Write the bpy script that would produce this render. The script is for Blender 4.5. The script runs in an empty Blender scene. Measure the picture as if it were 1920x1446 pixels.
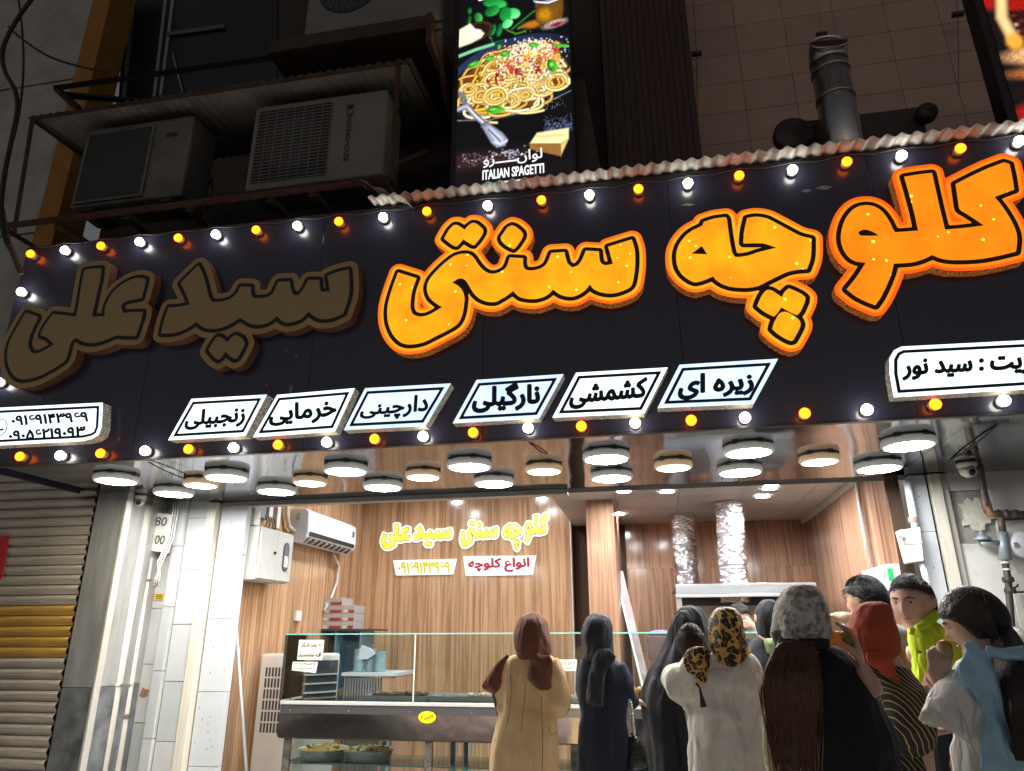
import bpy, bmesh, math, random
import numpy as np
from mathutils import Vector, Matrix, Euler
from mathutils.geometry import tessellate_polygon
random.seed(7); np.random.seed(7)
SC = bpy.context.scene
COL = SC.collection
# ---------------------------------------------------------------- camera
CZ = 1.48                       # camera height, metres; camera stands at x = y = 0
FPX = 1333.0                    # focal length in photo pixels (photo 1920 x 1446)
PITCH, YAW, ROLL = map(math.radians, (19.385, 10.696, -0.199))
_f0 = Vector((-math.sin(YAW), math.cos(YAW), 0)); _r0 = Vector((math.cos(YAW), math.sin(YAW), 0))
FW = math.cos(PITCH)*_f0 + math.sin(PITCH)*Vector((0, 0, 1))
_u0 = _r0.cross(FW)
RI = math.cos(ROLL)*_r0 + math.sin(ROLL)*_u0
UP = -math.sin(ROLL)*_r0 + math.cos(ROLL)*_u0
cam_d = bpy.data.cameras.new('camera'); cam = bpy.data.objects.new('camera', cam_d); COL.objects.link(cam)
cam_d.sensor_fit = 'HORIZONTAL'; cam_d.sensor_width = 36.0; cam_d.lens = 36.0*FPX/1920.0
cam_d.clip_start = 0.05; cam_d.clip_end = 500
_m = Matrix((RI, UP, -FW)).transposed().to_4x4(); _m.translation = Vector((0, 0, CZ)); cam.matrix_world = _m
SC.camera = cam
# ---------------------------------------------------------------- night sky, exposure
w = bpy.data.worlds.new('World'); SC.world = w; w.use_nodes = True
nt = w.node_tree; sky = nt.nodes.new('ShaderNodeTexSky'); sky.sky_type = 'NISHITA'; sky.sun_disc = False
sky.sun_elevation = math.radians(-1.0); sky.sun_rotation = math.radians(180)
hsv = nt.nodes.new('ShaderNodeHueSaturation'); hsv.inputs['Saturation'].default_value = .35; nt.links.new(sky.outputs[0], hsv.inputs['Color']); nt.links.new(hsv.outputs[0], nt.nodes['Background'].inputs[0]); nt.nodes['Background'].inputs[1].default_value = 0.3
SC.view_settings.view_transform = 'Standard'; SC.view_settings.look = 'None'
SC.view_settings.exposure = 0.22; SC.view_settings.gamma = 1.0
SC.cycles.use_denoising = True
SC.cycles.max_bounces = 8; SC.cycles.diffuse_bounces = 4; SC.cycles.glossy_bounces = 4; SC.cycles.transmission_bounces = 6
SC.cycles.transparent_max_bounces = 12; SC.cycles.sample_clamp_indirect = 4.0; SC.cycles.blur_glossy = 0.5
SC.cycles.caustics_reflective = False; SC.cycles.caustics_refractive = False
# ---------------------------------------------------------------- pixels -> points on known planes
def ray(px, py): return FW + RI*((px-960.0)/FPX) - UP*((py-723.0)/FPX)
def aY(px, py, Y): d = ray(px, py); t = Y/d.y; return Vector((d.x*t, Y, CZ+d.z*t))
def aZ(px, py, Z): d = ray(px, py); t = (Z-CZ)/d.z; return Vector((d.x*t, d.y*t, Z))
def aX(px, py, X): d = ray(px, py); t = X/d.x; return Vector((X, d.y*t, CZ+d.z*t))
def scale_at(p): return FPX/((Vector(p)-Vector((0, 0, CZ))).dot(FW))      # photo pixels per metre at a point
# ---------------------------------------------------------------- materials
MATS = {}
def mat(name, col=(.5, .5, .5), rough=.5, metal=0., emit=None, strength=1., spec=.5, var=0., vscale=8., vstretch=(1, 1, 1),
        bump=0., bscale=40., col2=None, alpha=None, trans=0., ior=1.45, coat=0., sheen=0., detail=4., thr=None, brough=None):
    if name in MATS: return MATS[name]
    m = bpy.data.materials.new(name); MATS[name] = m; m.use_nodes = True
    N = m.node_tree; b = N.nodes['Principled BSDF']; L = N.links.new
    b.inputs['Base Color'].default_value = (*col, 1); b.inputs['Roughness'].default_value = rough
    b.inputs['Metallic'].default_value = metal; b.inputs['Specular IOR Level'].default_value = spec
    b.inputs['IOR'].default_value = ior; b.inputs['Transmission Weight'].default_value = trans
    b.inputs['Coat Weight'].default_value = coat; b.inputs['Sheen Weight'].default_value = sheen
    if emit: b.inputs['Emission Color'].default_value = (*emit, 1); b.inputs['Emission Strength'].default_value = strength
    if alpha is not None: b.inputs['Alpha'].default_value = alpha
    if var or col2 or bump:
        tc = N.nodes.new('ShaderNodeTexCoord'); mp = N.nodes.new('ShaderNodeMapping'); mp.inputs['Scale'].default_value = vstretch
        L(tc.outputs['Object'], mp.inputs['Vector'])
    if var or col2:
        nz = N.nodes.new('ShaderNodeTexNoise'); nz.inputs['Scale'].default_value = vscale; nz.inputs['Detail'].default_value = detail
        nz.inputs['Roughness'].default_value = .6
        L(mp.outputs[0], nz.inputs['Vector'])
        rp = N.nodes.new('ShaderNodeValToRGB')
        lo, hi = thr or (.3, .7)
        rp.color_ramp.elements[0].position = lo; rp.color_ramp.elements[1].position = hi
        c2 = col2 or tuple(c*(1-var) for c in col); c1 = col if col2 else tuple(min(1, c*(1+var*.6)) for c in col)
        rp.color_ramp.elements[0].color = (*c2, 1); rp.color_ramp.elements[1].color = (*c1, 1)
        L(nz.outputs['Fac'], rp.inputs['Fac']); L(rp.outputs['Color'], b.inputs['Base Color'])
        if brough:
            mr = N.nodes.new('ShaderNodeMapRange'); mr.inputs['To Min'].default_value = brough[0]; mr.inputs['To Max'].default_value = brough[1]
            L(nz.outputs['Fac'], mr.inputs['Value']); L(mr.outputs[0], b.inputs['Roughness'])
    if bump:
        n2 = N.nodes.new('ShaderNodeTexNoise'); n2.inputs['Scale'].default_value = bscale; n2.inputs['Detail'].default_value = 3
        L(mp.outputs[0], n2.inputs['Vector'])
        bp = N.nodes.new('ShaderNodeBump'); bp.inputs['Strength'].default_value = bump; bp.inputs['Distance'].default_value = .02
        L(n2.outputs['Fac'], bp.inputs['Height']); L(bp.outputs[0], b.inputs['Normal'])
    return m
def emat(name, col, strength, var=0., vscale=6., col2=None):
    """a surface that gives off light"""
    if name in MATS: return MATS[name]
    m = bpy.data.materials.new(name); MATS[name] = m; m.use_nodes = True; N = m.node_tree; L = N.links.new
    b = N.nodes['Principled BSDF']; b.inputs['Base Color'].default_value = (*[c*.3 for c in col], 1); b.inputs['Roughness'].default_value = .35
    b.inputs['Emission Color'].default_value = (*col, 1); b.inputs['Emission Strength'].default_value = strength
    if var or col2:
        tc = N.nodes.new('ShaderNodeTexCoord'); nz = N.nodes.new('ShaderNodeTexNoise'); nz.inputs['Scale'].default_value = vscale
        nz.inputs['Detail'].default_value = 3
        L(tc.outputs['Object'], nz.inputs['Vector']); rp = N.nodes.new('ShaderNodeValToRGB')
        rp.color_ramp.elements[0].position = .3; rp.color_ramp.elements[1].position = .72
        rp.color_ramp.elements[0].color = (*(col2 or [c*(1-var) for c in col]), 1); rp.color_ramp.elements[1].color = (*col, 1)
        L(nz.outputs['Fac'], rp.inputs['Fac']); L(rp.outputs['Color'], b.inputs['Emission Color'])
    return m
def vcol_mat(name, strength):
    m = bpy.data.materials.new(name); m.use_nodes = True; N = m.node_tree; b = N.nodes['Principled BSDF']
    a = N.nodes.new('ShaderNodeVertexColor'); a.layer_name = 'print'
    N.links.new(a.outputs['Color'], b.inputs['Emission Color']); b.inputs['Emission Strength'].default_value = strength
    b.inputs['Base Color'].default_value = (.02, .02, .02, 1); b.inputs['Roughness'].default_value = .12
    return m
def wood(name, c1, c2, rough=.28, tone=1., stretch=(7, 7, .35), seed=0.):
    if name in MATS: return MATS[name]
    m = bpy.data.materials.new(name); MATS[name] = m; m.use_nodes = True; N = m.node_tree; L = N.links.new; b = N.nodes['Principled BSDF']
    tc = N.nodes.new('ShaderNodeTexCoord'); mp = N.nodes.new('ShaderNodeMapping'); mp.inputs['Scale'].default_value = stretch
    oi = N.nodes.new('ShaderNodeObjectInfo'); ad = N.nodes.new('ShaderNodeVectorMath'); ad.operation = 'ADD'
    ml = N.nodes.new('ShaderNodeMath'); ml.operation = 'MULTIPLY'; ml.inputs[1].default_value = 37.0
    L(oi.outputs['Random'], ml.inputs[0]); L(tc.outputs['Object'], ad.inputs[0]); L(ml.outputs[0], ad.inputs[1]); L(ad.outputs[0], mp.inputs['Vector'])
    nz = N.nodes.new('ShaderNodeTexNoise'); nz.inputs['Scale'].default_value = 2.2; nz.inputs['Detail'].default_value = 6; nz.inputs['Roughness'].default_value = .62
    nz.inputs['Distortion'].default_value = .25
    L(mp.outputs[0], nz.inputs['Vector'])
    rp = N.nodes.new('ShaderNodeValToRGB'); e = rp.color_ramp.elements
    e[0].position = .3; e[1].position = .68; e[0].color = (*c2, 1); e[1].color = (*c1, 1)
    k = e.new(.46); k.color = (*[(a*.35+b_*.65) for a, b_ in zip(c1, c2)], 1); k = e.new(.52); k.color = (*[(a*.8+b_*.2) for a, b_ in zip(c1, c2)], 1)
    L(nz.outputs['Fac'], rp.inputs['Fac'])
    hv = N.nodes.new('ShaderNodeHueSaturation'); mr = N.nodes.new('ShaderNodeMapRange'); mr.inputs['To Min'].default_value = .82; mr.inputs['To Max'].default_value = 1.14
    L(oi.outputs['Random'], mr.inputs['Value']); L(mr.outputs[0], hv.inputs['Value']); L(rp.outputs['Color'], hv.inputs['Color'])
    L(hv.outputs['Color'], b.inputs['Base Color']); b.inputs['Roughness'].default_value = rough
    return m
def glass(name, tint=(.93, .97, .96), rough=.0, refl=.09):
    """thin pane: mostly see-through, mirror-like at a slant"""
    if name in MATS: return MATS[name]
    m = bpy.data.materials.new(name); MATS[name] = m; m.use_nodes = True; N = m.node_tree; L = N.links.new
    N.nodes.remove(N.nodes['Principled BSDF']); o = N.nodes['Material Output']
    t = N.nodes.new('ShaderNodeBsdfTransparent'); t.inputs[0].default_value = (*tint, 1)
    g = N.nodes.new('ShaderNodeBsdfGlossy'); g.inputs['Roughness'].default_value = .02
    f = N.nodes.new('ShaderNodeFresnel'); f.inputs['IOR'].default_value = 1.5
    mx = N.nodes.new('ShaderNodeMixShader'); L(f.outputs[0], mx.inputs[0]); L(t.outputs[0], mx.inputs[1]); L(g.outputs[0], mx.inputs[2]); L(mx.outputs[0], o.inputs['Surface'])
    return m
# ---------------------------------------------------------------- mesh builder
def inside(p, lp):
    c = False; n = len(lp)
    for i in range(n):
        (x1, y1), (x2, y2) = lp[i], lp[i-1]
        if (y1 > p[1]) != (y2 > p[1]) and p[0] < (x2-x1)*(p[1]-y1)/(y2-y1)+x1: c = not c
    return c
class MB:
    def __init__(s): s.v = []; s.f = []
    def add(s, vs, fs):
        k = len(s.v); s.v += [tuple(p) for p in vs]; s.f += [tuple(i+k for i in f) for f in fs]; return s
    def box(s, x0, x1, y0, y1, z0, z1, M=None):
        vs = [Vector((x, y, z)) for z in (z0, z1) for y in (y0, y1) for x in (x0, x1)]
        if M: vs = [M @ p for p in vs]
        return s.add(vs, [(0, 2, 3, 1), (4, 5, 7, 6), (0, 1, 5, 4), (2, 6, 7, 3), (0, 4, 6, 2), (1, 3, 7, 5)])
    def hexa(s, q0, q1):      # two quads, front and back, same winding
        vs = list(q0)+list(q1)
        return s.add(vs, [(3, 2, 1, 0), (4, 5, 6, 7), (0, 1, 5, 4), (1, 2, 6, 5), (2, 3, 7, 6), (3, 0, 4, 7)])
    def tube(s, pts, r, n=8, cap=True):
        pts = [Vector(p) for p in pts]; R = r if hasattr(r, '__len__') else [r]*len(pts)
        rings = []; prev = None
        for i, p in enumerate(pts):
            t = (pts[min(i+1, len(pts)-1)]-pts[max(i-1, 0)]).normalized()
            if prev is None:
                a = t.cross(Vector((0, 0, 1))); a = a if a.length > .05 else t.cross(Vector((1, 0, 0)))
            else: a = prev - t*prev.dot(t)
            a.normalize(); prev = a; b = t.cross(a)
            rings.append([p + (a*math.cos(q)+b*math.sin(q))*R[i] for q in (2*math.pi*k/n for k in range(n))])
        return s.rings(rings, cap)
    def rings(s, rings, cap=True, closed=True):
        n = len(rings[0]); k = len(s.v)
        for rg in rings: s.v += [tuple(p) for p in rg]
        for i in range(len(rings)-1):
            for j in range(n if closed else n-1):
                a = k+i*n+j; b = k+i*n+(j+1) % n; s.f.append((a, b, b+n, a+n))
        if cap: s.f.append(tuple(k+j for j in range(n))[::-1]); s.f.append(tuple(k+(len(rings)-1)*n+j for j in range(n)))
        return s
    def lathe(s, prof, c, n=24, axis='Z', cap=True):
        rings = []
        for r, h in prof:
            rg = []
            for k in range(n):
                q = 2*math.pi*k/n; a, b = r*math.cos(q), r*math.sin(q)
                rg.append(Vector(c)+(Vector((a, b, h)) if axis == 'Z' else Vector((a, -h, b)) if axis == 'Y' else Vector((h, a, b))))
            rings.append(rg)
        return s.rings(rings, cap)
    def ball(s, c, r, n=12, m=8, sc=(1, 1, 1), M=None):
        rings = []
        for i in range(m+1):
            t = math.pi*i/m; rr = max(math.sin(t), .02)
            rg = [Vector((rr*math.cos(2*math.pi*k/n)*r*sc[0], rr*math.sin(2*math.pi*k/n)*r*sc[1], -math.cos(t)*r*sc[2])) for k in range(n)]
            rings.append([Vector(c)+((M @ p) if M else p) for p in rg])
        return s.rings(rings, True)
    def prism(s, loops, y0, y1, caps=True):
        """loops: list of closed [(x,z)] outlines on a plane y = const; outer and hole loops together; extruded y0 (front) .. y1"""
        flat = [p for lp in loops for p in lp]; off = [0]
        for lp in loops: off.append(off[-1]+len(lp))
        dep = [sum(inside(lp[0], o) for o in loops if o is not lp) for lp in loops]; tri = []
        for i, lp in enumerate(loops):
            if dep[i] % 2: continue
            grp = [i]+[j for j in range(len(loops)) if dep[j] == dep[i]+1 and inside(loops[j][0], lp)]
            idx = [off[g]+q for g in grp for q in range(len(loops[g]))]
            tri += [tuple(idx[q] for q in t) for t in tessellate_polygon([[Vector((p[0], p[1], 0)) for p in loops[g]] for g in grp])]
        k = len(s.v); n = len(flat)
        s.v += [(p[0], y0, p[1]) for p in flat]
        s.f += [tuple(k+i for i in t) for t in tri]
        if y1 is not None:
            s.v += [(p[0], y1, p[1]) for p in flat]
            o = 0
            for lp in loops:
                m = len(lp)
                for i in range(m):
                    a = k+o+i; b = k+o+(i+1) % m; s.f.append((a, b, b+n, a+n))
                o += m
            s.f += [tuple(k+n+i for i in t)[::-1] for t in tri]
        return s
    def mesh(s, name):
        me = bpy.data.meshes.new(name); me.from_pydata([tuple(p) for p in s.v], [], s.f); me.update(); return me
    def obj(s, name, m, parent=None, smooth=False, bevel=0., fix=True, seg=2):
        me = s.mesh(name)
        if fix:
            bm = bmesh.new(); bm.from_mesh(me); bmesh.ops.recalc_face_normals(bm, faces=bm.faces); bm.to_mesh(me); bm.free()
        return put(name, me, m, parent, smooth, bevel, seg)
def put(name, me, m, parent=None, smooth=False, bevel=0., seg=2):
    if m is not None and not me.materials: me.materials.append(m)
    if smooth:
        for p in me.polygons: p.use_smooth = True
    o = bpy.data.objects.new(name, me); COL.objects.link(o)
    if parent: attach(o, parent)
    if bevel:
        b = o.modifiers.new('bevel', 'BEVEL'); b.width = bevel; b.segments = seg; b.limit_method = 'ANGLE'; b.angle_limit = math.radians(40)
    return o
def wmat(o):
    m = o.matrix_basis.copy()
    if o.parent: m = wmat(o.parent) @ o.matrix_parent_inverse @ m
    return m
def attach(o, parent): o.parent = parent; o.matrix_parent_inverse = wmat(parent).inverted()
def tag(o, label, cat, group=None, kind=None):
    if label: o['label'] = label
    if cat: o['category'] = cat
    if group: o['group'] = group
    if kind: o['kind'] = kind
    return o
def thing(name, label, cat, loc=(0, 0, 0), group=None):
    o = bpy.data.objects.new(name, None); COL.objects.link(o); o.location = loc; o.empty_display_size = .1
    return tag(o, label, cat, group)
def struct(o): o['kind'] = 'structure'; return o
def copy_tree(src, loc, label, group=None):
    r = src.copy(); COL.objects.link(r); r.location = loc; r['label'] = label
    if group: r['group'] = group
    def rec(a, b):
        for ch in a.children:
            c = ch.copy(); COL.objects.link(c); c.parent = b; c.matrix_parent_inverse = ch.matrix_parent_inverse; rec(ch, c)
    rec(src, r); return r
ORD = ['first', 'second', 'third', 'fourth', 'fifth', 'sixth', 'seventh', 'eighth', 'ninth', 'tenth', 'eleventh', 'twelfth', 'thirteenth', 'fourteenth']
# ---------------------------------------------------------------- outlines: smoothing, offset contours
def smooth_loop(pts, sub=4, sharp=48):
    pts = [Vector((p[0], p[1])) for p in pts]; n = len(pts); out = []
    corner = []
    for i in range(n):
        a = pts[i]-pts[i-1]; b = pts[(i+1) % n]-pts[i]
        corner.append(abs(a.angle_signed(b)) > math.radians(sharp) if a.length > 1e-9 and b.length > 1e-9 else False)
    for i in range(n):
        p0, p1, p2, p3 = pts[i-1], pts[i], pts[(i+1) % n], pts[(i+2) % n]
        t1 = (p2-p1) if corner[i] else (p2-p0)*.5; t2 = (p2-p1) if corner[(i+1) % n] else (p3-p1)*.5
        ln = (p2-p1).length
        if t1.length > ln: t1 = t1*(ln/t1.length)
        if t2.length > ln: t2 = t2*(ln/t2.length)
        for k in range(sub):
            t = k/sub; h = 2*t**3-3*t**2+1
            q = p1*h + t1*(t**3-2*t**2+t) + p2*(1-h) + t2*(t**3-t**2)
            out.append((q.x, q.y))
    return out
def sdf_grid(loops, pad, step):
    allp = np.array([p for lp in loops for p in lp]); lo = allp.min(0)-pad; hi = allp.max(0)+pad
    xs = np.arange(lo[0], hi[0]+step, step); ys = np.arange(lo[1], hi[1]+step, step); X, Y = np.meshgrid(xs, ys)
    d2 = np.full(X.shape, 1e9); ins = np.zeros(X.shape, bool)
    for lp in loops:
        a = np.array(lp); b = np.roll(a, -1, 0)
        for (ax, ay), (bx, by) in zip(a, b):
            ex, ey = bx-ax, by-ay; L2 = ex*ex+ey*ey
            if L2 < 1e-14: continue
            t = np.clip(((X-ax)*ex+(Y-ay)*ey)/L2, 0, 1); d2 = np.minimum(d2, (X-ax-t*ex)**2+(Y-ay-t*ey)**2)
            if ay != by:
                c = (Y >= min(ay, by)) & (Y < max(ay, by)); ins ^= c & (X < ax+(Y-ay)*ex/ey)
    d = np.sqrt(d2); d[ins] *= -1
    return xs, ys, d
def contours(xs, ys, d, lev):
    g = d-lev; s = g < 0; seg = {}
    c = s[:-1, :-1].astype(int)+s[:-1, 1:]+s[1:, :-1]+s[1:, 1:]
    jj, ii = np.nonzero((c > 0) & (c < 4))
    def pt(e):
        i, j, k = e
        if k == 0: t = g[j, i]/(g[j, i]-g[j, i+1]); return (xs[i]+t*(xs[i+1]-xs[i]), ys[j])
        t = g[j, i]/(g[j, i]-g[j+1, i]); return (xs[i], ys[j]+t*(ys[j+1]-ys[j]))
    for j, i in zip(jj.tolist(), ii.tolist()):
        a, b, cc, dd = s[j, i], s[j, i+1], s[j+1, i+1], s[j+1, i]
        E0, E1, E2, E3 = (i, j, 0), (i+1, j, 1), (i, j+1, 0), (i, j, 1)
        code = a+2*b+4*cc+8*dd
        tab = {1: [(E3, E0)], 2: [(E0, E1)], 3: [(E3, E1)], 4: [(E1, E2)], 5: [(E3, E2), (E1, E0)], 6: [(E0, E2)], 7: [(E3, E2)],
               8: [(E2, E3)], 9: [(E2, E0)], 10: [(E0, E3), (E2, E1)], 11: [(E2, E1)], 12: [(E1, E3)], 13: [(E1, E0)], 14: [(E0, E3)]}
        for p, q in tab.get(int(code), []): seg[p] = q
    loops = []
    while seg:
        st = next(iter(seg)); lp = [st]; cur = seg.pop(st)
        while cur != st and cur in seg: lp.append(cur); cur = seg.pop(cur)
        if len(lp) > 8:
            pp = [pt(e) for e in lp]
            # thin out nearly straight runs
            out = [pp[0]]
            for k in range(1, len(pp)-1):
                u = Vector(pp[k])-Vector(out[-1]); v2 = Vector(pp[k+1])-Vector(pp[k])
                if u.length < (xs[1]-xs[0])*.6: continue
                if abs(u.x*v2.y-u.y*v2.x) > .03*u.length*v2.length or u.length > .12: out.append(pp[k])
            if len(out) > 3: loops.append(out)
    return loops
# ---------------------------------------------------------------- lettering (joined letter forms set left to right)
FORMS = {'ا': 'ﺍﺍﺎﺎ', 'آ': 'ﺁﺁﺂﺂ', 'ب': 'ﺏﺑﺒﺐ', 'پ': 'ﭖﭘﭙﭗ', 'ت': 'ﺕﺗﺘﺖ', 'ج': 'ﺝﺟﺠﺞ', 'چ': 'ﭺﭼﭽﭻ', 'خ': 'ﺥﺧﺨﺦ', 'د': 'ﺩﺩﺪﺪ',
         'ر': 'ﺭﺭﺮﺮ', 'ز': 'ﺯﺯﺰﺰ', 'س': 'ﺱﺳﺴﺲ', 'ش': 'ﺵﺷﺸﺶ', 'ص': 'ﺹﺻﺼﺺ', 'ع': 'ﻉﻋﻌﻊ', 'ف': 'ﻑﻓﻔﻒ', 'ک': 'ﮎﮐﮑﮏ', 'گ': 'ﮒﮔﮕﮓ', 'ل': 'ﻝﻟﻠﻞ',
         'م': 'ﻡﻣﻤﻢ', 'ن': 'ﻥﻧﻨﻦ', 'و': 'ﻭﻭﻮﻮ', 'ه': 'ﻩﻫﻬﻪ', 'ی': 'ﯼﯾﯿﯽ', 'ط': 'ﻁﻃﻄﻂ', 'ض': 'ﺽﺿﻀﺾ'}
NOJOIN = set('اآدرزو')
def shape(s):
    out = []
    for i, ch in enumerate(s):
        if ch not in FORMS: out.append(ch); continue
        pj = i > 0 and s[i-1] in FORMS and s[i-1] not in NOJOIN
        nj = ch not in NOJOIN and i+1 < len(s) and s[i+1] in FORMS
        out.append(FORMS[ch][0 if not pj and not nj else 1 if not pj else 2 if nj else 3])
    if all(c.isdigit() or c in '-: ' or '\u06f0' <= c <= '\u06f9' for c in s): return ''.join(out)
    return ''.join(reversed(out))
_tc = {}
def text_mesh(s, bold=.012, thick=.0):
    key = (s, bold)
    if key not in _tc:
        c = bpy.data.curves.new('text', 'FONT'); c.body = s; c.offset = bold; c.resolution_u = 3; c.fill_mode = 'FRONT'
        o = bpy.data.objects.new('text', c); COL.objects.link(o)
        dg = bpy.context.evaluated_depsgraph_get(); dg.update()
        me = bpy.data.meshes.new_from_object(o.evaluated_get(dg))
        V = np.array([v.co[:2] for v in me.vertices]); F = [tuple(p.vertices) for p in me.polygons]
        bpy.data.objects.remove(o); bpy.data.curves.remove(c)
        V = (V-V.min(0))/(V.max(0)-V.min(0)); _tc[key] = (V, F)
    return _tc[key]
def text_on(name, s, quad, m, parent, bold=.012, arabic=True):
    """lettering stretched into quad (TL, TR, BR, BL as points); heavy weights by shifted copies, each a hair in front of the last"""
    V, F = text_mesh(shape(s) if arabic else s, min(bold, .012))
    TL, TR, BR, BL = [Vector(q) for q in quad]; nrm = (BL-TL).cross(TR-TL).normalized()*-.0002
    if nrm.y > 0: nrm = -nrm
    b = MB(); h = (TL-BL).length; w_ = (TR-TL).length; k = max(0, bold-.012)*h
    sh = [(0, 0)] if k <= 0 else [(0, 0), (1, 0), (-1, 0), (0, 1), (0, -1), (.7, .7), (-.7, -.7), (.7, -.7), (-.7, .7)]
    for i, (sx, sy) in enumerate(sh):
        o = (TR-TL)/w_*(sx*k)+(TL-BL)/h*(sy*k)+nrm*i
        b.add([(BL*(1-x)+BR*x)*(1-y)+(TL*(1-x)+TR*x)*y+o for x, y in V.tolist()], F)
    return b.obj(name, m, parent, fix=False)
# ================================================================ the setting
S = 2.60            # soffit height
YF = 4.10           # fascia face
YD = 5.70           # shop front line
M_plaster = mat('plaster_grey', (.42, .40, .37), .9, var=.25, vscale=3, bump=.3, bscale=60)
M_conc = mat('paving', (.50, .49, .46), .85, var=.3, vscale=6, bump=.2)
struct(MB().box(-40, 40, -60, -3.0, -.5, -.13).obj('road', mat('asphalt', (.05, .05, .052), .9, var=.4, vscale=30, bump=.4, bscale=200)))
struct(MB().box(-40, 40, -2.85, 5.66, -.5, 0).obj('pavement', M_conc))
struct(MB().box(-40, 40, -3.0, -2.85, -.5, .012).obj('kerb', mat('kerb_stone', (.33, .32, .3), .8, var=.2)))
struct(MB().box(-3.72, 2.2, 5.66, 9.6, -.3, .03).obj('shop_floor', mat('floor_tile', (.4, .38, .35), .25, var=.15, vscale=3)))

# ---- neighbouring building on the left, upper wall with ochre strip
YN = 5.25
nb = thing('neighbour_building', 'grey plastered building at the left edge with a vertical ochre strip', 'building', (-7, YN, 0))
xs0 = aY(180, 0, YN).x; xs1 = aY(213, 0, YN).x
seamz = [aY(70, 159, YN).z, aY(35, 440, YN).z]
zz = [2.95] + sorted(seamz) + [9.0]
for a, b in zip(zz[:-1], zz[1:]):
    MB().box(-16, xs0, YN, YN+.3, a+.012, b-.012).obj('wall_panel', M_plaster, nb)
MB().box(-16, xs0, YN+.03, YN+.28, 2.9, 9).obj('wall_core', mat('joint_black', (.02, .02, .02), .9), nb)
MB().box(xs0+.004, xs1, YN-.04, YN+.3, 2.95, 9).obj('ochre_strip', mat('ochre_plaster', (.36, .16, .035), .9, var=.25, vscale=5, bump=.25, bscale=70), nb)
MB().box(-16, -4.45, YN-.02, YN+.35, -.1, 2.95).obj('lower_wall', mat('dark_recess', (.05, .05, .05), .8), nb)

# ---- roller shutter
YS = 5.10
sh = thing('roller_shutter', 'closed grey roller shutter with a band of four yellow slats', 'shutter', (-6, YS, 0))
M_sl = mat('shutter_steel', (.56, .49, .41), .45, metal=.15, var=.25, vscale=5, vstretch=(.5, 1, 12), col2=(.33, .28, .23))
M_sy = mat('shutter_yellow', (.60, .34, .07), .45, metal=.2, var=.3, vscale=5, vstretch=(.5, 1, 10))
pitch = .0775; prof = [(0, .0), (.006, .012), (-.012, .03), (-.016, .046), (-.008, .062), (.008, .070), (.012, .0765)]
xl, xr = -8.0, aY(186, 928, YS).x-.02
zy = [aY(60, 1150, YS).z, aY(60, 1222, YS).z]
def slat_mesh(m):
    b = MB(); n = len(prof)
    for x in (xl, xr): b.v += [(x-xl, y, z) for y, z in prof]
    b.f = [(i, i+1, n+i+1, n+i) for i in range(n-1)]
    me = b.mesh('slat'); me.materials.append(m)
    for p in me.polygons: p.use_smooth = True
    return me
mg, my = slat_mesh(M_sl), slat_mesh(M_sy)
for k in range(37):
    z = .02+k*pitch
    o = put('slat', my if zy[1]-.01 < z+.03 < zy[0]+.02 else mg, None, None); o.location = (xl, YS, z); attach(o, sh)
MB().box(xl, xr, YS+.03, YS+.06, 0, 2.95).obj('backing', mat('joint_black'), sh)
rp = MB().hexa([aY(-40, 1008, YS-.03), aY(17, 1005, YS-.03), aY(3, 1087, YS-.03), aY(-40, 1087, YS-.03)], [p+Vector((0, .004, 0)) for p in [aY(-40, 1008, YS-.03), aY(17, 1005, YS-.03), aY(3, 1087, YS-.03), aY(-40, 1087, YS-.03)]]).obj('red_poster', mat('poster_red', (.45, .02, .03), .5, var=.2))
tag(rp, 'small red poster stuck on the grey roller shutter', 'poster')

# ---- steel pilaster beside the shutter
M_st = mat('brushed_steel', (.42, .41, .40), .42, metal=.55, var=.25, vscale=3, vstretch=(4, 4, .6), brough=(.3, .55))
M_ststain = mat('stained_steel', (.20, .205, .215), .5, metal=.5, var=.5, vscale=7, brough=(.35, .7))
pl = thing('steel_pilaster', 'grey sheet steel pilaster between roller shutter and drain pipe', 'pilaster', (-4.4, YS, 0))
xa, xb = aY(186, 928, YS).x, aY(237, 940, YS).x
zst = aY(150, 1290, YS).z
MB().box(xa, xb, YS-.01, YS+.55, zst+.003, 2.72).obj('upper_sheet', M_st, pl, bevel=.006)
MB().box(xa, xb, YS-.01, YS+.55, 0, zst).obj('stained_lower_sheet', M_ststain, pl, bevel=.006)
MB().box(xb+.001, xb+.022, YS-.016, YS+.05, 0, 2.72).obj('edge_trim', mat('trim_cream', (.42, .40, .36), .5, var=.1), pl, bevel=.003)

# ---- tiled pillar between pilaster and shop frame
YT = 5.62
tp = thing('tiled_pillar', 'white stone tiled pillar with drain pipes, left of the shop front', 'pillar', (-4, YT, 0))
M_tile = [mat('stone_tile_%d' % k, c, .3, var=.08, vscale=2.5) for k, c in enumerate([(.52, .53, .54), (.47, .49, .50), (.55, .55, .54)])]
def xat(zx, y=1201): return aY(zx/2.3107, y, YT).x
MB().box(xb+.02, xat(850), YT+.012, YT+.3, 0, 2.75).obj('mortar_bed', mat('grout', (.3, .29, .27), .9), tp)
for i, (u0, u1, pr, jj) in enumerate([(470, 588, .0, .1), (588, 690, .0, .35), (693, 735, .035, .62), (738, 838, .0, .22)]):
    x0, x1 = xat(u0), xat(u1); z = -.4+jj
    while z < 2.7:
        h = .44 if i != 2 else .5
        a, b = max(0, z), min(2.72, z+h-.005)
        if b-a > .02: MB().box(x0+.002, x1-.002, YT-pr, YT+.014, a, b).obj('tile', M_tile[random.randrange(3)], tp, bevel=.002)
        z += h
MB().box(xat(700), xat(730), YT-.034, YT-.030, 1.0, 1.0001)
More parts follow.
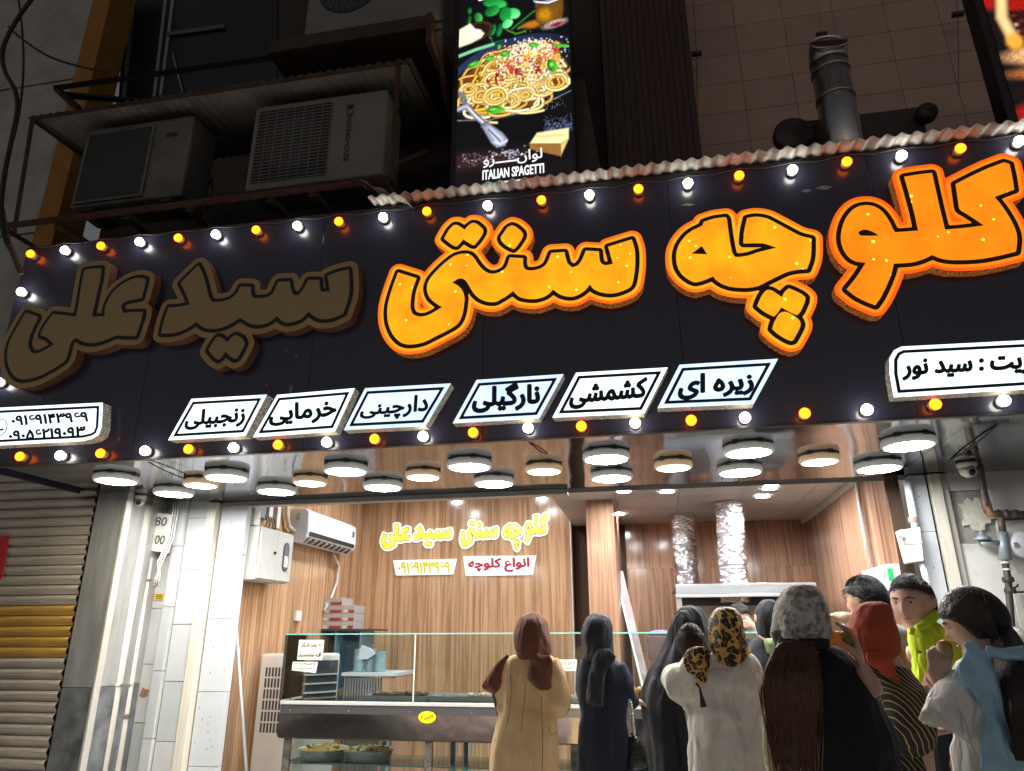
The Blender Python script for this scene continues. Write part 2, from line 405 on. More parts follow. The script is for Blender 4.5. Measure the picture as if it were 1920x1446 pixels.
# holes and broken spot
p = aY(268, 1300, YT-.001)
bs = MB().prism([[(p.x-.03, p.z-.02), (p.x-.01, p.z+.045), (p.x+.015, p.z+.03), (p.x+.05, p.z+.028), (p.x+.045, p.z-.02), (p.x+.01, p.z-.035)]], YT-.003, YT+.004).obj('broken_patch', mat('raw_brick', (.30, .17, .10), .9, var=.4, vscale=40), tp)
# yellow sticker
def plate(name, px, Y, th, m, parent=None, bevel=0.):
    q = [aY(*c, Y) for c in px]
    return MB().hexa(q, [v+Vector((0, th, 0)) for v in q]).obj(name, m, parent, bevel=bevel)
stk = thing('yellow_sticker', 'small yellow printed sticker on the white tiled pillar under the meter box', 'sticker', aY(298, 1125, YT-.006))
plate('paper', [(290, 1113), (307, 1113), (306, 1125), (289, 1125)], YT-.006, .003, mat('sticker_yellow', (.75, .5, .02), .5), stk)
for k in range(3): plate('print_line', [(292, 1115+k*3.2), (304, 1115+k*3.2), (304, 1116.3+k*3.2), (292, 1116.3+k*3.2)], YT-.008, .001, mat('ink_black', (.01, .01, .01), .6), stk)

# ---- drain pipes
M_pvc = mat('pvc_white', (.50, .47, .41), .35, var=.12, vscale=3, bump=.02, bscale=10)
dp = thing('drain_pipe', 'thick white drain pipe running down the left pillar', 'pipe', (-4.2, 5.35, 0))
ptop, pbot = aY(286, 870, 5.38), aY(186, 1446, 5.38)
d_ = (pbot-ptop)/(ptop.z-pbot.z)
MB().tube([ptop+d_*-.0, pbot, pbot+d_*pbot.z], .058, 20).obj('pipe', M_pvc, dp, smooth=True)
for py in (1285,):
    c = aY(213, py, 5.38); MB().lathe([(.064, -.012), (.067, -.006), (.067, .006), (.064, .012)], c, 20).obj('clamp', mat('galv', (.45, .45, .44), .4, metal=.7), dp, smooth=True)
    MB().box(c.x, c.x+.16, c.y-.005, c.y+.01, c.z-.01, c.z+.01).obj('clamp_strap', mat('galv'), dp)
dp2 = thing('thin_drain_pipe', 'thinner white pipe beside the thick drain pipe, ending below the meter box', 'pipe', (-4.0, 5.5, 0))
a, b = aY(280, 1046, 5.52), aY(218, 1446, 5.52); dd = (b-a)/(a.z-b.z)
MB().tube([a, b, b+dd*b.z], .030, 16).obj('pipe', M_pvc, dp2, smooth=True)
for px, py in ((273, 1088), (236, 1342)):
    c = aY(px, py, 5.52); MB().lathe([(.035, -.012), (.037, 0), (.035, .012)], c, 16).obj('clamp', mat('rusty_clamp', (.23, .16, .11), .7, metal=.4, var=.4, vscale=60), dp2)
    MB().box(c.x-.055, c.x+.055, c.y-.006, c.y+.006, c.z-.008, c.z+.008).obj('clamp_strap', mat('rusty_clamp'), dp2)
# ---- stencilled meter box with hanging wires
bx = thing('meter_box', 'cream cable box stencilled 80 and 100 on the left pillar', 'box', aY(298, 1030, 5.5))
q = [(289, 961), (322, 965), (305, 1036), (275, 1032)]
q0 = [aY(*c, 5.50) for c in q]; MB().hexa(q0, [v+Vector((0, .11, 0)) for v in q0]).obj('housing', mat('box_cream', (.66, .65, .58), .5, var=.12), bx, bevel=.006)
def Q(px, Y): return [aY(*c, Y) for c in px]
text_on('lettering', '80', Q([(293, 969), (315, 970), (311, 987), (289, 986)], 5.494), mat('stencil', (.06, .06, .065), .7), bx, .012, False)
text_on('lettering', '100', Q([(286, 1003), (311, 1004), (307, 1021), (282, 1020)], 5.494), mat('stencil'), bx, .012, False)
M_wire = mat('wire_grey', (.12, .12, .12), .5); M_wirew = mat('wire_white', (.6, .6, .57), .5)
for k in range(5):
    j = k*2.2
    pts = [aY(336-j*.6, 900, 5.55), aY(333-j, 960, 5.5), aY(325-j, 1010, 5.47), aY(304-j, 1055, 5.45), aY(290+j, 1085, 5.44), aY(296-j, 1100, 5.44), aY(300-j*.4, 1078, 5.45), aY(296, 1050, 5.47)]
    MB().tube(pts, .0045, 6).obj('wire', M_wire if k % 2 else M_wirew, bx, smooth=True)

# ---- shop front frame, white screwed panel and lintel beam
M_frame = mat('frame_cream', (.66, .62, .52), .45, var=.15, vscale=4, vstretch=(6, 6, .5))
M_panel = mat('panel_white', (.56, .58, .61), .35, var=.05, vscale=2)
sf = thing('door_post', 'cream aluminium post and white screwed panel at the left of the shop front', 'door frame', (-3.6, YD, 0))
def xd(zx, y=1201): return aY(zx/2.3107, y, YD).x
xA, xB, xC = xd(848), xd(893), xd(1010)
MB().box(xA, xB-.012, YD-.09, YD+.05, 0, S-.01).obj('post', M_frame, sf, bevel=.004)
MB().box(xA-.03, xA-.004, YD-.04, YD+.05, 0, S-.01).obj('thin_trim', M_panel, sf, bevel=.003)
zz = [0, .52, 1.06, 1.62, 2.14, S-.01]
for a, b in zip(zz[:-1], zz[1:]):
    pn = MB().box(xB, xC, YD-.02, YD+.05, a+.002, b-.002).obj('panel', M_panel, sf, bevel=.002)
M_scr = mat('screw_dark', (.05, .05, .05), .5)
for k in range(26):
    x = random.uniform(xB+.02, xC-.02); z = random.uniform(.5, 2.5)
    MB().lathe([(.0045, 0), (.0045, .004)], (x, YD-.018, z), 8, 'Y').obj('screw', M_scr, sf)
lb = tag(MB().box(xB+.004, -.62, YD-.03, YD+.06, S-.045, S-.003).obj('lintel_beam', mat('aluminium', (.42, .41, .39), .35, metal=.6, var=.1), bevel=.003), 'grey aluminium beam over the shop front, under the mirror soffit', 'beam')

# ================================================================ fascia box
xL, xR = -4.63, 5.2; ZT = 4.34
M_acm = mat('acm_black', (.034, .032, .058), .28, spec=.5, coat=.2, bump=.05, bscale=3)
fb = thing('fascia_box', 'long black panelled sign box over the shop front', 'sign box', (0, YF, S))
cuts = [xL, -3.38, -2.14, -.96, .27, 1.5, 2.72, 3.94, xR]
for a, b in zip(cuts[:-1], cuts[1:]):
    MB().box(a+.0015, b-.0015, YF, YF+.006, S+.012, ZT).obj('panel', M_acm, fb, bevel=.001)
MB().box(xL, xR, YF+.008, YF+.05, S+.012, ZT-.002).obj('core', mat('joint_black'), fb)
MB().box(xL, xR, YF-.004, YF+.03, S-.004, S+.010).obj('bottom_trim', mat('trim_black', (.03, .03, .035), .3), fb)
MB().box(xL, xL+.02, YF+.052, 5.2, S+.002, ZT).obj('end_panel', M_acm, fb)
MB().box(xL, xR, YF-.003, YF+.05, ZT+.001, ZT+.012).obj('top_trim', mat('trim_black'), fb)
m = mat('mirror_soffit', (.33, .345, .39), .09, metal=1.0)
N = m.node_tree; tc = N.nodes.new('ShaderNodeTexCoord'); nz = N.nodes.new('ShaderNodeTexNoise'); nz.inputs['Scale'].default_value = 1.5; nz.inputs['Detail'].default_value = 1
bp = N.nodes.new('ShaderNodeBump'); bp.inputs['Strength'].default_value = .35; bp.inputs['Distance'].default_value = .05
N.links.new(tc.outputs['Object'], nz.inputs['Vector']); N.links.new(nz.outputs['Fac'], bp.inputs['Height']); N.links.new(bp.outputs[0], N.nodes['Principled BSDF'].inputs['Normal'])
sc_ = [-4.40, -3.14, -1.9, -.66, .58, 1.82, 3.06, 5.2]
for i, (a, b) in enumerate(zip(sc_[:-1], sc_[1:])):
    MB().box(a+.002, b-.002, YF+.032, YD-.004 if i else 5.08, S, S+.004).obj('soffit_panel', m, fb)
MB().box(-3.14, -4.40, 5.082, YD, S, S+.004) .obj('soffit_panel', m, fb)

# ---- rippled sheet along the top of the fascia
def corrugated(name, x0, x1, y0, z0, y1, z1, pitch, amp, m, parent=None, nx=8, th=.0):
    n = int((x1-x0)/pitch*nx); b = MB()
    for i in range(n+1):
        x = x0+(x1-x0)*i/n; o = amp*math.sin(2*math.pi*(x-x0)/pitch)
        for t in (0, .5, 1): b.v.append((x, y0+(y1-y0)*t, z0+(z1-z0)*t+o))
    for i in range(n):
        for k in range(2): b.f.append((i*3+k, i*3+k+1, i*3+k+4, i*3+k+3))
    o = b.obj(name, m, parent, smooth=True)
    so = o.modifiers.new('thick', 'SOLIDIFY'); so.thickness = .0012
    return o
M_zinc = mat('zinc_sheet', (.66, .63, .58), .5, metal=.15, var=.25, vscale=12)
cr = corrugated('corrugated_sheet', aY(700, 388, YF).x, 5.2, YF-.11, ZT+.036, YF+.55, ZT+.10, .084, .013, M_zinc)
tag(cr, 'rippled zinc roofing sheet along the top edge of the black sign box', 'roofing')
p0, p1 = aY(765, 386, YF-.1), aY(672, 345, YF+.25)
bt = MB(); 
for i in range(13):
    t = i/12; c = p0.lerp(p1, t); o = .012*math.sin(i*1.5)
    bt.v += [(c.x, c.y-.06, c.z+.012+o), (c.x+.03, c.y+.30, c.z+.05+o)]
bt.f = [(2*i, 2*i+1, 2*i+3, 2*i+2) for i in range(12)]
tag(bt.obj('bent_sheet_end', M_zinc, smooth=True), 'bent torn end piece of the rippled sheet below the right outdoor unit', 'roofing')

# ================================================================ big lettering
W = {}
W['santi'] = (680, 390, 5.164, [[(345,628),(525,685),(518,700),(480,810),(465,930),(470,990),(495,1035),(560,1055),(640,1040),(772,965),(710,925),(650,870),(625,800),(630,740),(660,680),(740,590),(830,510),(900,465),(980,447),(1040,455),(1080,490),(1120,550),(1170,605),(1230,638),(1300,635),(1370,600),(1400,560),(1427,484),(1555,492),(1553,540),(1568,590),(1603,608),(1673,605),(1743,580),(1788,535),(1828,440),(1955,432),(1968,490),(1988,545),(2033,580),(2083,560),(2123,510),(2161,418),(2288,425),(2291,470),(2303,530),(2333,555),(2363,558),(2423,545),(2378,380),(2605,310),(2633,400),(2640,520),(2628,650),(2598,760),(2493,815),(2393,832),(2293,815),(2233,785),(2201,745),(2143,810),(2063,855),(1993,862),(1923,845),(1873,815),(1845,792),(1783,850),(1693,882),(1623,885),(1533,870),(1483,835),(1458,805),(1403,850),(1343,885),(1290,912),(1220,912),(1150,890),(1090,845),(1045,780),(1010,720),(980,692),(940,685),(905,700),(868,727),(930,760),(970,810),(988,870),(985,920),(975,1000),(950,1080),(910,1135),(820,1190),(700,1250),(600,1300),(500,1322),(420,1322),(350,1290),(290,1220),(250,1120),(240,1020),(250,920),(290,780)],
 [(790,300),(840,215),(885,170),(920,170),(960,195),(990,215),(1020,180),(1060,150),(1100,155),(1165,210),(1165,250),(1120,320),(1080,365),(1060,360),(1010,330),(975,305),(940,350),(915,375),(890,372),(840,340)],
 [(1338,290),(1363,250),(1403,195),(1443,172),(1483,185),(1543,235),(1555,270),(1538,310),(1493,375),(1463,403),(1433,390),(1383,360),(1348,325)]], [])
W['che'] = (1230, 380, 4.985, [[(445,185),(540,155),(650,140),(662,160),(680,300),(700,420),(715,480),(740,512),(770,513),(860,500),(950,470),(1128,425),(1040,395),(1000,385),(940,383),(820,385),(815,375),(825,260),(850,150),(900,140),(960,138),(1040,155),(1140,205),(1250,265),(1350,315),(1450,340),(1450,450),(1440,540),(1410,625),(1330,630),(1230,650),(1120,700),(1040,740),(960,780),(880,797),(800,800),(700,790),(620,765),(560,725),(533,692),(470,720),(370,748),(300,720),(240,670),(200,600),(188,520),(195,450),(225,380),(280,310),(340,265),(430,220)],
 [(945,970),(960,930),(990,870),(1030,825),(1070,822),(1120,850),(1175,888),(1200,840),(1240,805),(1290,825),(1360,860),(1395,890),(1390,930),(1350,1020),(1320,1055),(1280,1040),(1230,1015),(1170,982),(1130,1040),(1100,1068),(1060,1050),(1000,1015)],
 [(1085,1185),(1100,1130),(1150,1045),(1200,1024),(1260,1044),(1335,1100),(1350,1150),(1320,1220),(1280,1290),(1255,1295),(1200,1270),(1130,1225)]], [[(330,482),(428,408),(480,488)]])
W['kolu'] = (1540, 280, 4.518, [[(213,1190),(300,1080),(375,963),(300,955),(240,925),(190,860),(165,780),(170,690),(200,600),(250,530),(310,490),(390,478),(460,495),(520,540),(570,610),(600,670),(620,708),(730,700),(818,693),(780,520),(700,238),(820,218),(935,205),(960,320),(1000,500),(1045,685),(1200,672),(1375,650),(1290,590),(1220,545),(1172,515),(1160,470),(1150,400),(1135,300),(1250,240),(1400,170),(1545,115),(1590,130),(1610,220),(1630,345),(1462,408),(1530,490),(1600,600),(1645,700),(1655,780),(1645,870),(1500,905),(1350,932),(1200,942),(1080,940),(1000,925),(938,898),(860,935),(760,962),(612,972),(590,1060),(550,1160),(500,1260),(455,1325),(380,1295),(290,1250)]], [[(310,715),(325,695),(370,683),(430,700),(488,735),(400,738),(330,735)]])
W['ali'] = (0, 470, 5.356, [[(265,625),(385,668),(385,690),(330,800),(295,900),(293,970),(320,1020),(350,1035),(420,1020),(550,945),(480,880),(412,850),(440,780),(535,640),(640,650),(770,668),(790,560),(815,400),(850,200),(930,185),(1025,180),(1010,300),(970,480),(930,668),(1057,662),(1060,580),(1090,500),(1150,410),(1250,330),(1350,285),(1420,278),(1470,290),(1460,350),(1425,480),(1280,510),(1240,530),(1222,570),(1245,630),(1340,620),(1440,620),(1430,680),(1370,860),(1270,860),(1170,855),(1090,890),(980,925),(900,930),(830,915),(768,878),(720,920),(690,1020),(665,1100),(600,1150),(500,1210),(400,1260),(280,1292),(200,1290),(140,1250),(95,1170),(78,1090),(85,980),(120,880),(190,750)]], [])
W['seyed'] = (280, 470, 4.571, [[(105,712),(130,600),(168,490),(250,485),(350,465),(320,380),(270,280),(350,200),(425,130),(460,200),(490,300),(515,400),(540,442),(620,440),(700,415),(750,370),(785,310),(875,315),(878,380),(900,408),(1000,405),(1060,370),(1090,310),(1110,270),(1205,265),(1215,330),(1240,385),(1280,385),(1320,340),(1365,255),(1460,255),(1465,330),(1480,358),(1550,352),(1540,280),(1530,220),(1620,185),(1710,165),(1718,280),(1710,400),(1665,540),(1580,578),(1500,590),(1430,575),(1368,525),(1300,590),(1200,620),(1140,605),(1098,562),(1040,610),(950,638),(870,628),(780,578),(700,630),(600,668),(500,670),(450,650),(408,612),(340,660),(250,700),(170,712)],
 [(510,855),(540,800),(580,745),(610,740),(650,770),(680,785),(710,745),(745,725),(800,755),(822,800),(800,850),(760,920),(735,932),(700,910),(655,870),(620,920),(595,938),(560,915)]], [])
YW = YF-.075
def word_loops(k, Y):
    ox, oy, s, outs, holes = W[k]
    return [smooth_loop([(lambda v: (v.x, v.z))(aY(ox+x/s, oy+y/s, Y)) for x, y in lp]) for lp in outs+holes]
def lit_face(name, col, col2, strength, spots):
    m = emat(name, col, strength, .3, 5, col2); N = m.node_tree; L = N.links.new; b = N.nodes['Principled BSDF']
    src = b.inputs['Emission Color'].links[0].from_socket
    tc = N.nodes.new('ShaderNodeTexCoord'); mp = N.nodes.new('ShaderNodeMapping'); mp.inputs['Rotation'].default_value = (0, .785, 0); mp.inputs['Scale'].default_value = (62, 62, 62)
    L(tc.outputs['Object'], mp.inputs[0]); fr = N.nodes.new('ShaderNodeVectorMath'); fr.operation = 'FRACTION'; L(mp.outputs[0], fr.inputs[0])
    sb = N.nodes.new('ShaderNodeVectorMath'); sb.operation = 'SUBTRACT'; sb.inputs[1].default_value = (.5, .5, .5); L(fr.outputs[0], sb.inputs[0])
    mu = N.nodes.new('ShaderNodeVectorMath'); mu.operation = 'MULTIPLY'; mu.inputs[1].default_value = (1, 0, 1); L(sb.outputs[0], mu.inputs[0])
    ln = N.nodes.new('ShaderNodeVectorMath'); ln.operation = 'LENGTH'; L(mu.outputs[0], ln.inputs[0])
    lt = N.nodes.new('ShaderNodeMath'); lt.operation = 'LESS_THAN'; lt.inputs[1].default_value = .30; L(ln.outputs['Value'], lt.inputs[0])
    mx = N.nodes.new('ShaderNodeMix'); mx.data_type = 'RGBA'; mx.blend_type = 'MULTIPLY'; mx.inputs[7].default_value = (.82, .74, .7, 1)
    L(lt.outputs[0], mx.inputs[0]); L(src, mx.inputs[6])
    vo = N.nodes.new('ShaderNodeTexVoronoi'); vo.inputs['Scale'].default_value = spots; L(tc.outputs['Object'], vo.inputs['Vector'])
    l2 = N.nodes.new('ShaderNodeMath'); l2.operation = 'LESS_THAN'; l2.inputs[1].default_value = .12; L(vo.outputs['Distance'], l2.inputs[0])
    m2 = N.nodes.new('ShaderNodeMix'); m2.data_type = 'RGBA'; m2.inputs[7].default_value = (1.6, 1.25, .18, 1); L(l2.outputs[0], m2.inputs[0]); L(mx.outputs[2], m2.inputs[6])
    L(m2.outputs[2], b.inputs['Emission Color']); return m
def perforated(name, emit, base, s):
    m = mat(name, base, .4, emit=emit, strength=s); N = m.node_tree; L = N.links.new; b = N.nodes['Principled BSDF']
    tc = N.nodes.new('ShaderNodeTexCoord'); vo = N.nodes.new('ShaderNodeTexVoronoi'); vo.inputs['Scale'].default_value = 150; L(tc.outputs['Object'], vo.inputs['Vector'])
    lt = N.nodes.new('ShaderNodeMath'); lt.operation = 'LESS_THAN'; lt.inputs[1].default_value = .42; L(vo.outputs['Distance'], lt.inputs[0])
    mu = N.nodes.new('ShaderNodeMath'); mu.operation = 'MULTIPLY'; mu.inputs[1].default_value = s; L(lt.outputs[0], mu.inputs[0]); L(mu.outputs[0], b.inputs['Emission Strength'])
    return m
M_band = mat('band_dark', (.035, .012, .016), .5); M_band2 = mat('band_navy', (.008, .009, .016), .5)
M_side = perforated('perforated_return', (1, .30, .06), (.20, .06, .022), .5)
M_unlitside = mat('unlit_return', (.23, .10, .055), .5, var=.2, vscale=30)
M_unlit = mat('unlit_halo', (.46, .30, .125), .5, var=.06, vscale=10); M_unlitf = mat('unlit_fill', (.42, .29, .135), .55, var=.35, vscale=260, detail=0)
M_h1 = emat('halo_amber', (.92, .20, .006), 1.0, .25, 2.2, (.92, .12, .002)); M_h2 = emat('halo_orange', (.92, .13, .002), 1.0, .2, 2.2, (.9, .095, .001))
M_f1 = lit_face('fill_yellow', (.95, .50, .005), (.95, .29, .006), 1.0, 13); M_f2 = lit_face('fill_orange', (.95, .31, .004), (.95, .22, .003), 1.0, 12)
M_g1 = emat('glow_amber', (1.0, .42, .012), 1.0, .25, 3, (1.0, .30, .01)); M_g2 = emat('glow_orange', (1.0, .25, .003), 1.0, .2, 3, (1.0, .20, .003))
WL = {}
for k, lab, lit in (('kolu', 'glowing orange Persian channel lettering at the right end of the black sign box', 2), ('che', 'glowing yellow Persian channel lettering with three dots below, second word from right', 1),
                    ('santi', 'glowing yellow Persian channel lettering with three dots above, in mid sign box', 1), ('seyed', 'unlit brown Persian channel lettering with two dots below, left half of sign box', 0),
                    ('ali', 'unlit brown Persian channel lettering at the far left end of sign box', 0)):
    loops = word_loops(k, YW); WL[k] = loops
    gx, gy, d = sdf_grid(loops, .11, .0075)
    r = thing('channel_lettering', lab, 'sign lettering', (loops[0][0][0], YF, loops[0][0][1]))
    bw, hw = (.027, .066)
    band = contours(gx, gy, d, bw); halo = contours(gx, gy, d, hw)
    b = MB()
    for lp in halo:
        n = len(lp); k0 = len(b.v); b.v += [(p[0], YW+.001, p[1]) for p in lp]+[(p[0], YF-.001, p[1]) for p in lp]
        b.f += [(k0+i, k0+(i+1) % n, k0+n+(i+1) % n, k0+n+i) for i in range(n)]
    b.obj('return', M_side if lit else M_unlitside, r)
    MB().prism(halo, YW, YW+.004).obj('face', (M_unlit, M_h1, M_h2)[lit], r)
    if lit: MB().prism(contours(gx, gy, d, .047), YW-.0016, YW-.0004).obj('inner_glow', (None, M_g1, M_g2)[lit], r)
    MB().prism(band, YW-.003, YW-.0018).obj('outline', M_band if lit else M_band2, r)
    MB().prism(loops, YW-.006, YW-.0035).obj('fill', (M_unlitf, M_f1, M_f2)[lit], r)

# ================================================================ white flavour boxes
YB = YF-.085
M_lb = emat('lightbox_white', (.80, .93, 1.0), 1.5, .06, 3); M_lb2 = emat('lightbox_blue', (.42, .56, .90), 1.35, .06, 4, (.64, .78, 1.0))
M_ink = mat('vinyl_black', (.006, .012, .015), .5)
M_ret = perforated('mosaic_return', (.9, .85, .7), (.22, .17, .11), .45)
def ring_from(loop, a, b_):
    gx, gy, d = sdf_grid([loop], .01, .004); return contours(gx, gy, d, -a), contours(gx, gy, d, -b_)
def lightbox(label, quad, txts, m, round_=None):
    q = [aY(*c, YB) for c in quad]; loop = [(v.x, v.z) for v in q]
    r = thing('sign_lightbox', label, 'light box', (sum(p[0] for p in loop)/len(loop), YF, min(p[1] for p in loop)))
    b = MB(); n = len(loop); b.v = [(x, YB+.002, z) for x, z in loop]+[(x, YF-.001, z) for x, z in loop]
    b.f = [(i, (i+1) % n, n+(i+1) % n, n+i) for i in range(n)]; b.obj('return', M_ret, r)
    MB().prism([loop], YB, YB+.006).obj('face', m, r)
    o, i = ring_from(loop, .022, .040)
    MB().prism(o+i, YB-.0025, YB-.0005).obj('border', M_ink, r)
    for s, qq, bold in txts: text_on('lettering', s, Q(qq, YB-.003), M_ink, r, bold)
    return r
FL = [('زنجبیلی', [(359, 748), (500, 740), (460, 817), (315, 825.5)], [(350, 771), (462, 761), (456, 799), (346, 806)], 'leftmost of the six white slanted light boxes', 0),
      ('خرمایی', [(519.5, 740.6), (665, 728), (628, 809), (474, 820)], [(507, 763), (630, 744), (630, 790), (505, 799)], 'second from left of the six slanted light boxes', 0),
      ('دارچینی', [(684.6, 728), (845, 719), (797.6, 799), (644.5, 806.5)], [(677, 757), (804, 738), (800, 783), (675, 787)], 'third from left of the six slanted light boxes, bluish', 1),
      ('نارگیلی', [(893.5, 712.5), (1056.5, 701.5), (1011, 784.7), (848.7, 793.8)], [(888, 722), (1012, 716), (1010, 766), (886, 774)], 'fourth from left of the six slanted light boxes, after the gap', 1),
      ('کشمشی', [(1080, 699), (1252, 689), (1208, 775.5), (1035.7, 783)], [(1070, 722), (1213, 708), (1211, 755), (1068, 767)], 'fifth from left of the six slanted light boxes', 0),
      ('زیره ای', [(1274, 684), (1458.8, 672.7), (1413, 757.7), (1232.8, 765)], [(1274, 703), (1412, 697), (1412, 739), (1272, 750)], 'rightmost of the six slanted light boxes', 1)]
for s, quad, tq, lab, mi in FL: lightbox(lab, quad, [(s, tq, .05)], (M_lb, M_lb2)[mi])
lightbox('white light box with two phone numbers at the left edge of the sign box', [(-130, 771), (192, 755), (190, 800), (184, 816), (172, 823), (155, 827), (-130, 842)],
         [('۰۹۱۶۹۱۴۳۹۶۹', [(22, 779), (164, 771), (165, 790), (22, 798)], .06), ('۰۹۰۵۶۲۱۹۰۹۳', [(17, 807), (160, 798), (158, 820), (17, 827)], .06)], M_lb)
pt = bpy.data.objects[[o.name for o in bpy.data.objects if o.name.startswith('sign_lightbox')][-1]]
c = aY(0, 803, YB); MB().tube([(c.x+.058*math.cos(t), YB-.003, c.z+.062*math.sin(t)) for t in [2*math.pi*k/24 for k in range(25)]], .003, 5).obj('phone_icon', M_ink, pt)
MB().ball((c.x+.02, YB-.003, c.z-.012), .014, sc=(1.3, .15, .6)).obj('phone_handset', M_ink, pt)
lightbox('white light box with rounded left corner at the right edge of the sign box', [(1690, 650), (2120, 628), (2120, 718), (1676, 745), (1668, 700), (1668, 672), (1676, 657)],
         [('مدیریت : سید نور', [(1693, 676), (1992, 657), (1992, 696), (1693, 713)], .055)], M_lb)

# ================================================================ bulbs
M_bw = emat('bulb_white', (1.0, .98, .90), 18); M_ba = emat('bulb_amber', (1.0, .145, .004), 6)
M_sock = mat('bulb_socket', (.25, .24, .2), .5)
TOP = [(57, 476), (121, 469), (189, 461), (261, 453), (334, 446), (404, 439), (480, 431), (557, 423), (635, 415), (718, 407), (800, 396), (914, 385), (1015, 375), (1105, 365), (1197, 354), (1290, 343), (1386, 329), (1486, 318), (1588, 303), (1691, 291), (1801, 278), (1912, 264)]
BOT = [(37, 856), (112, 854), (188, 850), (271, 845), (353, 842), (437, 839), (521, 834), (612, 829), (702, 823), (793, 818), (887, 811), (990, 802), (1090, 799), (1191, 793), (1296, 788), (1397, 783), (1509, 775), (1626, 768), (1754, 758), (1883, 751)]
protos = {}
def bulb(px, py, amber, label, group):
    p = aY(px, py, YF-.052); loc = (p.x, YF, p.z)
    if amber not in protos:
        r = thing('festoon_bulb', label, 'bulb', loc, group)
        MB().lathe([(.030, 0), (.030, .018), (.022, .024)], loc, 16, 'Y').obj('socket', M_sock, r, smooth=True)
        MB().ball((loc[0], YF-.052, loc[2]), .031, 16, 10, (1, .8, 1)).obj('globe', M_ba if amber else M_bw, r, smooth=True)
        protos[amber] = r
    else: copy_tree(protos[amber], loc, label, group)
for nm, rowp in (('top', TOP), ('bottom', BOT)):
    cnt = [0, 0]
    for i, (x, y) in enumerate(rowp):
        am = i % 2 == 0
        bulb(x, y, am, '%s %s bulb from the left in the %s row on the black sign box' % (ORD[cnt[am]], 'amber' if am else 'white', nm), 'festoon bulbs on the sign box'); cnt[am] += 1
bulb(39, 547, False, 'white bulb on the left edge of the sign box, below the corner bulb', 'festoon bulbs on the sign box')
bulb(-3, 716, False, 'white bulb at the very left edge beside the unlit lettering', 'festoon bulbs on the sign box')

# ================================================================ round downlights under the soffit
M_hw = mat('lamp_housing_glow', (.8, .8, .76), .5, emit=(.85, .9, .86), strength=.13); M_hwa = mat('lamp_housing_glow_warm', (.8, .78, .7), .5, emit=(1, .62, .3), strength=.22); M_dw = emat('diffuser_white', (.95, .98, 1.0), 90); M_da = emat('diffuser_warm', (1.0, .70, .40), 56); M_dy = emat('diffuser_yellowish', (1, .95, .62), 50)  # faint glow put into the housing materials to lighten their sides
DL = [(217, 904, 'y'), (325, 928, 'w'), (376, 912, 'a'), (424, 898, 'w'), (518, 924, 'w'), (581, 908, 'a'), (648, 886, 'w'), (718, 916, 'w'), (793, 897, 'a'), (880, 878, 'w'), (926, 909, 'w'), (1020, 886, 'a'),
      (1137, 863, 'w'), (1147, 899, 'w'), (1263, 879, 'a'), (1404, 851, 'w'), (1388, 888, 'w'), (1537, 868, 'a'), (1704, 838, 'w'), (1648, 881, 'w')]
dpro = {}
cntd = {'w': 0, 'a': 0, 'y': 0}
for x, y, k in DL:
    p = aZ(x, y, S-.052); loc = (p.x, p.y, S); R = .125 if k == 'a' else .15
    nmc = {'w': 'white', 'a': 'warm', 'y': 'yellowish'}[k]
    lab = ('%s %s round downlight from the left under the mirror soffit' % (ORD[cntd[k]], nmc)) if k != 'y' else 'yellowish round downlight at the far left end of the soffit'; cntd[k] += 1
    if k not in dpro:
        r = thing('round_downlight', lab, 'ceiling light', loc, 'round downlights under the soffit')
        z = loc[2]
        MB().lathe([(R-.004, -.0005), (R, -.004), (R, -.012)], loc, 40).obj('base_ring', mat('lamp_base', (.7, .7, .66), .5), r, smooth=True)
        MB().lathe([(R, -.012), (R+.003, -.014), (R+.003, -.042), (R-.004, -.050), (R-.014, -.052), (R-.016, -.048)], loc, 40, cap=False).obj('housing', M_hwa if k == 'a' else M_hw, r, smooth=True)
        MB().lathe([(R-.016, -.0485), (R*.6, -.051), (.01, -.052)], loc, 40).obj('diffuser', {'w': M_dw, 'a': M_da, 'y': M_dy}[k], r, smooth=True)
        for j in range(6):
            q = j*math.pi/3+.4; MB().box(-.02, .02, -.003, .003, -.015, -.011, Matrix.Translation(loc) @ Matrix.Rotation(q, 4, 'Z') @ Matrix.Translation((0, R+.002, 0))).obj('clip', mat('clip_dark', (.05, .05, .05), .5), r)
        dpro[k] = r
    else: copy_tree(dpro[k], loc, lab, 'round downlights under the soffit')
# ================================================================ shop interior
XL, XRW, YBK, ZC = -3.55, 1.78, 8.60, 2.74      # left wall, right wall, back wall, ceiling
ZH = 3.26
XE = aY(1070, 1000, YBK).x                       # right end of the back wall with the sign
M_wd = wood('laminate_oak', (.60, .375, .215), (.33, .17, .085), .14, stretch=(11, 11, .4))
M_wd2 = wood('laminate_walnut', (.52, .30, .19), (.29, .145, .09), .13, stretch=(11, 11, .4))
def planks(parent, x0, x1, mk, m, w0=.07, w1=.16, z0=.03, z1=ZC, tiers=None):
    x = x0
    while x < x1-.01:
        w = min(random.uniform(w0, w1), x1-x)
        if x1-x-w < .06: w = x1-x
        ts = tiers or [(z0, z1)]
        for a, b in ts: mk(x+.0008, x+w-.0008, a+.0008, b-.0008).obj('plank', m, parent)
        x += w
M_core = mat('wall_core_brown', (.06, .035, .02), .8)
bw = thing('back_wall', 'wood plank back wall carrying the yellow shop lettering', 'wall', (XL, YBK, 0))
MB().box(XL-.1, XE, YBK+.008, YBK+.12, 0, ZH+.1).obj('core', M_core, bw)
planks(bw, XL, XE-.012, lambda a, b, c, d: MB().box(a, b, YBK, YBK+.01, c, d), M_wd, z1=ZH)
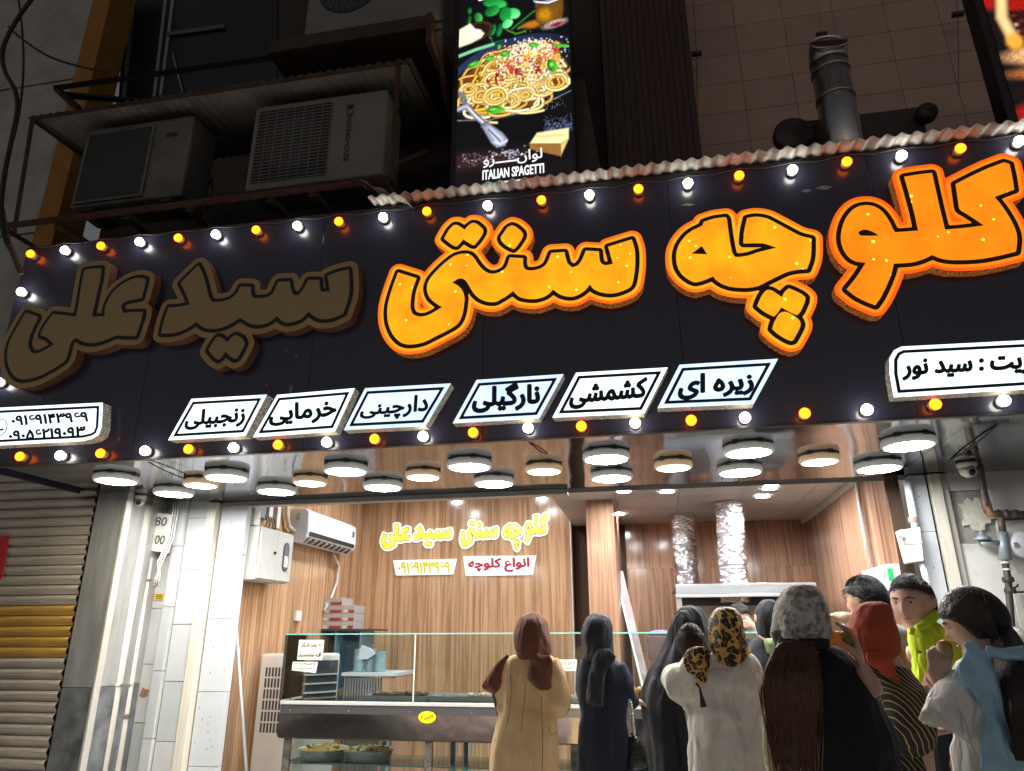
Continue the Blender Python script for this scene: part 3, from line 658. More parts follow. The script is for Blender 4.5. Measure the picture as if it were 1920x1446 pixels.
MB().box(XE-.010, XE+.006, YBK-.006, YBK+.121, 0, ZH).obj('white_edge_trim', mat('trim_white', (.7, .7, .68), .4), bw)
lw = thing('left_wall', 'wood plank side wall on the left behind the door post', 'wall', (XL, 7, 0))
MB().box(XL-.12, XL-.008, YD+.052, YBK+.1, 0, ZH+.1).obj('core', M_core, lw)
planks(lw, YD+.055, YBK, lambda a, b, c, d: MB().box(XL-.01, XL, a, b, c, d), M_wd, .08, .2, z1=ZH)
YB2 = 8.75
rb = thing('oven_wall', 'dark wood plank rear wall behind the foil ducts', 'wall', (.5, YB2, 0))
XK = aY(1172, 1000, YB2).x
MB().box(XE-.4, XRW+.12, YB2+.008, YB2+.1, 0, ZH+.1).obj('core', M_core, rb)
planks(rb, XK, XRW, lambda a, b, c, d: MB().box(a, b, YB2, YB2+.01, c, d), M_wd2, .07, .15, tiers=[(.03, 1.3), (1.3, 2.22), (2.22, ZC)])
rw = thing('right_wall', 'wood plank side wall at the right of the shop', 'wall', (XRW, 7, 0))
MB().box(XRW+.008, XRW+.1, YD+.06, YB2+.1, 0, ZH+.1).obj('core', M_core, rw)
planks(rw, YD+.07, YB2, lambda a, b, c, d: MB().box(XRW, XRW+.01, a, b, c, d), M_wd2, .09, .2)
# column, dark passage with shelves
yc = aZ(1125, 937, ZC).y
col = thing('wood_column', 'square wood clad column right of the dark passage', 'column', aY(1125, 1100, yc))
cx0, cx1 = aY(1100, 1000, yc).x, aY(1152, 1000, yc).x
MB().box(cx0, cx1, yc, yc+.02, 0, ZC).obj('front_panel', M_wd2, col)
MB().box(cx0+.001, cx1-.001, yc+.021, YB2-.01, 0, ZC).obj('side_panel', M_wd2, col)
pz = thing('storage_rack', 'dark rack with grey bundles in the passage beside the sign wall', 'rack', (XE+.2, 9.2, 0))
M_dk = mat('rack_dark', (.12, .13, .14), .5); 
MB().box(XE-.3, cx0+.3, 9.5, 9.52, 0, 2.8).obj('rear_board', mat('passage_wall', (.5, .55, .56), .6), pz)
for z in (.5, .95, 1.45, 1.78, 2.3): MB().box(XE-.2, cx0+.2, 8.9, 9.45, z, z+.03).obj('shelf', M_dk, pz)
for k, z in enumerate((.53, .98, 1.48)):
    for j in range(3):
        b = MB(); b.ball((XE+.02+j*.17, 9.15, z+.12), .12, 12, 8, (.8, 1, 1.0)); b.obj('bundle', mat('bundle_grey', (.35, .37, .38), .6, var=.4, vscale=10), pz, smooth=True)
MB().box(XE-.1, cx0+.2, 8.95, 9.4, 1.82, 2.12).obj('dark_crate', mat('crate_navy', (.02, .03, .05), .5), pz)
# ceiling
ZH = 3.26
ce = struct(MB().box(XE+.02, XRW+.1, YD+.07, 9.6, ZC+.02, ZC+.1).obj('ceiling', mat('ceiling_core', (.3, .3, .3), .9)))
M_ct = [mat('ceiling_tile_%d' % k, c, .45, var=.06, vscale=6) for k, c in enumerate([(.52, .50, .50), (.47, .455, .46), (.55, .53, .52)])]
y = YD+.08
while y < 9.5:
    x = XE+.022
    while x < XRW-.02:
        MB().box(x+.003, min(x+.6, XRW)-.003, y+.003, y+.597, ZC, ZC+.018).obj('ceiling_tile', M_ct[random.randrange(3)], ce); x += .6
    y += .6
struct(MB().box(XL-.1, XE+.019, YD+.07, YBK+.1, ZH, ZH+.08).obj('high_ceiling', M_ct[0]))
struct(MB().box(XE+.003, XE+.019, YD+.07, YBK-.01, ZC+.1, ZH).obj('ceiling_step', M_ct[1]))
hd = struct(MB().box(XB_ if False else xB, 2.3, YD+.061, YD+.068, S-.02, ZH+.06).obj('ceiling_edge', mat('edge_grey', (.3, .3, .3), .5)))
MB().box(XRW-.045, XRW-.002, YD+.3, YB2-.01, ZC-.05, ZC-.002)
tr = tag(MB().box(XRW-.045, XRW-.002, YD+.08, YB2-.012, ZC-.05, ZC-.002).obj('cable_trunking', mat('trunk_white', (.7, .7, .68), .4), bevel=.003), 'white cable trunking along ceiling edge of the right wall', 'trunking')
# recessed ceiling lamps
M_rl = emat('recessed_white', (.93, .97, 1.0), 480)
rc = None
for i, (x, y, lab) in enumerate([(1250, 921, 'left recessed ceiling lamp in front of the foil ducts'), (1443, 915, 'nearer recessed ceiling lamp at right of the foil ducts'), (1430, 930, 'farther recessed ceiling lamp at right of the foil ducts')]):
    p = aZ(x, y, ZC); loc = (p.x, p.y, ZC)
    if rc is None:
        rc = thing('recessed_lamp', lab, 'ceiling light', loc, 'recessed lamps in the shop ceiling')
        MB().lathe([(.085, -.001), (.085, -.008), (.066, -.010), (.064, -.004)], loc, 28, cap=False).obj('trim_ring', mat('ring_white', (.7, .7, .7), .4), rc, smooth=True)
        MB().lathe([(.064, -.003), (.01, -.005)], loc, 28).obj('diffuser', M_rl, rc)
    else: copy_tree(rc, loc, lab, 'recessed lamps in the shop ceiling')
for X, Y, wh in [(-2.6, 6.5, 'air cooler end of the counter'), (-1.4, 6.5, 'middle of the counter'), (-2.6, 7.6, 'stacked cartons'), (-1.4, 7.6, 'sign wall'), (-.2, 6.6, 'tray of golden pastries'), (1.1, 6.6, 'right end of the counter'), (-.3, 7.9, 'wood column')]:  # unseen ceiling lamps added to brighten the shop interior
    copy_tree(rc, (X, Y, ZC if X > XE else ZH), 'added unseen ceiling lamp over the '+wh+', behind the soffit edge', 'added unseen lamps behind the soffit edge')

# ---- wall lettering, yellow on white outline
YG = YBK-.03
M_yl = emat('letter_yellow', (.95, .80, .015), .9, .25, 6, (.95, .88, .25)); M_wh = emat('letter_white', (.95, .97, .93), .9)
def wall_word(keys, box, label):
    """traced word outlines refitted into a pixel box on the back wall"""
    pts = [p for k in keys for lp in WL[k] for p in lp]; lo = np.min(pts, 0); hi = np.max(pts, 0)
    q = [aY(*c, YG) for c in box]; TL, TR, BR, BL = q
    def f(p):
        u = (p[0]-lo[0])/(hi[0]-lo[0]); v = (p[1]-lo[1])/(hi[1]-lo[1]); r = (BL*(1-u)+BR*u)*(1-v)+(TL*(1-u)+TR*u)*v; return (r.x, r.z)
    r = thing('wall_lettering', label, 'sign lettering', q[3])
    loops = [[f(p) for p in lp] for k in keys for lp in WL[k]]
    gx, gy, d = sdf_grid(loops, .06, .004)
    halo = contours(gx, gy, d, .026); thin = contours(gx, gy, d, .006)
    MB().prism(halo, YG, YBK-.002).obj('white_backing', M_wh, r)
    MB().prism(thin, YG-.002, YG-.0005).obj('dark_outline', mat('vinyl_black'), r)
    MB().prism(loops, YG-.004, YG-.0025).obj('yellow_letters', M_yl, r)
wall_word(['che', 'kolu'], [(944, 975), (1026, 962), (1026, 1026), (944, 1034)], 'rightmost yellow Persian word on the wood back wall')
wall_word(['santi'], [(864, 978), (932, 976), (932, 1020), (864, 1026)], 'middle yellow Persian word on the wood back wall')
wall_word(['seyed', 'ali'], [(715, 984), (846, 980), (846, 1024), (715, 1030)], 'left pair of yellow Persian words on the wood back wall')
def panel_sign(label, quad, s, tq, ink):
    q = [aY(*c, YG) for c in quad]; r = thing('wall_panel_sign', label, 'sign', q[3])
    MB().hexa(q, [v+Vector((0, .028, 0)) for v in q]).obj('board', M_wh, r, bevel=.003)
    text_on('lettering', s, Q(tq, YG-.002), ink, r, .05)
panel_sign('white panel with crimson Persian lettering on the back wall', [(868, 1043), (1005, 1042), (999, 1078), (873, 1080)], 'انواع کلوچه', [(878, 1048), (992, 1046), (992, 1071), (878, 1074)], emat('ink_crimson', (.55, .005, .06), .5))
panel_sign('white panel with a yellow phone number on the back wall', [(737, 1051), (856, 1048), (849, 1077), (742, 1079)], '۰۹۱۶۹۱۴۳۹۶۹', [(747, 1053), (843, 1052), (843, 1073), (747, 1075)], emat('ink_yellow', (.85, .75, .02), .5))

# ---- split air conditioner on the left wall
XA = XL+.2
ac = thing('split_air_conditioner', 'white split air conditioner high on the left wall', 'air conditioner', aX(600, 1030, XL))
y0, y1 = aX(580, 952, XA).y, aX(668, 990, XA).y; zt, zb = 2.70, 2.36
M_acw = mat('ac_white', (.72, .73, .78), .25, var=.03); M_acg = mat('ac_grey', (.55, .55, .57), .35)
prof = [(XL+.002, zb+.02), (XL+.12, zb), (XA-.01, zb+.06), (XA+.005, zb+.12), (XA, zt-.03), (XA-.04, zt), (XL+.002, zt)]
b = MB(); b.rings([[Vector((x, yy, z)) for x, z in prof] for yy in (y0+.012, y1-.012)]); b.obj('body', M_acw, ac, bevel=.01)
for a, c in ((y0, y0+.011), (y1-.011, y1)):
    MB().rings([[Vector((x, yy, z)) for x, z in prof] for yy in (a, c)]).obj('end_cap', M_acg if a == y0 else M_acw, ac, bevel=.006)
def quad_x(X, A, B, Z0, Z1, X2=None): X2 = X if X2 is None else X2; return [Vector((X2, A, Z0)), Vector((X2, B, Z0)), Vector((X, B, Z1)), Vector((X, A, Z1))]
def slab(name, q, m, parent, t=.004):
    n = (q[1]-q[0]).cross(q[3]-q[0]).normalized(); return MB().hexa([v+n*t for v in q], q).obj(name, m, parent)
slab('dark_slot', quad_x(XA+.006, y0+.05, y1-.04, zb+.075, zb+.115, XA-.002), mat('slot_black', (.01, .012, .016), .2), ac)
lv = slab('air_outlet', quad_x(XA-.012, y0+.07, y1-.06, zb+.012, zb+.058, XL+.128), mat('slot_black'), ac)
for k in range(9):
    yy = y0+.09+k*(y1-y0-.18)/8
    slab('outlet_fin', quad_x(XA-.010, yy, yy+.045, zb+.018, zb+.05, XL+.13), mat('fin_grey', (.5, .52, .54), .4), ac, .008)
slab('floral_emblem', quad_x(XA+.002, y1-.10, y1-.05, zb+.19, zb+.26), mat('emblem_navy', (.02, .04, .12), .3), ac)
el = MB().box(XL+.07, XL+.11, y0-.003, y0+.001, zt-.11, zt-.05).obj('energy_label', mat('label_mix', (.6, .5, .1), .5, col2=(.1, .3, .1), vscale=30), ac)
hose = tag(MB().tube([aX(625, 1038, XL+.06), aX(635, 1060, XL+.05), aX(632, 1090, XL+.03), aX(622, 1118, XL+.03), aX(608, 1145, XL+.03)], .014, 8).obj('drain_hose', mat('hose_white', (.62, .62, .6), .5), smooth=True), 'white drain hose curving down from the split air conditioner', 'hose')
dct = tag(MB().tube([aX(541, 930, XL+.05), aX(538, 965, XL+.05), aX(542, 988, XL+.05), aX(556, 1000, XL+.06)], .022, 10).obj('refrigerant_line', mat('wrap_cream', (.6, .54, .42), .7, bump=.3, bscale=80), smooth=True), 'cream wrapped pipe left of the split air conditioner', 'pipe')
# ---- electric cabinet, extinguisher and trunking
cb = thing('electric_cabinet', 'grey two part electric cabinet on the left wall', 'cabinet', aX(510, 1090, XL))
XC_ = XL+.22
ya, yb = aX(490, 986, XC_).y, aX(551, 1001, XC_).y; za, zb_ = aX(520, 1092, XC_).z, aX(490, 986, XC_).z
ym = aX(523, 993, XC_).y
M_cab = mat('cabinet_grey', (.50, .50, .47), .45, var=.06)
MB().box(XL+.002, XC_-.012, ya, yb, za, zb_).obj('body', M_cab, cb, bevel=.004)
MB().box(XC_-.010, XC_+.008, ya+.012, ym-.003, za+.012, zb_-.012).obj('door', M_cab, cb, bevel=.003)
MB().box(XC_-.010, XC_+.006, ym+.003, yb-.006, za+.012, zb_-.012).obj('meter_door', M_cab, cb, bevel=.003)
MB().ball((XC_+.014, ym-.05, (za+zb_)/2+.02), .014).obj('knob', mat('knob_black', (.02, .02, .02), .4), cb, smooth=True)
def capsule_x(X, yc_, z0, z1, r, name, m, t=.004):
    lp = [(yc_+r*math.cos(q), z1-r+r*math.sin(q)) for q in np.linspace(0, math.pi, 9)]+[(yc_+r*math.cos(q), z0+r+r*math.sin(q)) for q in np.linspace(math.pi, 2*math.pi, 9)]
    b = MB(); b.rings([[Vector((x, p[0], p[1])) for p in lp] for x in (X, X+t)]); return b.obj(name, m, cb)
yq = (ym+yb)/2+.02
capsule_x(XC_+.006, yq, za+.10, zb_-.09, .055, 'window_gasket', mat('knob_black'))
capsule_x(XC_+.009, yq, za+.115, zb_-.105, .045, 'window_pane', mat('window_slate', (.12, .13, .16), .15), .003)
MB().box(XC_+.0125, XC_+.0145, yq-.036, yq+.036, za+.14, za+.24).obj('meter_card', mat('card_white', (.6, .66, .7), .5, col2=(.45, .45, .05), vscale=14, thr=(.45, .5)), cb)
fe = thing('fire_extinguisher', 'red fire extinguisher squeezed between white panel and cabinet', 'fire extinguisher', aX(462, 1090, XL))
e0 = aY(468, 1070, 5.86)
h = aY(468, 1010, 5.86).z-e0.z
M_red = mat('extinguisher_red', (.55, .02, .015), .3)
MB().lathe([(.01, -.01), (.042, 0), (.048, .02), (.048, h*.8), (.038, h*.93), (.02, h)], e0, 20).obj('cylinder', M_red, fe, smooth=True)
MB().lathe([(.0486, h*.42), (.0486, h*.68)], e0, 20, cap=False).obj('pink_label', mat('label_pink', (.65, .12, .25), .4, var=.5, vscale=40), fe, smooth=True)
MB().lathe([(.0486, h*.70), (.0486, h*.77)], e0, 20, cap=False).obj('white_label', mat('label_white', (.6, .6, .65), .4), fe, smooth=True)
MB().lathe([(.022, h), (.022, h+.03), (.012, h+.05)], e0, 12).box(e0.x-.01, e0.x+.01, e0.y-.09, e0.y+.02, e0.z+h+.05, e0.z+h+.065).obj('valve_handle', mat('knob_black'), fe)
MB().tube([e0+Vector((0, -.02, h+.03)), e0+Vector((-.05, -.06, h)), e0+Vector((-.065, -.05, h*.6)), e0+Vector((-.062, -.04, h*.35))], .009, 8).obj('hose', mat('knob_black'), fe, smooth=True)
tk = thing('wall_switchgear', 'grey modem box with white duct and cables above the cabinet', 'switchgear', aX(495, 985, XL))
for nm, x0p, x1p, yt_, yb_, dx, m_ in (('wide_duct', 476, 488, 900, 984, .10, 'trunk_white'), ('thin_duct', 519, 525, 900, 990, .04, 'trunk_white')):
    A = aX(x0p, 980, XL+dx).y; B_ = aX(x1p, 980, XL+dx).y
    MB().box(XL+.001, XL+dx, A, B_, aX(x0p, yb_, XL+dx).z, ZC-.01).obj(nm, mat(m_), tk, bevel=.003)
A = aX(490, 970, XL+.06); B_ = aX(510, 940, XL+.06)
MB().box(XL+.001, XL+.06, A.y, B_.y, A.z, B_.z).obj('modem', mat('modem_grey', (.28, .29, .3), .5), tk, bevel=.004)
MB().box(XL+.061, XL+.085, B_.y-.07, B_.y-.0, A.z+.02, B_.z+.03).obj('power_supply', mat('trunk_white'), tk, bevel=.004)
for k in range(4): MB().tube([A+Vector((.02, .03+k*.05, .02)), A+Vector((.04, .05+k*.05, -.04)), A+Vector((.03, .02+k*.07, -.09))], .005, 6).obj('cable', mat('knob_black'), tk)
# socket with adapter and leaning pole
so = thing('wall_socket', 'white wall socket with plugged adapter and orange cable on the left wall', 'socket', aX(560, 1155, XL))
p = aX(561, 1155, XL+.03); MB().box(XL+.001, XL+.03, p.y-.06, p.y+.06, p.z-.05, p.z+.05).obj('plug_body', mat('trunk_white'), so, bevel=.005)
MB().tube([p+Vector((0, 0, -.05)), p+Vector((.0, .0, -.12)), p+Vector((.02, -.02, -.2)), p+Vector((.03, -.05, -.45))], .007, 6).obj('cable', mat('cable_orange', (.6, .25, .12), .5), so)
pp = [aX(442, 1172, XL+.03), aX(462, 1446, XL+.25)]; dd = (pp[1]-pp[0])/(pp[0].z-pp[1].z)
tag(MB().tube([pp[0], pp[1]+dd*(pp[1].z-.035)], .014, 10).obj('leaning_pole', mat('galv_pole', (.5, .5, .5), .4, metal=.4), smooth=True), 'thin grey metal pole leaning on the left wood wall', 'pole')

# ---- ducts, hood, leaning board
M_foil = mat('foil', (.72, .73, .75), .22, metal=1.0, bump=1.0, bscale=38)
def foil_duct(label, px0, px1, Y, r):
    a, b_ = aY(*px0, Y), aY(*px1, Y); a.z = ZC-.001; r_ = thing('foil_duct', label, 'duct', b_)
    b = MB(); n = 40; rings = []
    for i in range(61):
        t = i/60; c = b_.lerp(a, t)
        rg = []
        for k in range(n):
            q = 2*math.pi*k/n; rr = r*(1+.05*math.sin(5*q+9*t*6)*math.sin(23*t+q*2)+random.uniform(-.045, .045))
            if abs(t-.33) < .02 or abs(t-.66) < .02: rr *= .95
            rg.append(c+Vector((rr*math.cos(q), rr*math.sin(q), 0)))
        rings.append(rg)
    b.rings(rings).obj('foil_wrap', M_foil, r_, smooth=False)
    for t in (.33, .66): c = b_.lerp(a, t); MB().lathe([(r*1.0, -.012), (r*1.035, -.006), (r*1.035, .006), (r, .012)], c, 30).obj('tape_band', mat('foil_tape', (.8, .8, .8), .3, metal=1), r_, smooth=True)
    MB().lathe([(r*1.25, -.012), (r*1.25, -.002)], (a.x, a.y, ZC), 30).obj('ceiling_collar', mat('galv'), r_)
foil_duct('left and more distant foil wrapped exhaust duct above the steel hood', (1278, 946), (1291, 1130), 8.2, .125)
foil_duct('right and nearer foil wrapped exhaust duct above the steel hood', (1365, 922), (1378, 1130), 7.45, .133)
M_hood = mat('hood_steel', (.34, .35, .36), .38, metal=.85, var=.1, vscale=2, vstretch=(1, 1, 10))
hq = 7.15; hx0, hx1 = aY(1266, 1095, hq).x, XRW-.3
hz0, hz1 = aY(1266, 1121, hq).z, aY(1266, 1096, hq).z
ho = thing('extractor_hood', 'wide stainless steel extractor hood in front of the oven', 'hood', (hx0, hq, hz0))
MB().box(hx0, hx1, hq, hq+.02, hz0+.03, hz1).obj('front_apron', M_hood, ho, bevel=.003)
MB().box(hx0-.004, hx1, hq-.02, hq+.03, hz0, hz0+.028).obj('lower_lip', mat('lip_steel', (.55, .55, .55), .3, metal=.8), ho, bevel=.003)
MB().box(hx0, hx1, hq+.021, 8.5, hz1-.02, hz1-.001).obj('top_sheet', M_hood, ho)
MB().box(hx0, hx0+.05, hq+.022, hq+.06, .8, hz0).obj('side_post', mat('lip_steel'), ho)
ov = thing('baking_oven', 'dark glazed oven under the steel hood', 'oven', (.9, 7.4, 0))
MB().box(hx0+.06, hx1, 7.55, 8.6, .03, 1.1).obj('body', M_hood, ov, bevel=.005)
MB().box(hx0+.06, hx1, 7.6, 8.6, 1.102, hz1-.03).obj('dark_opening', mat('oven_dark', (.035, .04, .045), .25), ov)
MB().box(hx0+.07, hx1-.3, 7.585, 7.597, 1.25, hz0-.06).obj('canvas_curtain', mat('canvas', (.33, .30, .24), .8, var=.3, vscale=6), ov)
lb_ = thing('leaning_board', 'long narrow board leaning against the rear wall beside the column', 'board', aY(1205, 1270, 7.6))
q = [aY(1153, 1063, 8.1), aY(1168, 1072, 8.1), aY(1213, 1270, 7.3), aY(1203, 1268, 7.3)]
dn = (q[3]-q[0])/(q[0].z-q[3].z); q[2] += dn*(q[2].z-.04); q[3] += dn*(q[3].z-.04)
MB().hexa(q, [v+Vector((.0, .03, 0)) for v in q]).obj('plank', mat('board_grey', (.36, .27, .26), .6, var=.2), lb_)
q2 = [v+Vector((-.024, -.002, 0)) for v in (q[0], q[0]+Vector((.022, 0, 0)), q[3]+Vector((.022, 0, 0)), q[3])]
MB().hexa(q2, [v+Vector((0, .03, 0)) for v in q2]).obj('light_edge', mat('edge_pale', (.6, .57, .52), .5), lb_)
bk = thing('purple_cloth_basket', 'small basket with a purple cloth beside the leaning board', 'basket', aY(1240, 1190, 7.0))
p = aY(1238, 1188, 7.0); MB().box(p.x-.12, p.x+.12, 7.0, 7.2, p.z-.22, p.z-.02).obj('basket', mat('basket_brown', (.12, .07, .06), .6, var=.3, vscale=40), bk, bevel=.01)
b = MB(); b.ball((p.x, 7.1, p.z+.0), .11, 14, 8, (1, .8, .3)); b.obj('cloth', mat('cloth_purple', (.16, .10, .22), .8, bump=.6, bscale=20), bk, smooth=True)

# ---- right side fittings
cd = tag(MB().tube([aX(1606, 905, XRW-.03), aX(1632, 1064, XRW-.03)], .018, 10).obj('conduit_pipe', mat('pvc_bright', (.74, .74, .72), .35), smooth=True), 'white conduit running down the right wall to the breaker box', 'conduit')
p = aX(1632, 1066, XRW-.10); p2 = aX(1668, 1125, XRW-.10)
bb = thing('breaker_box', 'white breaker box with green mark on the right wall', 'box', (XRW, p.y, p2.z))
yA, yB_ = aX(1664, 1090, XRW-.1).y, aX(1618, 1090, XRW-.1).y
MB().box(XRW-.1, XRW-.001, min(yA, yB_), max(yA, yB_), p2.z, p.z).obj('housing', mat('trunk_white'), bb, bevel=.006)
ymx, ymn = max(yA, yB_), min(yA, yB_)
MB().box(XRW-.104, XRW-.1005, ymn+.02, ymn+.05, p.z-.1, p.z-.03).obj('rating_label', mat('modem_grey'), bb)
MB().box(XRW-.09, XRW-.05, ymn-.004, ymn-.0005, p.z-.12, p.z-.03) .obj('green_switch', mat('switch_green', (.02, .35, .12), .4), bb)
# right pillar: white panel, cream jamb, patched wall
rp_ = thing('right_door_post', 'white panel and cream jamb at the right end of the shop front', 'door frame', (2.05, YD, 0))
ux = [aY(x, 1000, YD).x for x in (1722, 1752, 1757, 1778, 1792)]
for a, b_ in zip([0, .55, 1.1, 1.65, 2.18], [.55, 1.1, 1.65, 2.18, S-.004]):
    MB().box(ux[0], ux[1], YD-.03, YD+.06, a+.002, b_-.002).obj('panel', M_panel, rp_, bevel=.002)
MB().box(ux[1]+.002, ux[2]-.002, YD-.01, YD+.06, 0, S-.004).obj('dark_gap', mat('joint_black'), rp_)
MB().box(ux[2], ux[3], YD-.06, YD+.06, 0, S-.004).obj('cream_jamb', M_frame, rp_, bevel=.004)
MB().box(ux[3]+.002, ux[4], YD-.04, YD+.06, 0, S-.004).obj('thin_trim', mat('trim_cream'), rp_, bevel=.003)
for k in range(7): MB().lathe([(.005, 0), (.005, .004)], (random.uniform(ux[0]+.02, ux[1]-.02), YD-.028, random.uniform(.6, 2.5)), 8, 'Y').obj('screw', M_scr, rp_)
sbx = thing('service_box', 'white electric service box on the white right door post', 'box', aY(1715, 1050, YD-.1))
q = Q([(1686, 994), (1726, 988), (1733, 1052), (1703, 1056)], YD-.14); MB().hexa(q, [v+Vector((0, .1, 0)) for v in q]).obj('housing', mat('box_bright', (.70, .70, .66), .45), sbx, bevel=.008)
q = Q([(1692, 1017), (1729, 1014), (1730, 1019), (1693, 1022)], YD-.146); MB().hexa(q, [v+Vector((0, .01, 0)) for v in q]).obj('lid_seam', mat('box_bright'), sbx, bevel=.002)
c = aY(1690, 1003, YD-.16); MB().lathe([(.022, 0), (.022, .03)], c, 14, 'Y').obj('cable_gland', mat('modem_grey'), sbx)
MB().tube([aY(1700, 900, YD-.09), aY(1712, 965, YD-.09), aY(1716, 990, YD-.09)], .026, 10).obj('feed_pipe', mat('pvc_bright'), sbx, smooth=True)
MB().tube([aY(1728, 1055, YD-.09), aY(1738, 1092, YD-.09), aY(1752, 1170, YD-.09)], .020, 10).obj('outlet_pipe', mat('pvc_bright'), sbx, smooth=True)
c = aY(1712, 975, YD-.09); MB().lathe([(.03, -.02), (.034, 0), (.03, .02)], c, 14).obj('coupling', mat('coupling_brown', (.35, .24, .2), .6), sbx)

YP = YD-.02
pw = thing('patched_wall', 'stained white wall with rough plaster patch at the right edge', 'wall', (2.8, YP, 0))
M_pw = mat('stained_white', (.74, .74, .69), .7, var=.25, vscale=2.2, bump=.15, bscale=12, col2=(.48, .45, .37), thr=(.28, .46))
M_pc = mat('cement_grey', (.36, .35, .32), .85, var=.25, vscale=5, bump=.3, bscale=30)
z1 = aY(1830, 920, YP).z; z2 = aY(1830, 1018, YP).z
xp = aY(1868, 980, YP).x
MB().box(ux[4]+.004, xp-.003, YP, YP+.2, 0, z2-.004).obj('lower_slab', M_pw, pw, bevel=.003)
MB().box(ux[4]+.004, xp-.003, YP+.02, YP+.2, z2, z1).obj('cement_patch_bed', M_pc, pw)
MB().box(ux[4]+.004, xp-.003, YP-.004, YP+.2, z1+.004, 2.9).obj('upper_slab', mat('slab_grey', (.60, .60, .58), .6, var=.15, vscale=3), pw)
for k, (a, b_) in enumerate(((0, .9), (.905, 1.75), (1.755, 2.25), (2.255, 2.9))): MB().box(xp, 5.2, YP-.006, YP+.2, a+.003, b_-.003).obj('slab', M_pw if k != 3 else mat('slab_grey'), pw, bevel=.003)
c = aY(1831, 965, YP); rad = [.10*(1+.28*random.uniform(-1, 1)) for _ in range(30)]
lp = [(c.x+rad[k]*1.0*math.cos(2*math.pi*k/30)*1.05, c.z+rad[k]*math.sin(2*math.pi*k/30)*1.15) for k in range(30)]
MB().prism([lp], YP-.003, YP+.019).obj('plaster_daub', mat('plaster_pale', (.68, .67, .56), .9, var=.2, vscale=14, bump=.5, bscale=40), pw)
sy = thing('warning_sticker', 'yellow sticker low on the patched right wall', 'sticker', aY(1804, 1095, YP-.01))
plate('paper', [(1794, 1073), (1810, 1074), (1813, 1096), (1798, 1097)], YP-.008, .003, mat('sticker_yellow'), sy)
for k in range(3): plate('print_line', [(1797.5+k*.8, 1077+k*6), (1808.5+k*.6, 1077.5+k*6), (1809+k*.6, 1079.5+k*6), (1798+k*.8, 1079+k*6)], YP-.010, .001, mat('ink_brown', (.25, .14, .01), .6), sy)
# gas pipe with regulator
gp = thing('gas_pipe', 'rusty brown gas pipe with grey regulator on the right wall', 'gas pipe', aY(1890, 1150, YP-.1))
M_gp = mat('pipe_brown', (.16, .115, .10), .5, metal=.3, var=.45, vscale=14); M_ft = mat('fitting_grey', (.30, .36, .40), .45, metal=.4, var=.2, vscale=20); M_br = mat('brass_elbow', (.40, .25, .13), .4, metal=.5)
G = lambda x, y: aY(x, y, YP-.1)
MB().tube([G(1808, 780), G(1835, 862), G(1848, 950), G(1852, 962)], .024, 12).obj('riser', M_gp, gp, smooth=True)
MB().tube([G(1849, 950), G(1856, 964), G(1872, 964)], .029, 12).obj('elbow', M_br, gp, smooth=True)
MB().tube([G(1870, 964), G(1935, 965)], .026, 12).obj('cross_pipe', M_gp, gp, smooth=True)
for x in (1873, 1888, 1905): c = G(x, 964); MB().lathe([(.033, -.012), (.033, .012)], c, 8, 'X').obj('coupling', mat('coupling_dark', (.05, .045, .045), .6, metal=.3), gp)
MB().tube([G(1876, 968), G(1880, 1000)], .023, 12).obj('drop_pipe', M_gp, gp, smooth=True)
MB().tube([G(1879, 998), G(1886, 1050)], [.036, .038], 10).obj('regulator_body', M_ft, gp, smooth=True)
c = G(1842, 1010); MB().lathe([(.052, -.012), (.056, 0), (.03, .02), (.018, .03), (.018, .055)], c, 20).obj('regulator_dome', M_ft, gp, smooth=True)
MB().tube([G(1838, 1019), G(1884, 1018)], .021, 10).obj('regulator_arm', M_ft, gp, smooth=True)
c = G(1919, 1022); MB().lathe([(.085, -.03), (.095, 0), (.085, .03)], c, 24, 'Y').obj('gas_meter_dial', mat('meter_grey', (.5, .52, .55), .4), gp, smooth=True)
MB().lathe([(.035, 0), (.04, .02), (.03, .03)], G(1897, 1024), 14, 'X').obj('union_nut', mat('lip_steel'), gp)
MB().tube([G(1884, 1052), G(1890, 1085), G(1898, 1190), G(1901, 1260)], .022, 12).obj('lower_pipe', mat('pipe_dark', (.07, .055, .05), .5, metal=.3), gp, smooth=True)
for y in (1055, 1068): MB().lathe([(.030, -.006), (.030, .006)], G(1885+(y-1055)*.15, y), 12).obj('tape_ring', mat('tape_white', (.6, .58, .52), .6), gp)
for x, y in ((1890, 1087), (1894, 1108)): MB().lathe([(.034, -.018), (.038, 0), (.034, .018)], G(x, y), 10).obj('valve_nut', mat('coupling_dark'), gp)
MB().tube([G(1890, 1106), G(1907, 1100), G(1909, 1096)], .007, 6).obj('valve_lever', mat('coupling_dark'), gp)
MB().tube([G(1880, 1182), G(1930, 1200)], .05, 10).obj('grey_junction', mat('pale_lump', (.45, .44, .4), .8, bump=.5), gp, smooth=True)
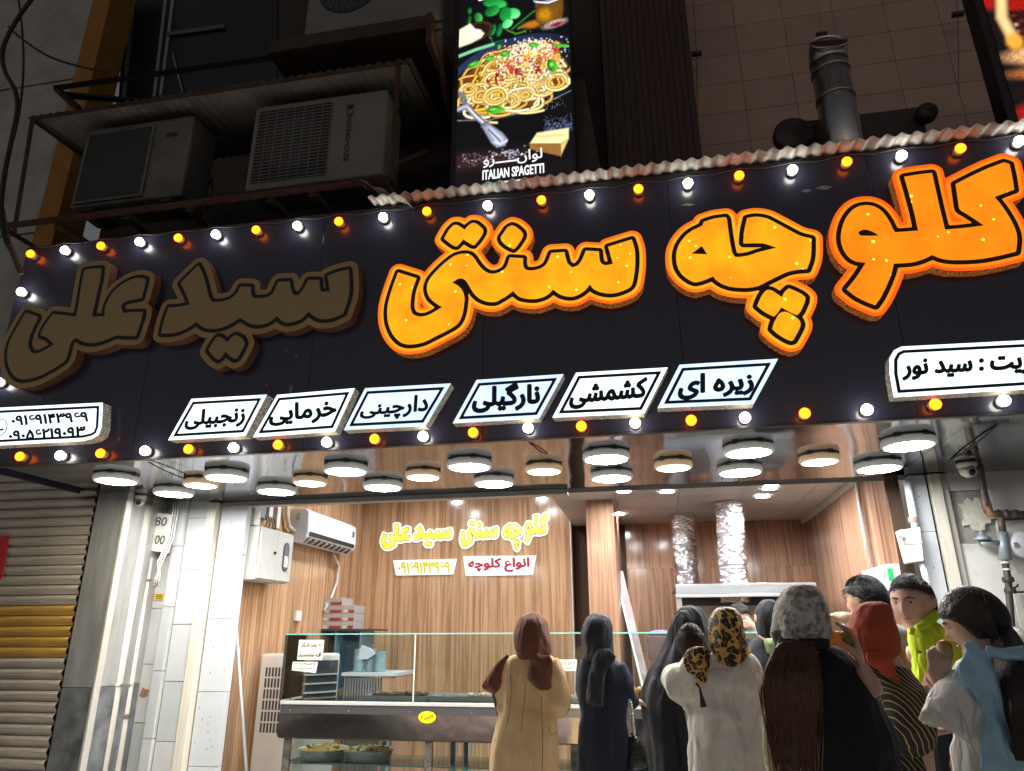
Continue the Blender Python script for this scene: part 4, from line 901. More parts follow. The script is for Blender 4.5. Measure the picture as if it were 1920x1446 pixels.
# security cameras
def sec_cam(label, c, r, rot):
    t = thing('security_camera', label, 'security camera', c); c = Vector(c)
    MB().lathe([(r*.95, 0), (r*1.0, -.012), (r*.86, -.035)], c, 24).obj('base', mat('cam_cream', (.62, .6, .52), .4), t, smooth=True)
    cc = c+Vector((0, 0, -.05)); MB().ball(cc, r*.8, 20, 12).obj('eyeball', mat('cam_cream'), t, smooth=True)
    d = Vector(rot).normalized(); M_ = d.to_track_quat('Z', 'Y').to_matrix()
    b = MB(); b.lathe([(r*.52, r*.52), (r*.52, r*.80), (r*.42, r*.84)], (0, 0, 0), 20); b.v = [tuple(cc+M_ @ Vector(v)) for v in b.v]; b.obj('lens_ring', mat('cam_grey', (.4, .4, .42), .3), t, smooth=True)
    b = MB(); b.lathe([(r*.40, r*.78), (r*.36, r*.86), (.004, r*.9)], (0, 0, 0), 20); b.v = [tuple(cc+M_ @ Vector(v)) for v in b.v]; b.obj('lens', mat('lens_black', (.01, .01, .012), .05), t, smooth=True)
    return t
p = aZ(263, 929, S-.003); sec_cam('white dome camera under the left end of the soffit beside drain pipe', (p.x, p.y, S-.003), .052, (.5, -.8, -.45))
p = aZ(1811, 868, S-.003); sec_cam('white dome camera under the right part of the soffit', (p.x, p.y, S-.003), .066, (.15, -.9, -.45))
# ================================================================ upper storey
YU = 5.75
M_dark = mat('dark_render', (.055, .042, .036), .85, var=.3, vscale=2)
ub = thing('upper_facade', 'dark recessed upper wall of the shop building behind the outdoor units', 'wall', (-2.5, YU, 4.4))
xw0, xw1 = xs1+.002, aY(1132, 200, 5.6).x
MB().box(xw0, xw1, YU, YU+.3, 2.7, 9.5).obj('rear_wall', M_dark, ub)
MB().box(xL+.03, 5.2, 4.2, 6.6, 4.20, 4.24).obj('roof_slab', mat('roof_dark', (.06, .06, .06), .9), ub)
wn = thing('upper_window', 'dark sliding window with pale aluminium frame above the left outdoor unit', 'window', aY(290, 180, YU-.02))
q = [(238, -60), (520, -60), (520, 170), (222, 190)]
plate('pane', q, YU-.02, .012, mat('pane_night', (.008, .008, .010), .35), wn)
M_al = mat('alu_pale', (.34, .33, .32), .4, metal=.5)
for a, b_ in (((250, -40), (228, 185)), ((312, -40), (286, 180)), ((326, -40), (298, 178))):
    plate('frame_bar', [a, (a[0]+5, a[1]), (b_[0]+5, b_[1]), b_], YU-.04, .03, M_al, wn)
plate('sash_rail', [(312, 60), (420, 45), (420, 52), (312, 67)], YU-.05, .02, mat('sash_dark', (.1, .1, .1), .5), wn)
plate('glass_stay', [(322, 100), (324, 100), (343, 172), (341, 172)], YU-.06, .01, M_al, wn)
# angle iron bracket above the rippled roof
M_iron = mat('iron_black', (.018, .014, .013), .6, metal=.3); M_rust = mat('rusty_iron', (.10, .05, .035), .75, metal=.3, var=.4, vscale=20)
br = thing('iron_bracket', 'black angle iron bracket standing above the left end of the rippled roof', 'bracket', aY(120, 190, 4.9))
I = lambda x, y, Y=4.7: aY(x, y, Y)
for a, b_ in ((I(105, 165), I(500, 110)), (I(105, 165), I(148, 205)), (I(120, 178), I(260, 190, 5.4)), (I(500, 110), I(815, 70, 4.9))):
    MB().tube([a, b_], .035, 4).obj('bar', M_iron, br)
# ---- cage with rippled roof
cg = thing('unit_cage', 'rusty steel cage with rippled roof around two outdoor units', 'cage', aY(380, 400, 4.3))
YC = 4.28
rz = aY(420, 163, YC).z
xa_, xb_ = aY(58, 220, YC).x, aY(772, 108, YC).x
corrugated('roof_sheet', xa_, xb_, YC, rz, 5.25, rz+.10, .085, .012, mat('roof_sheet_old', (.33, .30, .26), .7, metal=.2, var=.35, vscale=4), cg)
zb_r = aY(370, 380, YC).z
xr_ = aY(735, 300, YC).x
def bar(p, q_, r=.018, m=M_rust): return MB().tube([p, q_], r*1.3, 4).obj('frame_bar', m, cg)
bar((xa_, YC, rz-.03), (xb_, YC, rz-.03)); bar((xa_+.01, YC+.01, rz-.02), (aY(27, 425, YC).x, YC+.01, zb_r-.06)); bar((xa_-.03, YC, zb_r), (xr_, YC, zb_r), .026)
bar((xa_+.01, YC+.02, rz-.03), (xa_+.01, 5.25, rz+.06)); bar((xr_, YC+.01, rz-.02), (xr_, YC+.01, zb_r)); bar((xb_-.02, YC+.02, rz-.03), (xb_-.02, 5.25, rz+.06), .015)
bar((xr_-.01, YC, zb_r), (xr_-.01, 5.3, zb_r)); bar((xa_, YC+.02, zb_r), (xa_, 5.3, zb_r))
for px in (110, 235, 350, 500, 580, 690):
    x = aY(px, 390, YC).x
    MB().box(x-.035, x+.035, YC+.03, 5.4, zb_r-.045, zb_r-.005).obj('shelf_arm', mat('arm_timber', (.20, .14, .10), .8, var=.3, vscale=9), cg)
MB().tube([(aY(365, 385, YC).x, YC+.05, zb_r-.03), (aY(378, 425, 4.6).x, 4.9, zb_r-.25)], .02, 6).obj('stay', M_rust, cg)
M_cu = mat('unit_white', (.21, .195, .18), .5, var=.12, vscale=3); M_grl = mat('grille_wire', (.26, .25, .235), .5); M_fin = mat('fin_dark', (.025, .025, .028), .5)
M_cu1 = mat('unit_old_white', (.14, .13, .115), .6, var=.3, vscale=5)
YO = 4.42
def unit(label, q, m, depth, base=None):
    """outdoor unit: front quad TL TR BR BL in pixels, flattened to an upright box"""
    P = [aY(*c, YO) for c in q]; x0 = (P[0].x+P[3].x)/2; x1 = (P[1].x+P[2].x)/2; z1 = (P[0].z+P[1].z)/2; z0 = (P[2].z+P[3].z)/2
    t = thing('outdoor_unit', label, 'air conditioner', ((x0+x1)/2, YO, z0))
    MB().box(x0, x1, YO, YO+depth, z0, z1).obj('casing', m, t, bevel=.02)
    for xx in (x0+.12, x1-.2): MB().box(xx, xx+.1, YO+.02, YO+depth-.02, z0-.025, z0-.001).obj('foot', mat('knob_black'), t)
    return t, x0, x1, z0, z1
u1, x0, x1, z0, z1 = unit('dirty outdoor unit with dark mesh front, left one in the cage', [(161, 246), (364, 214), (340, 372), (134, 385)], M_cu1, .34)
gx = x0+(x1-x0)*.64
MB().box(x0+.05, gx, YO-.010, YO+.002, z0+.05, z1-.07).obj('mesh_panel', mat('mesh_black', (.03, .032, .035), .6, var=.5, vscale=200), u1, bevel=.03)
b = MB()
for a, c, e, f in ((x0+.035, gx+.02, z1-.075, z1-.05), (x0+.035, gx+.02, z0+.03, z0+.055), (x0+.03, x0+.055, z0+.05, z1-.06), (gx-.005, gx+.022, z0+.05, z1-.06)): b.box(a, c, YO-.018, YO-.001, e, f)
b.obj('mesh_frame', M_cu1, u1, bevel=.004)
MB().box(gx+.14, gx+.24, YO-.004, YO-.001, z1-.20, z1-.165).obj('dark_handle_slot', mat('slot_black'), u1)
MB().box(gx+.12, gx+.26, YO-.003, YO-.0005, z1-.075, z1-.05).obj('maker_plate', mat('plate_grey', (.18, .16, .14), .5), u1)
cc = Vector((x1, YO+.2, z0+.18)); MB().tube([cc+Vector((.0, .1, .12)), cc+Vector((.12, .0, .10)), cc+Vector((.14, -.02, -.02)), cc+Vector((.10, .02, -.18))], .012, 8).obj('service_hose', mat('knob_black'), u1, smooth=True)
u2, x0, x1, z0, z1 = unit('white outdoor unit with wire grille and vertical maker name, right one in the cage', [(480, 200), (722, 168), (720, 327), (458, 357)], M_cu, .36)
gx = x0+(x1-x0)*.60; g0, g1, h0, h1 = x0+.045, gx, z0+.06, z1-.06
MB().box(g0, g1, YO-.001, YO+.004, h0, h1).obj('fan_recess', M_fin, u2)
MB().lathe([(.03, 0), (.25, .001)], ((g0+g1)/2, YO-.002, (h0+h1)/2), 32, 'Y').obj('fan_disc', mat('fan_grey', (.06, .06, .06), .5, var=.5, vscale=60), u2)
b = MB(); n = 22
for k in range(n+1): z = h0+(h1-h0)*k/n; b.box(g0, g1, YO-.014, YO-.010, z-.0022, z+.0022)
for k in range(9): x = g0+(g1-g0)*k/8; b.box(x-.002, x+.002, YO-.010, YO-.006, h0, h1)
b.obj('wire_grille', M_grl, u2)
b = MB()
for k in range(60): x = g0+(g1-g0)*(k+.5)/60; b.box(x-.001, x+.001, YO-.005, YO-.002, h0, h1)
b.obj('condenser_fins', mat('fins_brown', (.12, .10, .08), .5, metal=.4), u2)
tx = gx+(x1-gx)*.34
qv = [Vector((tx+.022, YO-.003, z1-.22)), Vector((tx+.022, YO-.003, z0+.16)), Vector((tx-.022, YO-.003, z0+.16)), Vector((tx-.022, YO-.003, z1-.22))]
text_on('lettering', 'EASTINGHOUSE', qv, mat('ink_black'), u2, .012, False)
MB().tube([(tx+.03*math.cos(t), YO-.003, z1-.185+.03*math.sin(t)) for t in np.linspace(0, 2*math.pi, 17)], .003, 5).obj('round_logo', mat('ink_black'), u2)
MB().box(tx-.03, tx+.03, YO-.004, YO-.001, z1-.145, z1-.12).obj('logo_block', mat('ink_black'), u2)
MB().box(x1+.001, x1+.02, YO+.1, YO+.3, z0+.2, z0+.42).obj('valve_cover', M_cu, u2, bevel=.006)
MB().tube([(x1+.015, YO+.2, z0+.25), (x1+.04, YO+.18, z0+.1), (x1+.01, YO+.16, z0+.02)], .01, 6).obj('cable', mat('knob_black'), u2, smooth=True)
YO = 4.5
u3, x0, x1, z0, z1 = unit('outdoor unit with round fan guard on the upper dark shelf', [(590, -120), (835, -150), (802, 45), (569, 82)], M_cu, .36)
fc = aY(655, -22, YO); b = MB()
for k in range(1, 13): b.tube([(fc.x+.022*k*math.cos(t), YO-.012, fc.z+.022*k*math.sin(t)) for t in np.linspace(0, 2*math.pi, 33)], .002, 4, False)
for k in range(24):
    t = 2*math.pi*k/24; b.tube([(fc.x+.04*math.cos(t), YO-.010, fc.z+.04*math.sin(t)), (fc.x+.16*math.cos(t+.15), YO-.012, fc.z+.16*math.sin(t+.15)), (fc.x+.27*math.cos(t+.4), YO-.010, fc.z+.27*math.sin(t+.4))], .002, 4, False)
b.obj('fan_guard', M_grl, u3)
MB().lathe([(.29, -.002), (.29, .002)], (fc.x, YO-.001, fc.z), 40, 'Y').obj('fan_opening', M_fin, u3)
MB().box(x0+.03, x0+.62, YO-.006, YO-.002, z0+.06, z0+.075).obj('lower_strip', M_grl, u3)
us = thing('upper_shelf', 'dark brown timber shelf carrying the upper outdoor unit', 'shelf', aY(700, 90, YO))
zq = z0-.03
xs_, xe_ = x0-.25, aY(800, 55, YO-.1).x
MB().box(xs_, xe_, YO-.12, 5.7, zq-.14, zq).obj('board', mat('board_dark', (.055, .028, .02), .7, var=.3, vscale=6), us, bevel=.004)
MB().box(xe_+.002, xe_+.05, YO-.12, 5.7, zq-.30, zq+.02).obj('end_angle', M_rust, us)
MB().tube([(xe_+.03, YO-.1, zq-.1), (xe_+.06, 5.6, zq-.9)], .03, 4).obj('brace', M_rust, us)
for dz in (.0, -.09): MB().tube([(xe_+.05, YO-.05, zq-.02+dz), (xe_+.12, YO-.05, zq-.02+dz)], .012, 6).obj('bolt', M_rust, us)
MB().tube([aY(590, 362, 4.7), aY(660, 345, 4.7), aY(800, 285, 5.2)], .03, 6).obj('loose_pole', mat('arm_timber'), us)
YO = 4.42

# ================================================================ printed light boxes (picture painted by code, one colour per grid point)
class Canvas:
    def __init__(s, w, h, x0, x1, y0, y1, bg):
        s.w, s.h = w, h; s.X, s.Y = np.meshgrid(np.linspace(x0, x1, w), np.linspace(y0, y1, h)); s.c = np.zeros((h, w, 3)); s.c[:] = np.array(bg)/255.
        s.px = (x1-x0)/w
    def blend(s, a, col, tex=0.):
        a = np.clip(a, 0, 1)[..., None]; col = np.array(col)/255.
        if tex: col = col*(1+tex*(np.random.rand(s.h, s.w, 1)-.5)*2)
        s.c = s.c*(1-a)+col*a
    def ell(s, cx, cy, rx, ry, ang, col, col2=None, soft=1., tex=0.):
        t = math.radians(ang); dx, dy = s.X-cx, s.Y-cy; u = (dx*math.cos(t)+dy*math.sin(t))/rx; v = (-dx*math.sin(t)+dy*math.cos(t))/ry
        r = np.sqrt(u*u+v*v); a = (1-r)*min(rx, ry)/(s.px*soft)+.5
        if col2 is not None:
            k = np.clip((u+v)*.5+.5, 0, 1)[..., None]; C = np.array(col)/255.*(1-k)+np.array(col2)/255.*k; A = np.clip(a, 0, 1)[..., None]; s.c = s.c*(1-A)+C*A
        else: s.blend(a, col, tex)
    def poly(s, pts, col, soft=1.5, tex=0.):
        ins = np.zeros(s.X.shape, bool); d2 = np.full(s.X.shape, 1e9); n = len(pts)
        for i in range(n):
            (ax, ay), (bx, by) = pts[i-1], pts[i]; ex, ey = bx-ax, by-ay; t = np.clip(((s.X-ax)*ex+(s.Y-ay)*ey)/(ex*ex+ey*ey+1e-9), 0, 1); d2 = np.minimum(d2, (s.X-ax-t*ex)**2+(s.Y-ay-t*ey)**2)
            if ay != by: ins ^= (s.Y >= min(ay, by)) & (s.Y < max(ay, by)) & (s.X < ax+(s.Y-ay)*ex/ey)
        d = np.sqrt(d2); d[~ins] *= -1; s.blend(d/(s.px*soft)+.5, col, tex)
    def line(s, pts, w, col, hi=None):
        P = np.array(pts, float); lo = P.min(0)-w*2; hi_ = P.max(0)+w*2
        j = np.where((s.Y[:, 0] > lo[1]) & (s.Y[:, 0] < hi_[1]))[0]; i = np.where((s.X[0] > lo[0]) & (s.X[0] < hi_[0]))[0]
        if len(i) < 2 or len(j) < 2: return
        sl = (slice(j[0], j[-1]+1), slice(i[0], i[-1]+1)); X, Y = s.X[sl], s.Y[sl]; d2 = np.full(X.shape, 1e9)
        for (ax, ay), (bx, by) in zip(P[:-1], P[1:]):
            ex, ey = bx-ax, by-ay; t = np.clip(((X-ax)*ex+(Y-ay)*ey)/(ex*ex+ey*ey+1e-9), 0, 1); d2 = np.minimum(d2, (X-ax-t*ex)**2+(Y-ay-t*ey)**2)
        d = np.sqrt(d2); a = np.clip((w-d)/s.px+.5, 0, 1)[..., None]; sh = np.clip(1.15-.78*(d/w)**2, .25, 1.2)[..., None]
        s.c[sl] = s.c[sl]*(1-a)+np.array(col)/255.*sh*a
    def obj(s, name, quad, m, parent):
        TL, TR, BR, BL = [np.array(q) for q in quad]; u = np.linspace(0, 1, s.w)[None, :, None]; v = np.linspace(0, 1, s.h)[:, None, None]
        co = (TL*(1-u)+TR*u)*(1-v)+(BL*(1-u)+BR*u)*v; me = bpy.data.meshes.new(name)
        idx = np.arange(s.w*s.h).reshape(s.h, s.w); f = np.stack([idx[1:, :-1], idx[1:, 1:], idx[:-1, 1:], idx[:-1, :-1]], -1).reshape(-1, 4)
        me.vertices.add(s.w*s.h); me.vertices.foreach_set('co', co.astype(np.float32).ravel()); me.loops.add(f.size); me.polygons.add(len(f))
        me.loops.foreach_set('vertex_index', f.astype(np.int32).ravel()); me.polygons.foreach_set('loop_start', np.arange(0, f.size, 4, dtype=np.int32)); me.update(calc_edges=True)
        ca = me.color_attributes.new('print', 'FLOAT_COLOR', 'POINT'); lin = np.clip(s.c, 0, 1)**2.2; ca.data.foreach_set('color', np.concatenate([lin.reshape(-1, 3), np.ones((s.w*s.h, 1))], 1).astype(np.float32).ravel())
        return put(name, me, m, parent)
rs = random.Random(3)
cv = Canvas(240, 430, 70, 885, -160, 1400, (9, 8, 11))
cv.poly([(60, 1120), (600, 1130), (520, 1260), (60, 1240)], (58, 36, 36), 30, .5)
cv.poly([(60, 1240), (900, 1200), (900, 1420), (60, 1420)], (20, 15, 17), 20)
for cx, cy, rx, ry, an, c1, c2 in ((340, 85, 95, 38, 15, (16, 120, 50), (60, 200, 90)), (320, 140, 60, 40, -10, (10, 90, 35), (40, 170, 70)), (480, 185, 55, 40, 20, (60, 200, 100), (120, 240, 150)), (420, 180, 45, 55, 0, (20, 120, 50), (30, 160, 70)),
                                  (435, 255, 45, 32, -25, (60, 210, 110), (150, 245, 170)), (215, 175, 30, 42, -30, (20, 110, 40), (70, 190, 80)), (145, 110, 18, 26, -10, (10, 80, 25), (40, 140, 50)), (145, 178, 15, 34, 5, (10, 70, 25), (30, 130, 45)),
                                  (375, 290, 22, 50, 10, (5, 70, 40), (20, 150, 80)), (330, 280, 18, 40, 10, (10, 100, 60), (30, 170, 90))): cv.ell(cx, cy, rx, ry, an, c1, c2, 3)
cv.line([(330, 270), (300, 330), (330, 380), (420, 370)], 9, (10, 90, 40)); cv.line([(430, 300), (500, 340), (570, 330)], 9, (60, 120, 30)); cv.line([(470, 300), (560, 240), (640, 190)], 10, (40, 100, 35)); cv.line([(520, 300), (640, 270)], 12, (70, 110, 40))
cv.ell(620, 290, 70, 28, 0, (190, 110, 20), None, 8); cv.ell(200, 280, 125, 72, -12, (70, 40, 26)); cv.ell(195, 285, 108, 60, -12, (35, 20, 15))
cv.poly([(60, 245), (150, 208), (190, 255), (235, 270), (265, 300), (240, 330), (160, 360), (60, 380)], (250, 240, 205), 4, .05); cv.poly([(150, 208), (190, 255), (235, 270), (200, 330), (140, 300)], (255, 252, 235), 4)
cv.poly([(640, 120), (860, 100), (845, 270), (800, 305), (690, 300), (655, 270)], (90, 62, 18), 4, .5); cv.ell(720, 230, 60, 50, 0, (196, 130, 20), None, 14, .3); cv.ell(800, 200, 45, 60, 0, (120, 80, 20), None, 14, .4)
cv.ell(745, 108, 115, 34, -4, (150, 160, 175)); cv.ell(745, 104, 95, 22, -4, (40, 42, 50)); cv.line([(650, 125), (740, 148), (850, 125)], 8, (225, 230, 240)); cv.ell(800, 20, 40, 60, 0, (60, 62, 75), None, 20, .5); cv.ell(790, 310, 90, 26, -10, (205, 190, 190), None, 6, .5); cv.ell(800, 315, 50, 14, -10, (120, 20, 30), None, 6)
cv.ell(480, 640, 520, 275, -9, (22, 24, 32)); cv.ell(480, 620, 505, 255, -9, (40, 52, 84), (16, 17, 24), 3); cv.ell(480, 640, 460, 225, -9, (24, 27, 38)); cv.line([(70, 440), (200, 410), (330, 390)], 16, (120, 190, 140)); cv.line([(70, 890), (300, 915), (600, 890), (890, 790)], 5, (110, 110, 125))
for k in range(160): cv.ell(rs.uniform(90, 860), rs.uniform(300, 900) if k < 40 else rs.uniform(820, 900), rs.uniform(1.5, 4), rs.uniform(1.5, 4), 0, (190, 190, 185), None, 1)
cv.ell(470, 670, 405, 205, -6, (112, 62, 18)); cv.ell(520, 560, 300, 150, -8, (170, 104, 36))
def strand(cx, cy, r, a0, a1, wob, w, c):
    pts = []
    for k in range(15): t = a0+(a1-a0)*k/14; pts.append((cx+r*math.cos(t)*(1+wob*math.sin(3*t)), cy+r*.72*math.sin(t)*(1+wob*math.cos(2*t))))
    cv.line(pts, w, c)
cols = [(255, 226, 150), (246, 205, 118), (232, 180, 90), (216, 160, 72), (255, 238, 185), (240, 190, 60)]
for k in range(85):
    t = rs.uniform(0, 2*math.pi); q = math.sqrt(rs.random()); cx, cy = 470+350*q*math.cos(t), 680+165*q*math.sin(t)-.1*(350*q*math.cos(t))
    strand(cx, cy, rs.uniform(50, 170), rs.uniform(0, 6.3), rs.uniform(0, 6.3)+2.5, .15, rs.uniform(9, 13), rs.choice(cols))
for cx, cy, r in ((245, 745, 70), (450, 800, 75), (560, 775, 52), (690, 755, 72), (790, 720, 80), (350, 760, 85), (150, 690, 60)):
    for j in range(3): strand(cx+rs.uniform(-8, 8), cy+rs.uniform(-8, 8), r-j*13, rs.uniform(0, 6), rs.uniform(0, 6)+5.6, .06, 11.5, cols[j % 5])
for k in range(26): x = rs.uniform(330, 720); strand(x, 560+rs.uniform(-40, 90), rs.uniform(60, 150), rs.uniform(3, 4), rs.uniform(5, 6.2), .1, 9, rs.choice(cols))
for k in range(30): cv.ell(rs.uniform(280, 800), rs.uniform(440, 680), rs.uniform(12, 34), rs.uniform(8, 20), rs.uniform(0, 180), rs.choice([(150, 30, 36), (200, 62, 50), (226, 120, 110), (120, 24, 28)]), None, 2, .3)
for k in range(14): cv.ell(rs.uniform(520, 800), rs.uniform(440, 600), rs.uniform(20, 45), rs.uniform(10, 18), rs.uniform(-30, 30), rs.choice([(250, 170, 30), (240, 140, 20)]), None, 3)
for k in range(420):
    x = rs.gauss(600, 130); y = rs.gauss(425, 28)+abs(x-600)*.14+rs.random()**3*230; cv.ell(x, y, rs.uniform(3, 12), rs.uniform(2.5, 6), rs.uniform(0, 180), (255, 253, 240), None, 1)
for cx, cy, rx, ry, an in ((420, 472, 36, 24, 0), (630, 440, 40, 18, 10), (760, 605, 34, 48, -35), (345, 852, 62, 26, 5), (185, 515, 48, 22, -15), (305, 492, 36, 20, -10), (375, 415, 14, 20, 20), (830, 475, 60, 14, 8)): cv.ell(cx, cy, rx, ry, an, (20, 110, 20), (90, 200, 50), 2); cv.ell(cx-rx*.2, cy-ry*.2, rx*.4, ry*.3, an, (150, 235, 110), None, 4)
for k in range(40): cv.ell(rs.uniform(120, 860), rs.uniform(450, 720), 5, 4, 0, (25, 15, 12), None, 1)
for j in range(4): cv.line([(76+j*14, 690+j*6), (96+j*14, 760), (135, 805)], 5, (120, 120, 140))
cv.line([(75, 815), (140, 800), (200, 870), (285, 950)], 20, (160, 164, 190)); cv.line([(150, 812), (210, 880), (280, 945)], 6, (235, 238, 250)); cv.ell(275, 940, 34, 16, -25, (110, 110, 125))
cv.poly([(255, 960), (300, 935), (400, 1010), (440, 1060), (420, 1100), (360, 1105), (320, 1070)], (150, 154, 178), 4, .1); cv.poly([(290, 965), (310, 960), (400, 1040), (410, 1070), (370, 1085), (340, 1050)], (205, 210, 228), 4); cv.line([(300, 975), (385, 1065)], 5, (110, 112, 130))
for k in range(7): cv.ell(345+k*14, 1085-abs(k-3)*6, 8, 7, 0, (225, 228, 240), None, 2)
for k in range(300): cv.ell(rs.uniform(690, 890), rs.triangular(940, 1060, 1040), rs.uniform(2, 5), 2.5, rs.uniform(0, 90), (110, 125, 165), None, 1)
for k in range(70): cv.ell(rs.gauss(440, 90), rs.gauss(1150, 18), rs.uniform(4, 12), 3, rs.uniform(-40, 40), (205, 210, 235), None, 1)
for k in range(45): cv.ell(rs.uniform(80, 300), rs.uniform(1120, 1200), rs.uniform(3, 9), 2.5, rs.uniform(0, 90), (150, 130, 140), None, 1)
cv.poly([(588, 1105), (640, 1040), (862, 1034), (858, 1105), (802, 1130)], (250, 236, 178), 3, .06); cv.poly([(588, 1105), (802, 1130), (800, 1210), (590, 1140)], (150, 105, 50), 3, .15); cv.poly([(802, 1130), (858, 1105), (850, 1120), (800, 1210)], (230, 196, 120), 3, .1)
for k in range(5): cv.ell(650+k*38, 1070+rs.uniform(-8, 8), 16, 5, 5, (226, 190, 100), None, 3)
YLB = 4.75
_k = np.pad(cv.c, ((1, 1), (1, 1), (0, 0)), 'edge'); cv.c = cv.c*.5+.125*(_k[:-2, 1:-1]+_k[2:, 1:-1]+_k[1:-1, :-2]+_k[1:-1, 2:])
lbx = thing('food_lightbox', 'tall lit food poster of a spaghetti plate above the sign box', 'light box', aY(965, 365, YLB))
zlb0, zlb1 = aY(960, 362, YLB).z, aY(960, -58, YLB).z; xlb0, xlb1 = aY(858, 180, YLB).x, aY(1071, 180, YLB).x
MB().box(xlb0-.05, xlb1+.02, YLB+.006, YLB+.16, zlb0-.2, zlb1+.05).obj('cabinet', mat('cabinet_black', (.02, .015, .014), .5), lbx, bevel=.005)
PQ = [(xlb0, YLB, zlb1), (xlb1, YLB, zlb1), (xlb1, YLB, zlb0), (xlb0, YLB, zlb0)]
cv.obj('printed_picture', PQ, vcol_mat('poster_print', 1.05), lbx)
def uvp(x, y): u = (x-70)/815.; v = (y+160)/1560.; return (xlb0+(xlb1-xlb0)*u, YLB-.002, zlb1+(zlb0-zlb1)*v)
M_pt = emat('print_white', (.95, .97, .95), 1.0)
text_on('lettering', 'ITALIAN SPAGETTI', [uvp(262, 1240), uvp(684, 1240), uvp(684, 1300), uvp(262, 1300)], M_pt, lbx, .03, False)
text_on('lettering', 'لوانـــــزو', [uvp(265, 1140), uvp(675, 1140), uvp(675, 1225), uvp(265, 1225)], M_pt, lbx, .012)
for a, b_, c_, n_ in ((262, 402, (.01, .35, .12), 'print_green'), (402, 545, (.95, .95, .95), 'print_white2'), (545, 684, (.6, .03, .04), 'print_red')):
    MB().add([uvp(a, 1322), uvp(b_, 1322), uvp(b_, 1332), uvp(a, 1332)], [(3, 2, 1, 0)]).obj('flag_line', emat(n_, c_, 1.0), lbx)
MB().tube([uvp(x, y) for x, y in ((500, -5), (470, 12), (400, 18), (330, 8), (290, 0), (230, 8), (205, 28), (220, 46), (260, 40), (300, 18), (360, -30), (380, -60))], .006, 5).obj('script_flourish', M_pt, lbx)
MB().tube([aY(1076, 133, YLB-.03), aY(1090, 133, YLB-.03)], .022, 8).obj('side_clip', M_iron, lbx)
# second poster at the right edge
cb2 = Canvas(90, 160, 0, 260, 0, 520, (14, 9, 10))
for args in ((60, 20, 90, 40, 0, (200, 150, 110)), (140, 60, 150, 26, -3, (235, 190, 40)), (120, 110, 150, 45, 4, (165, 20, 14)), (150, 200, 140, 62, 0, (52, 18, 16)), (150, 292, 150, 40, 3, (224, 166, 116)), (150, 345, 150, 26, 3, (190, 112, 60)), (160, 392, 160, 30, 0, (40, 14, 12)), (150, 460, 160, 60, 0, (170, 26, 24))): cb2.ell(*args, soft=5, tex=.18)
for k in range(60): cb2.ell(rs.uniform(20, 260), rs.uniform(150, 250), rs.uniform(3, 9), rs.uniform(2, 6), 0, rs.choice([(110, 40, 30), (190, 150, 150), (30, 8, 10)]), None, 2)
cb2.line([(30, 0), (36, 80), (24, 160), (34, 240)], 14, (236, 190, 130)); cb2.ell(36, 30, 30, 46, 0, (225, 225, 235), None, 5); cb2.line([(120, 10), (240, 40)], 16, (240, 210, 70)); cb2.ell(34, 240, 16, 26, 0, (240, 170, 60), None, 4)
bx2 = thing('burger_lightbox', 'lit burger poster cut off by the right edge', 'light box', aY(1905, 235, YLB))
bz1, bz0 = aY(1880, -60, YLB).z, aY(1905, 236, YLB).z-.1; bx0 = aY(1873, 100, YLB).x
MB().box(bx0-.06, bx0+1.0, YLB+.006, YLB+.16, bz0-.3, bz1+.1).obj('cabinet', mat('cabinet_black'), bx2, bevel=.005)
cb2.obj('printed_picture', [(bx0, YLB, bz1), (bx0+.95, YLB, bz1), (bx0+.95, YLB, bz0), (bx0, YLB, bz0)], vcol_mat('poster_print_burger', 1.05), bx2)

# ---- right upper wall of pale panels, dark pilaster, flue and blower
YR = 6.4
wr = thing('panelled_upper_wall', 'brownish grey panelled upper wall on the right above the sign box', 'wall', (2, YR, 4.3))
M_wp = [mat('wall_panel_%d' % k, c, .55, var=.08, vscale=3) for k, c in enumerate([(.52, .34, .26), (.49, .32, .245), (.55, .36, .27)])]
MB().box(xw1-.6, 7.5, YR+.01, YR+.2, 2.8, 10).obj('core', mat('joint_brown', (.09, .07, .06), .8), wr)
x = -.72
while x < 6.2:
    z = 4.0
    while z < 8.6: MB().box(x+.002, x+.50, YR, YR+.012, z+.002, z+.375).obj('panel', M_wp[random.randrange(3)], wr); z += .378
    x += .503
YP2 = 5.55
dpx0, dpx1 = aY(1132, 160, YP2).x, aY(1302, 160, YP2).x
pil = thing('dark_pilaster', 'dark brown ribbed pilaster rising right of the spaghetti poster', 'pilaster', (dpx0, YP2, 4.2))
n = 14
for k in range(n):
    a = dpx0+(dpx1-dpx0)*k/n; MB().box(a+.002, a+(dpx1-dpx0)/n-.002, YP2-(.006 if k % 2 else 0), YP2+.5, 4.2, 9.5).obj('rib', mat('brown_cladding', (.065, .028, .022), .55, var=.3, vscale=3, vstretch=(6, 6, .5)), pil)
bo = tag(MB().hexa(*[[aY(*c, Y_) for c in ((1076, 152), (1096, 150), (1128, 330), (1078, 335))] for Y_ in (5.0, 5.03)]).obj('brown_board', mat('board_brown', (.085, .05, .04), .6, var=.2)), 'narrow brown board leaning behind the right side of spaghetti poster', 'board')
fl = thing('flue_pipe', 'shiny metal flue pipe with open elbow above the sign box', 'flue pipe', aY(1590, 290, 5.0))
c0, c1 = aY(1590, 310, 5.0), aY(1587, 118, 5.0); c1.x = c0.x
M_fl = mat('flue_steel', (.50, .46, .43), .25, metal=.9, bump=.15, bscale=8)
MB().tube([c0-Vector((0, 0, .3)), c1], .142, 28).obj('pipe', M_fl, fl, smooth=True)
pts = [c1+Vector((0, -.0, -.002))]+[c1+Vector((0, -.17*(1-math.cos(t)), .17*math.sin(t))) for t in np.linspace(.1, 1.15, 7)]
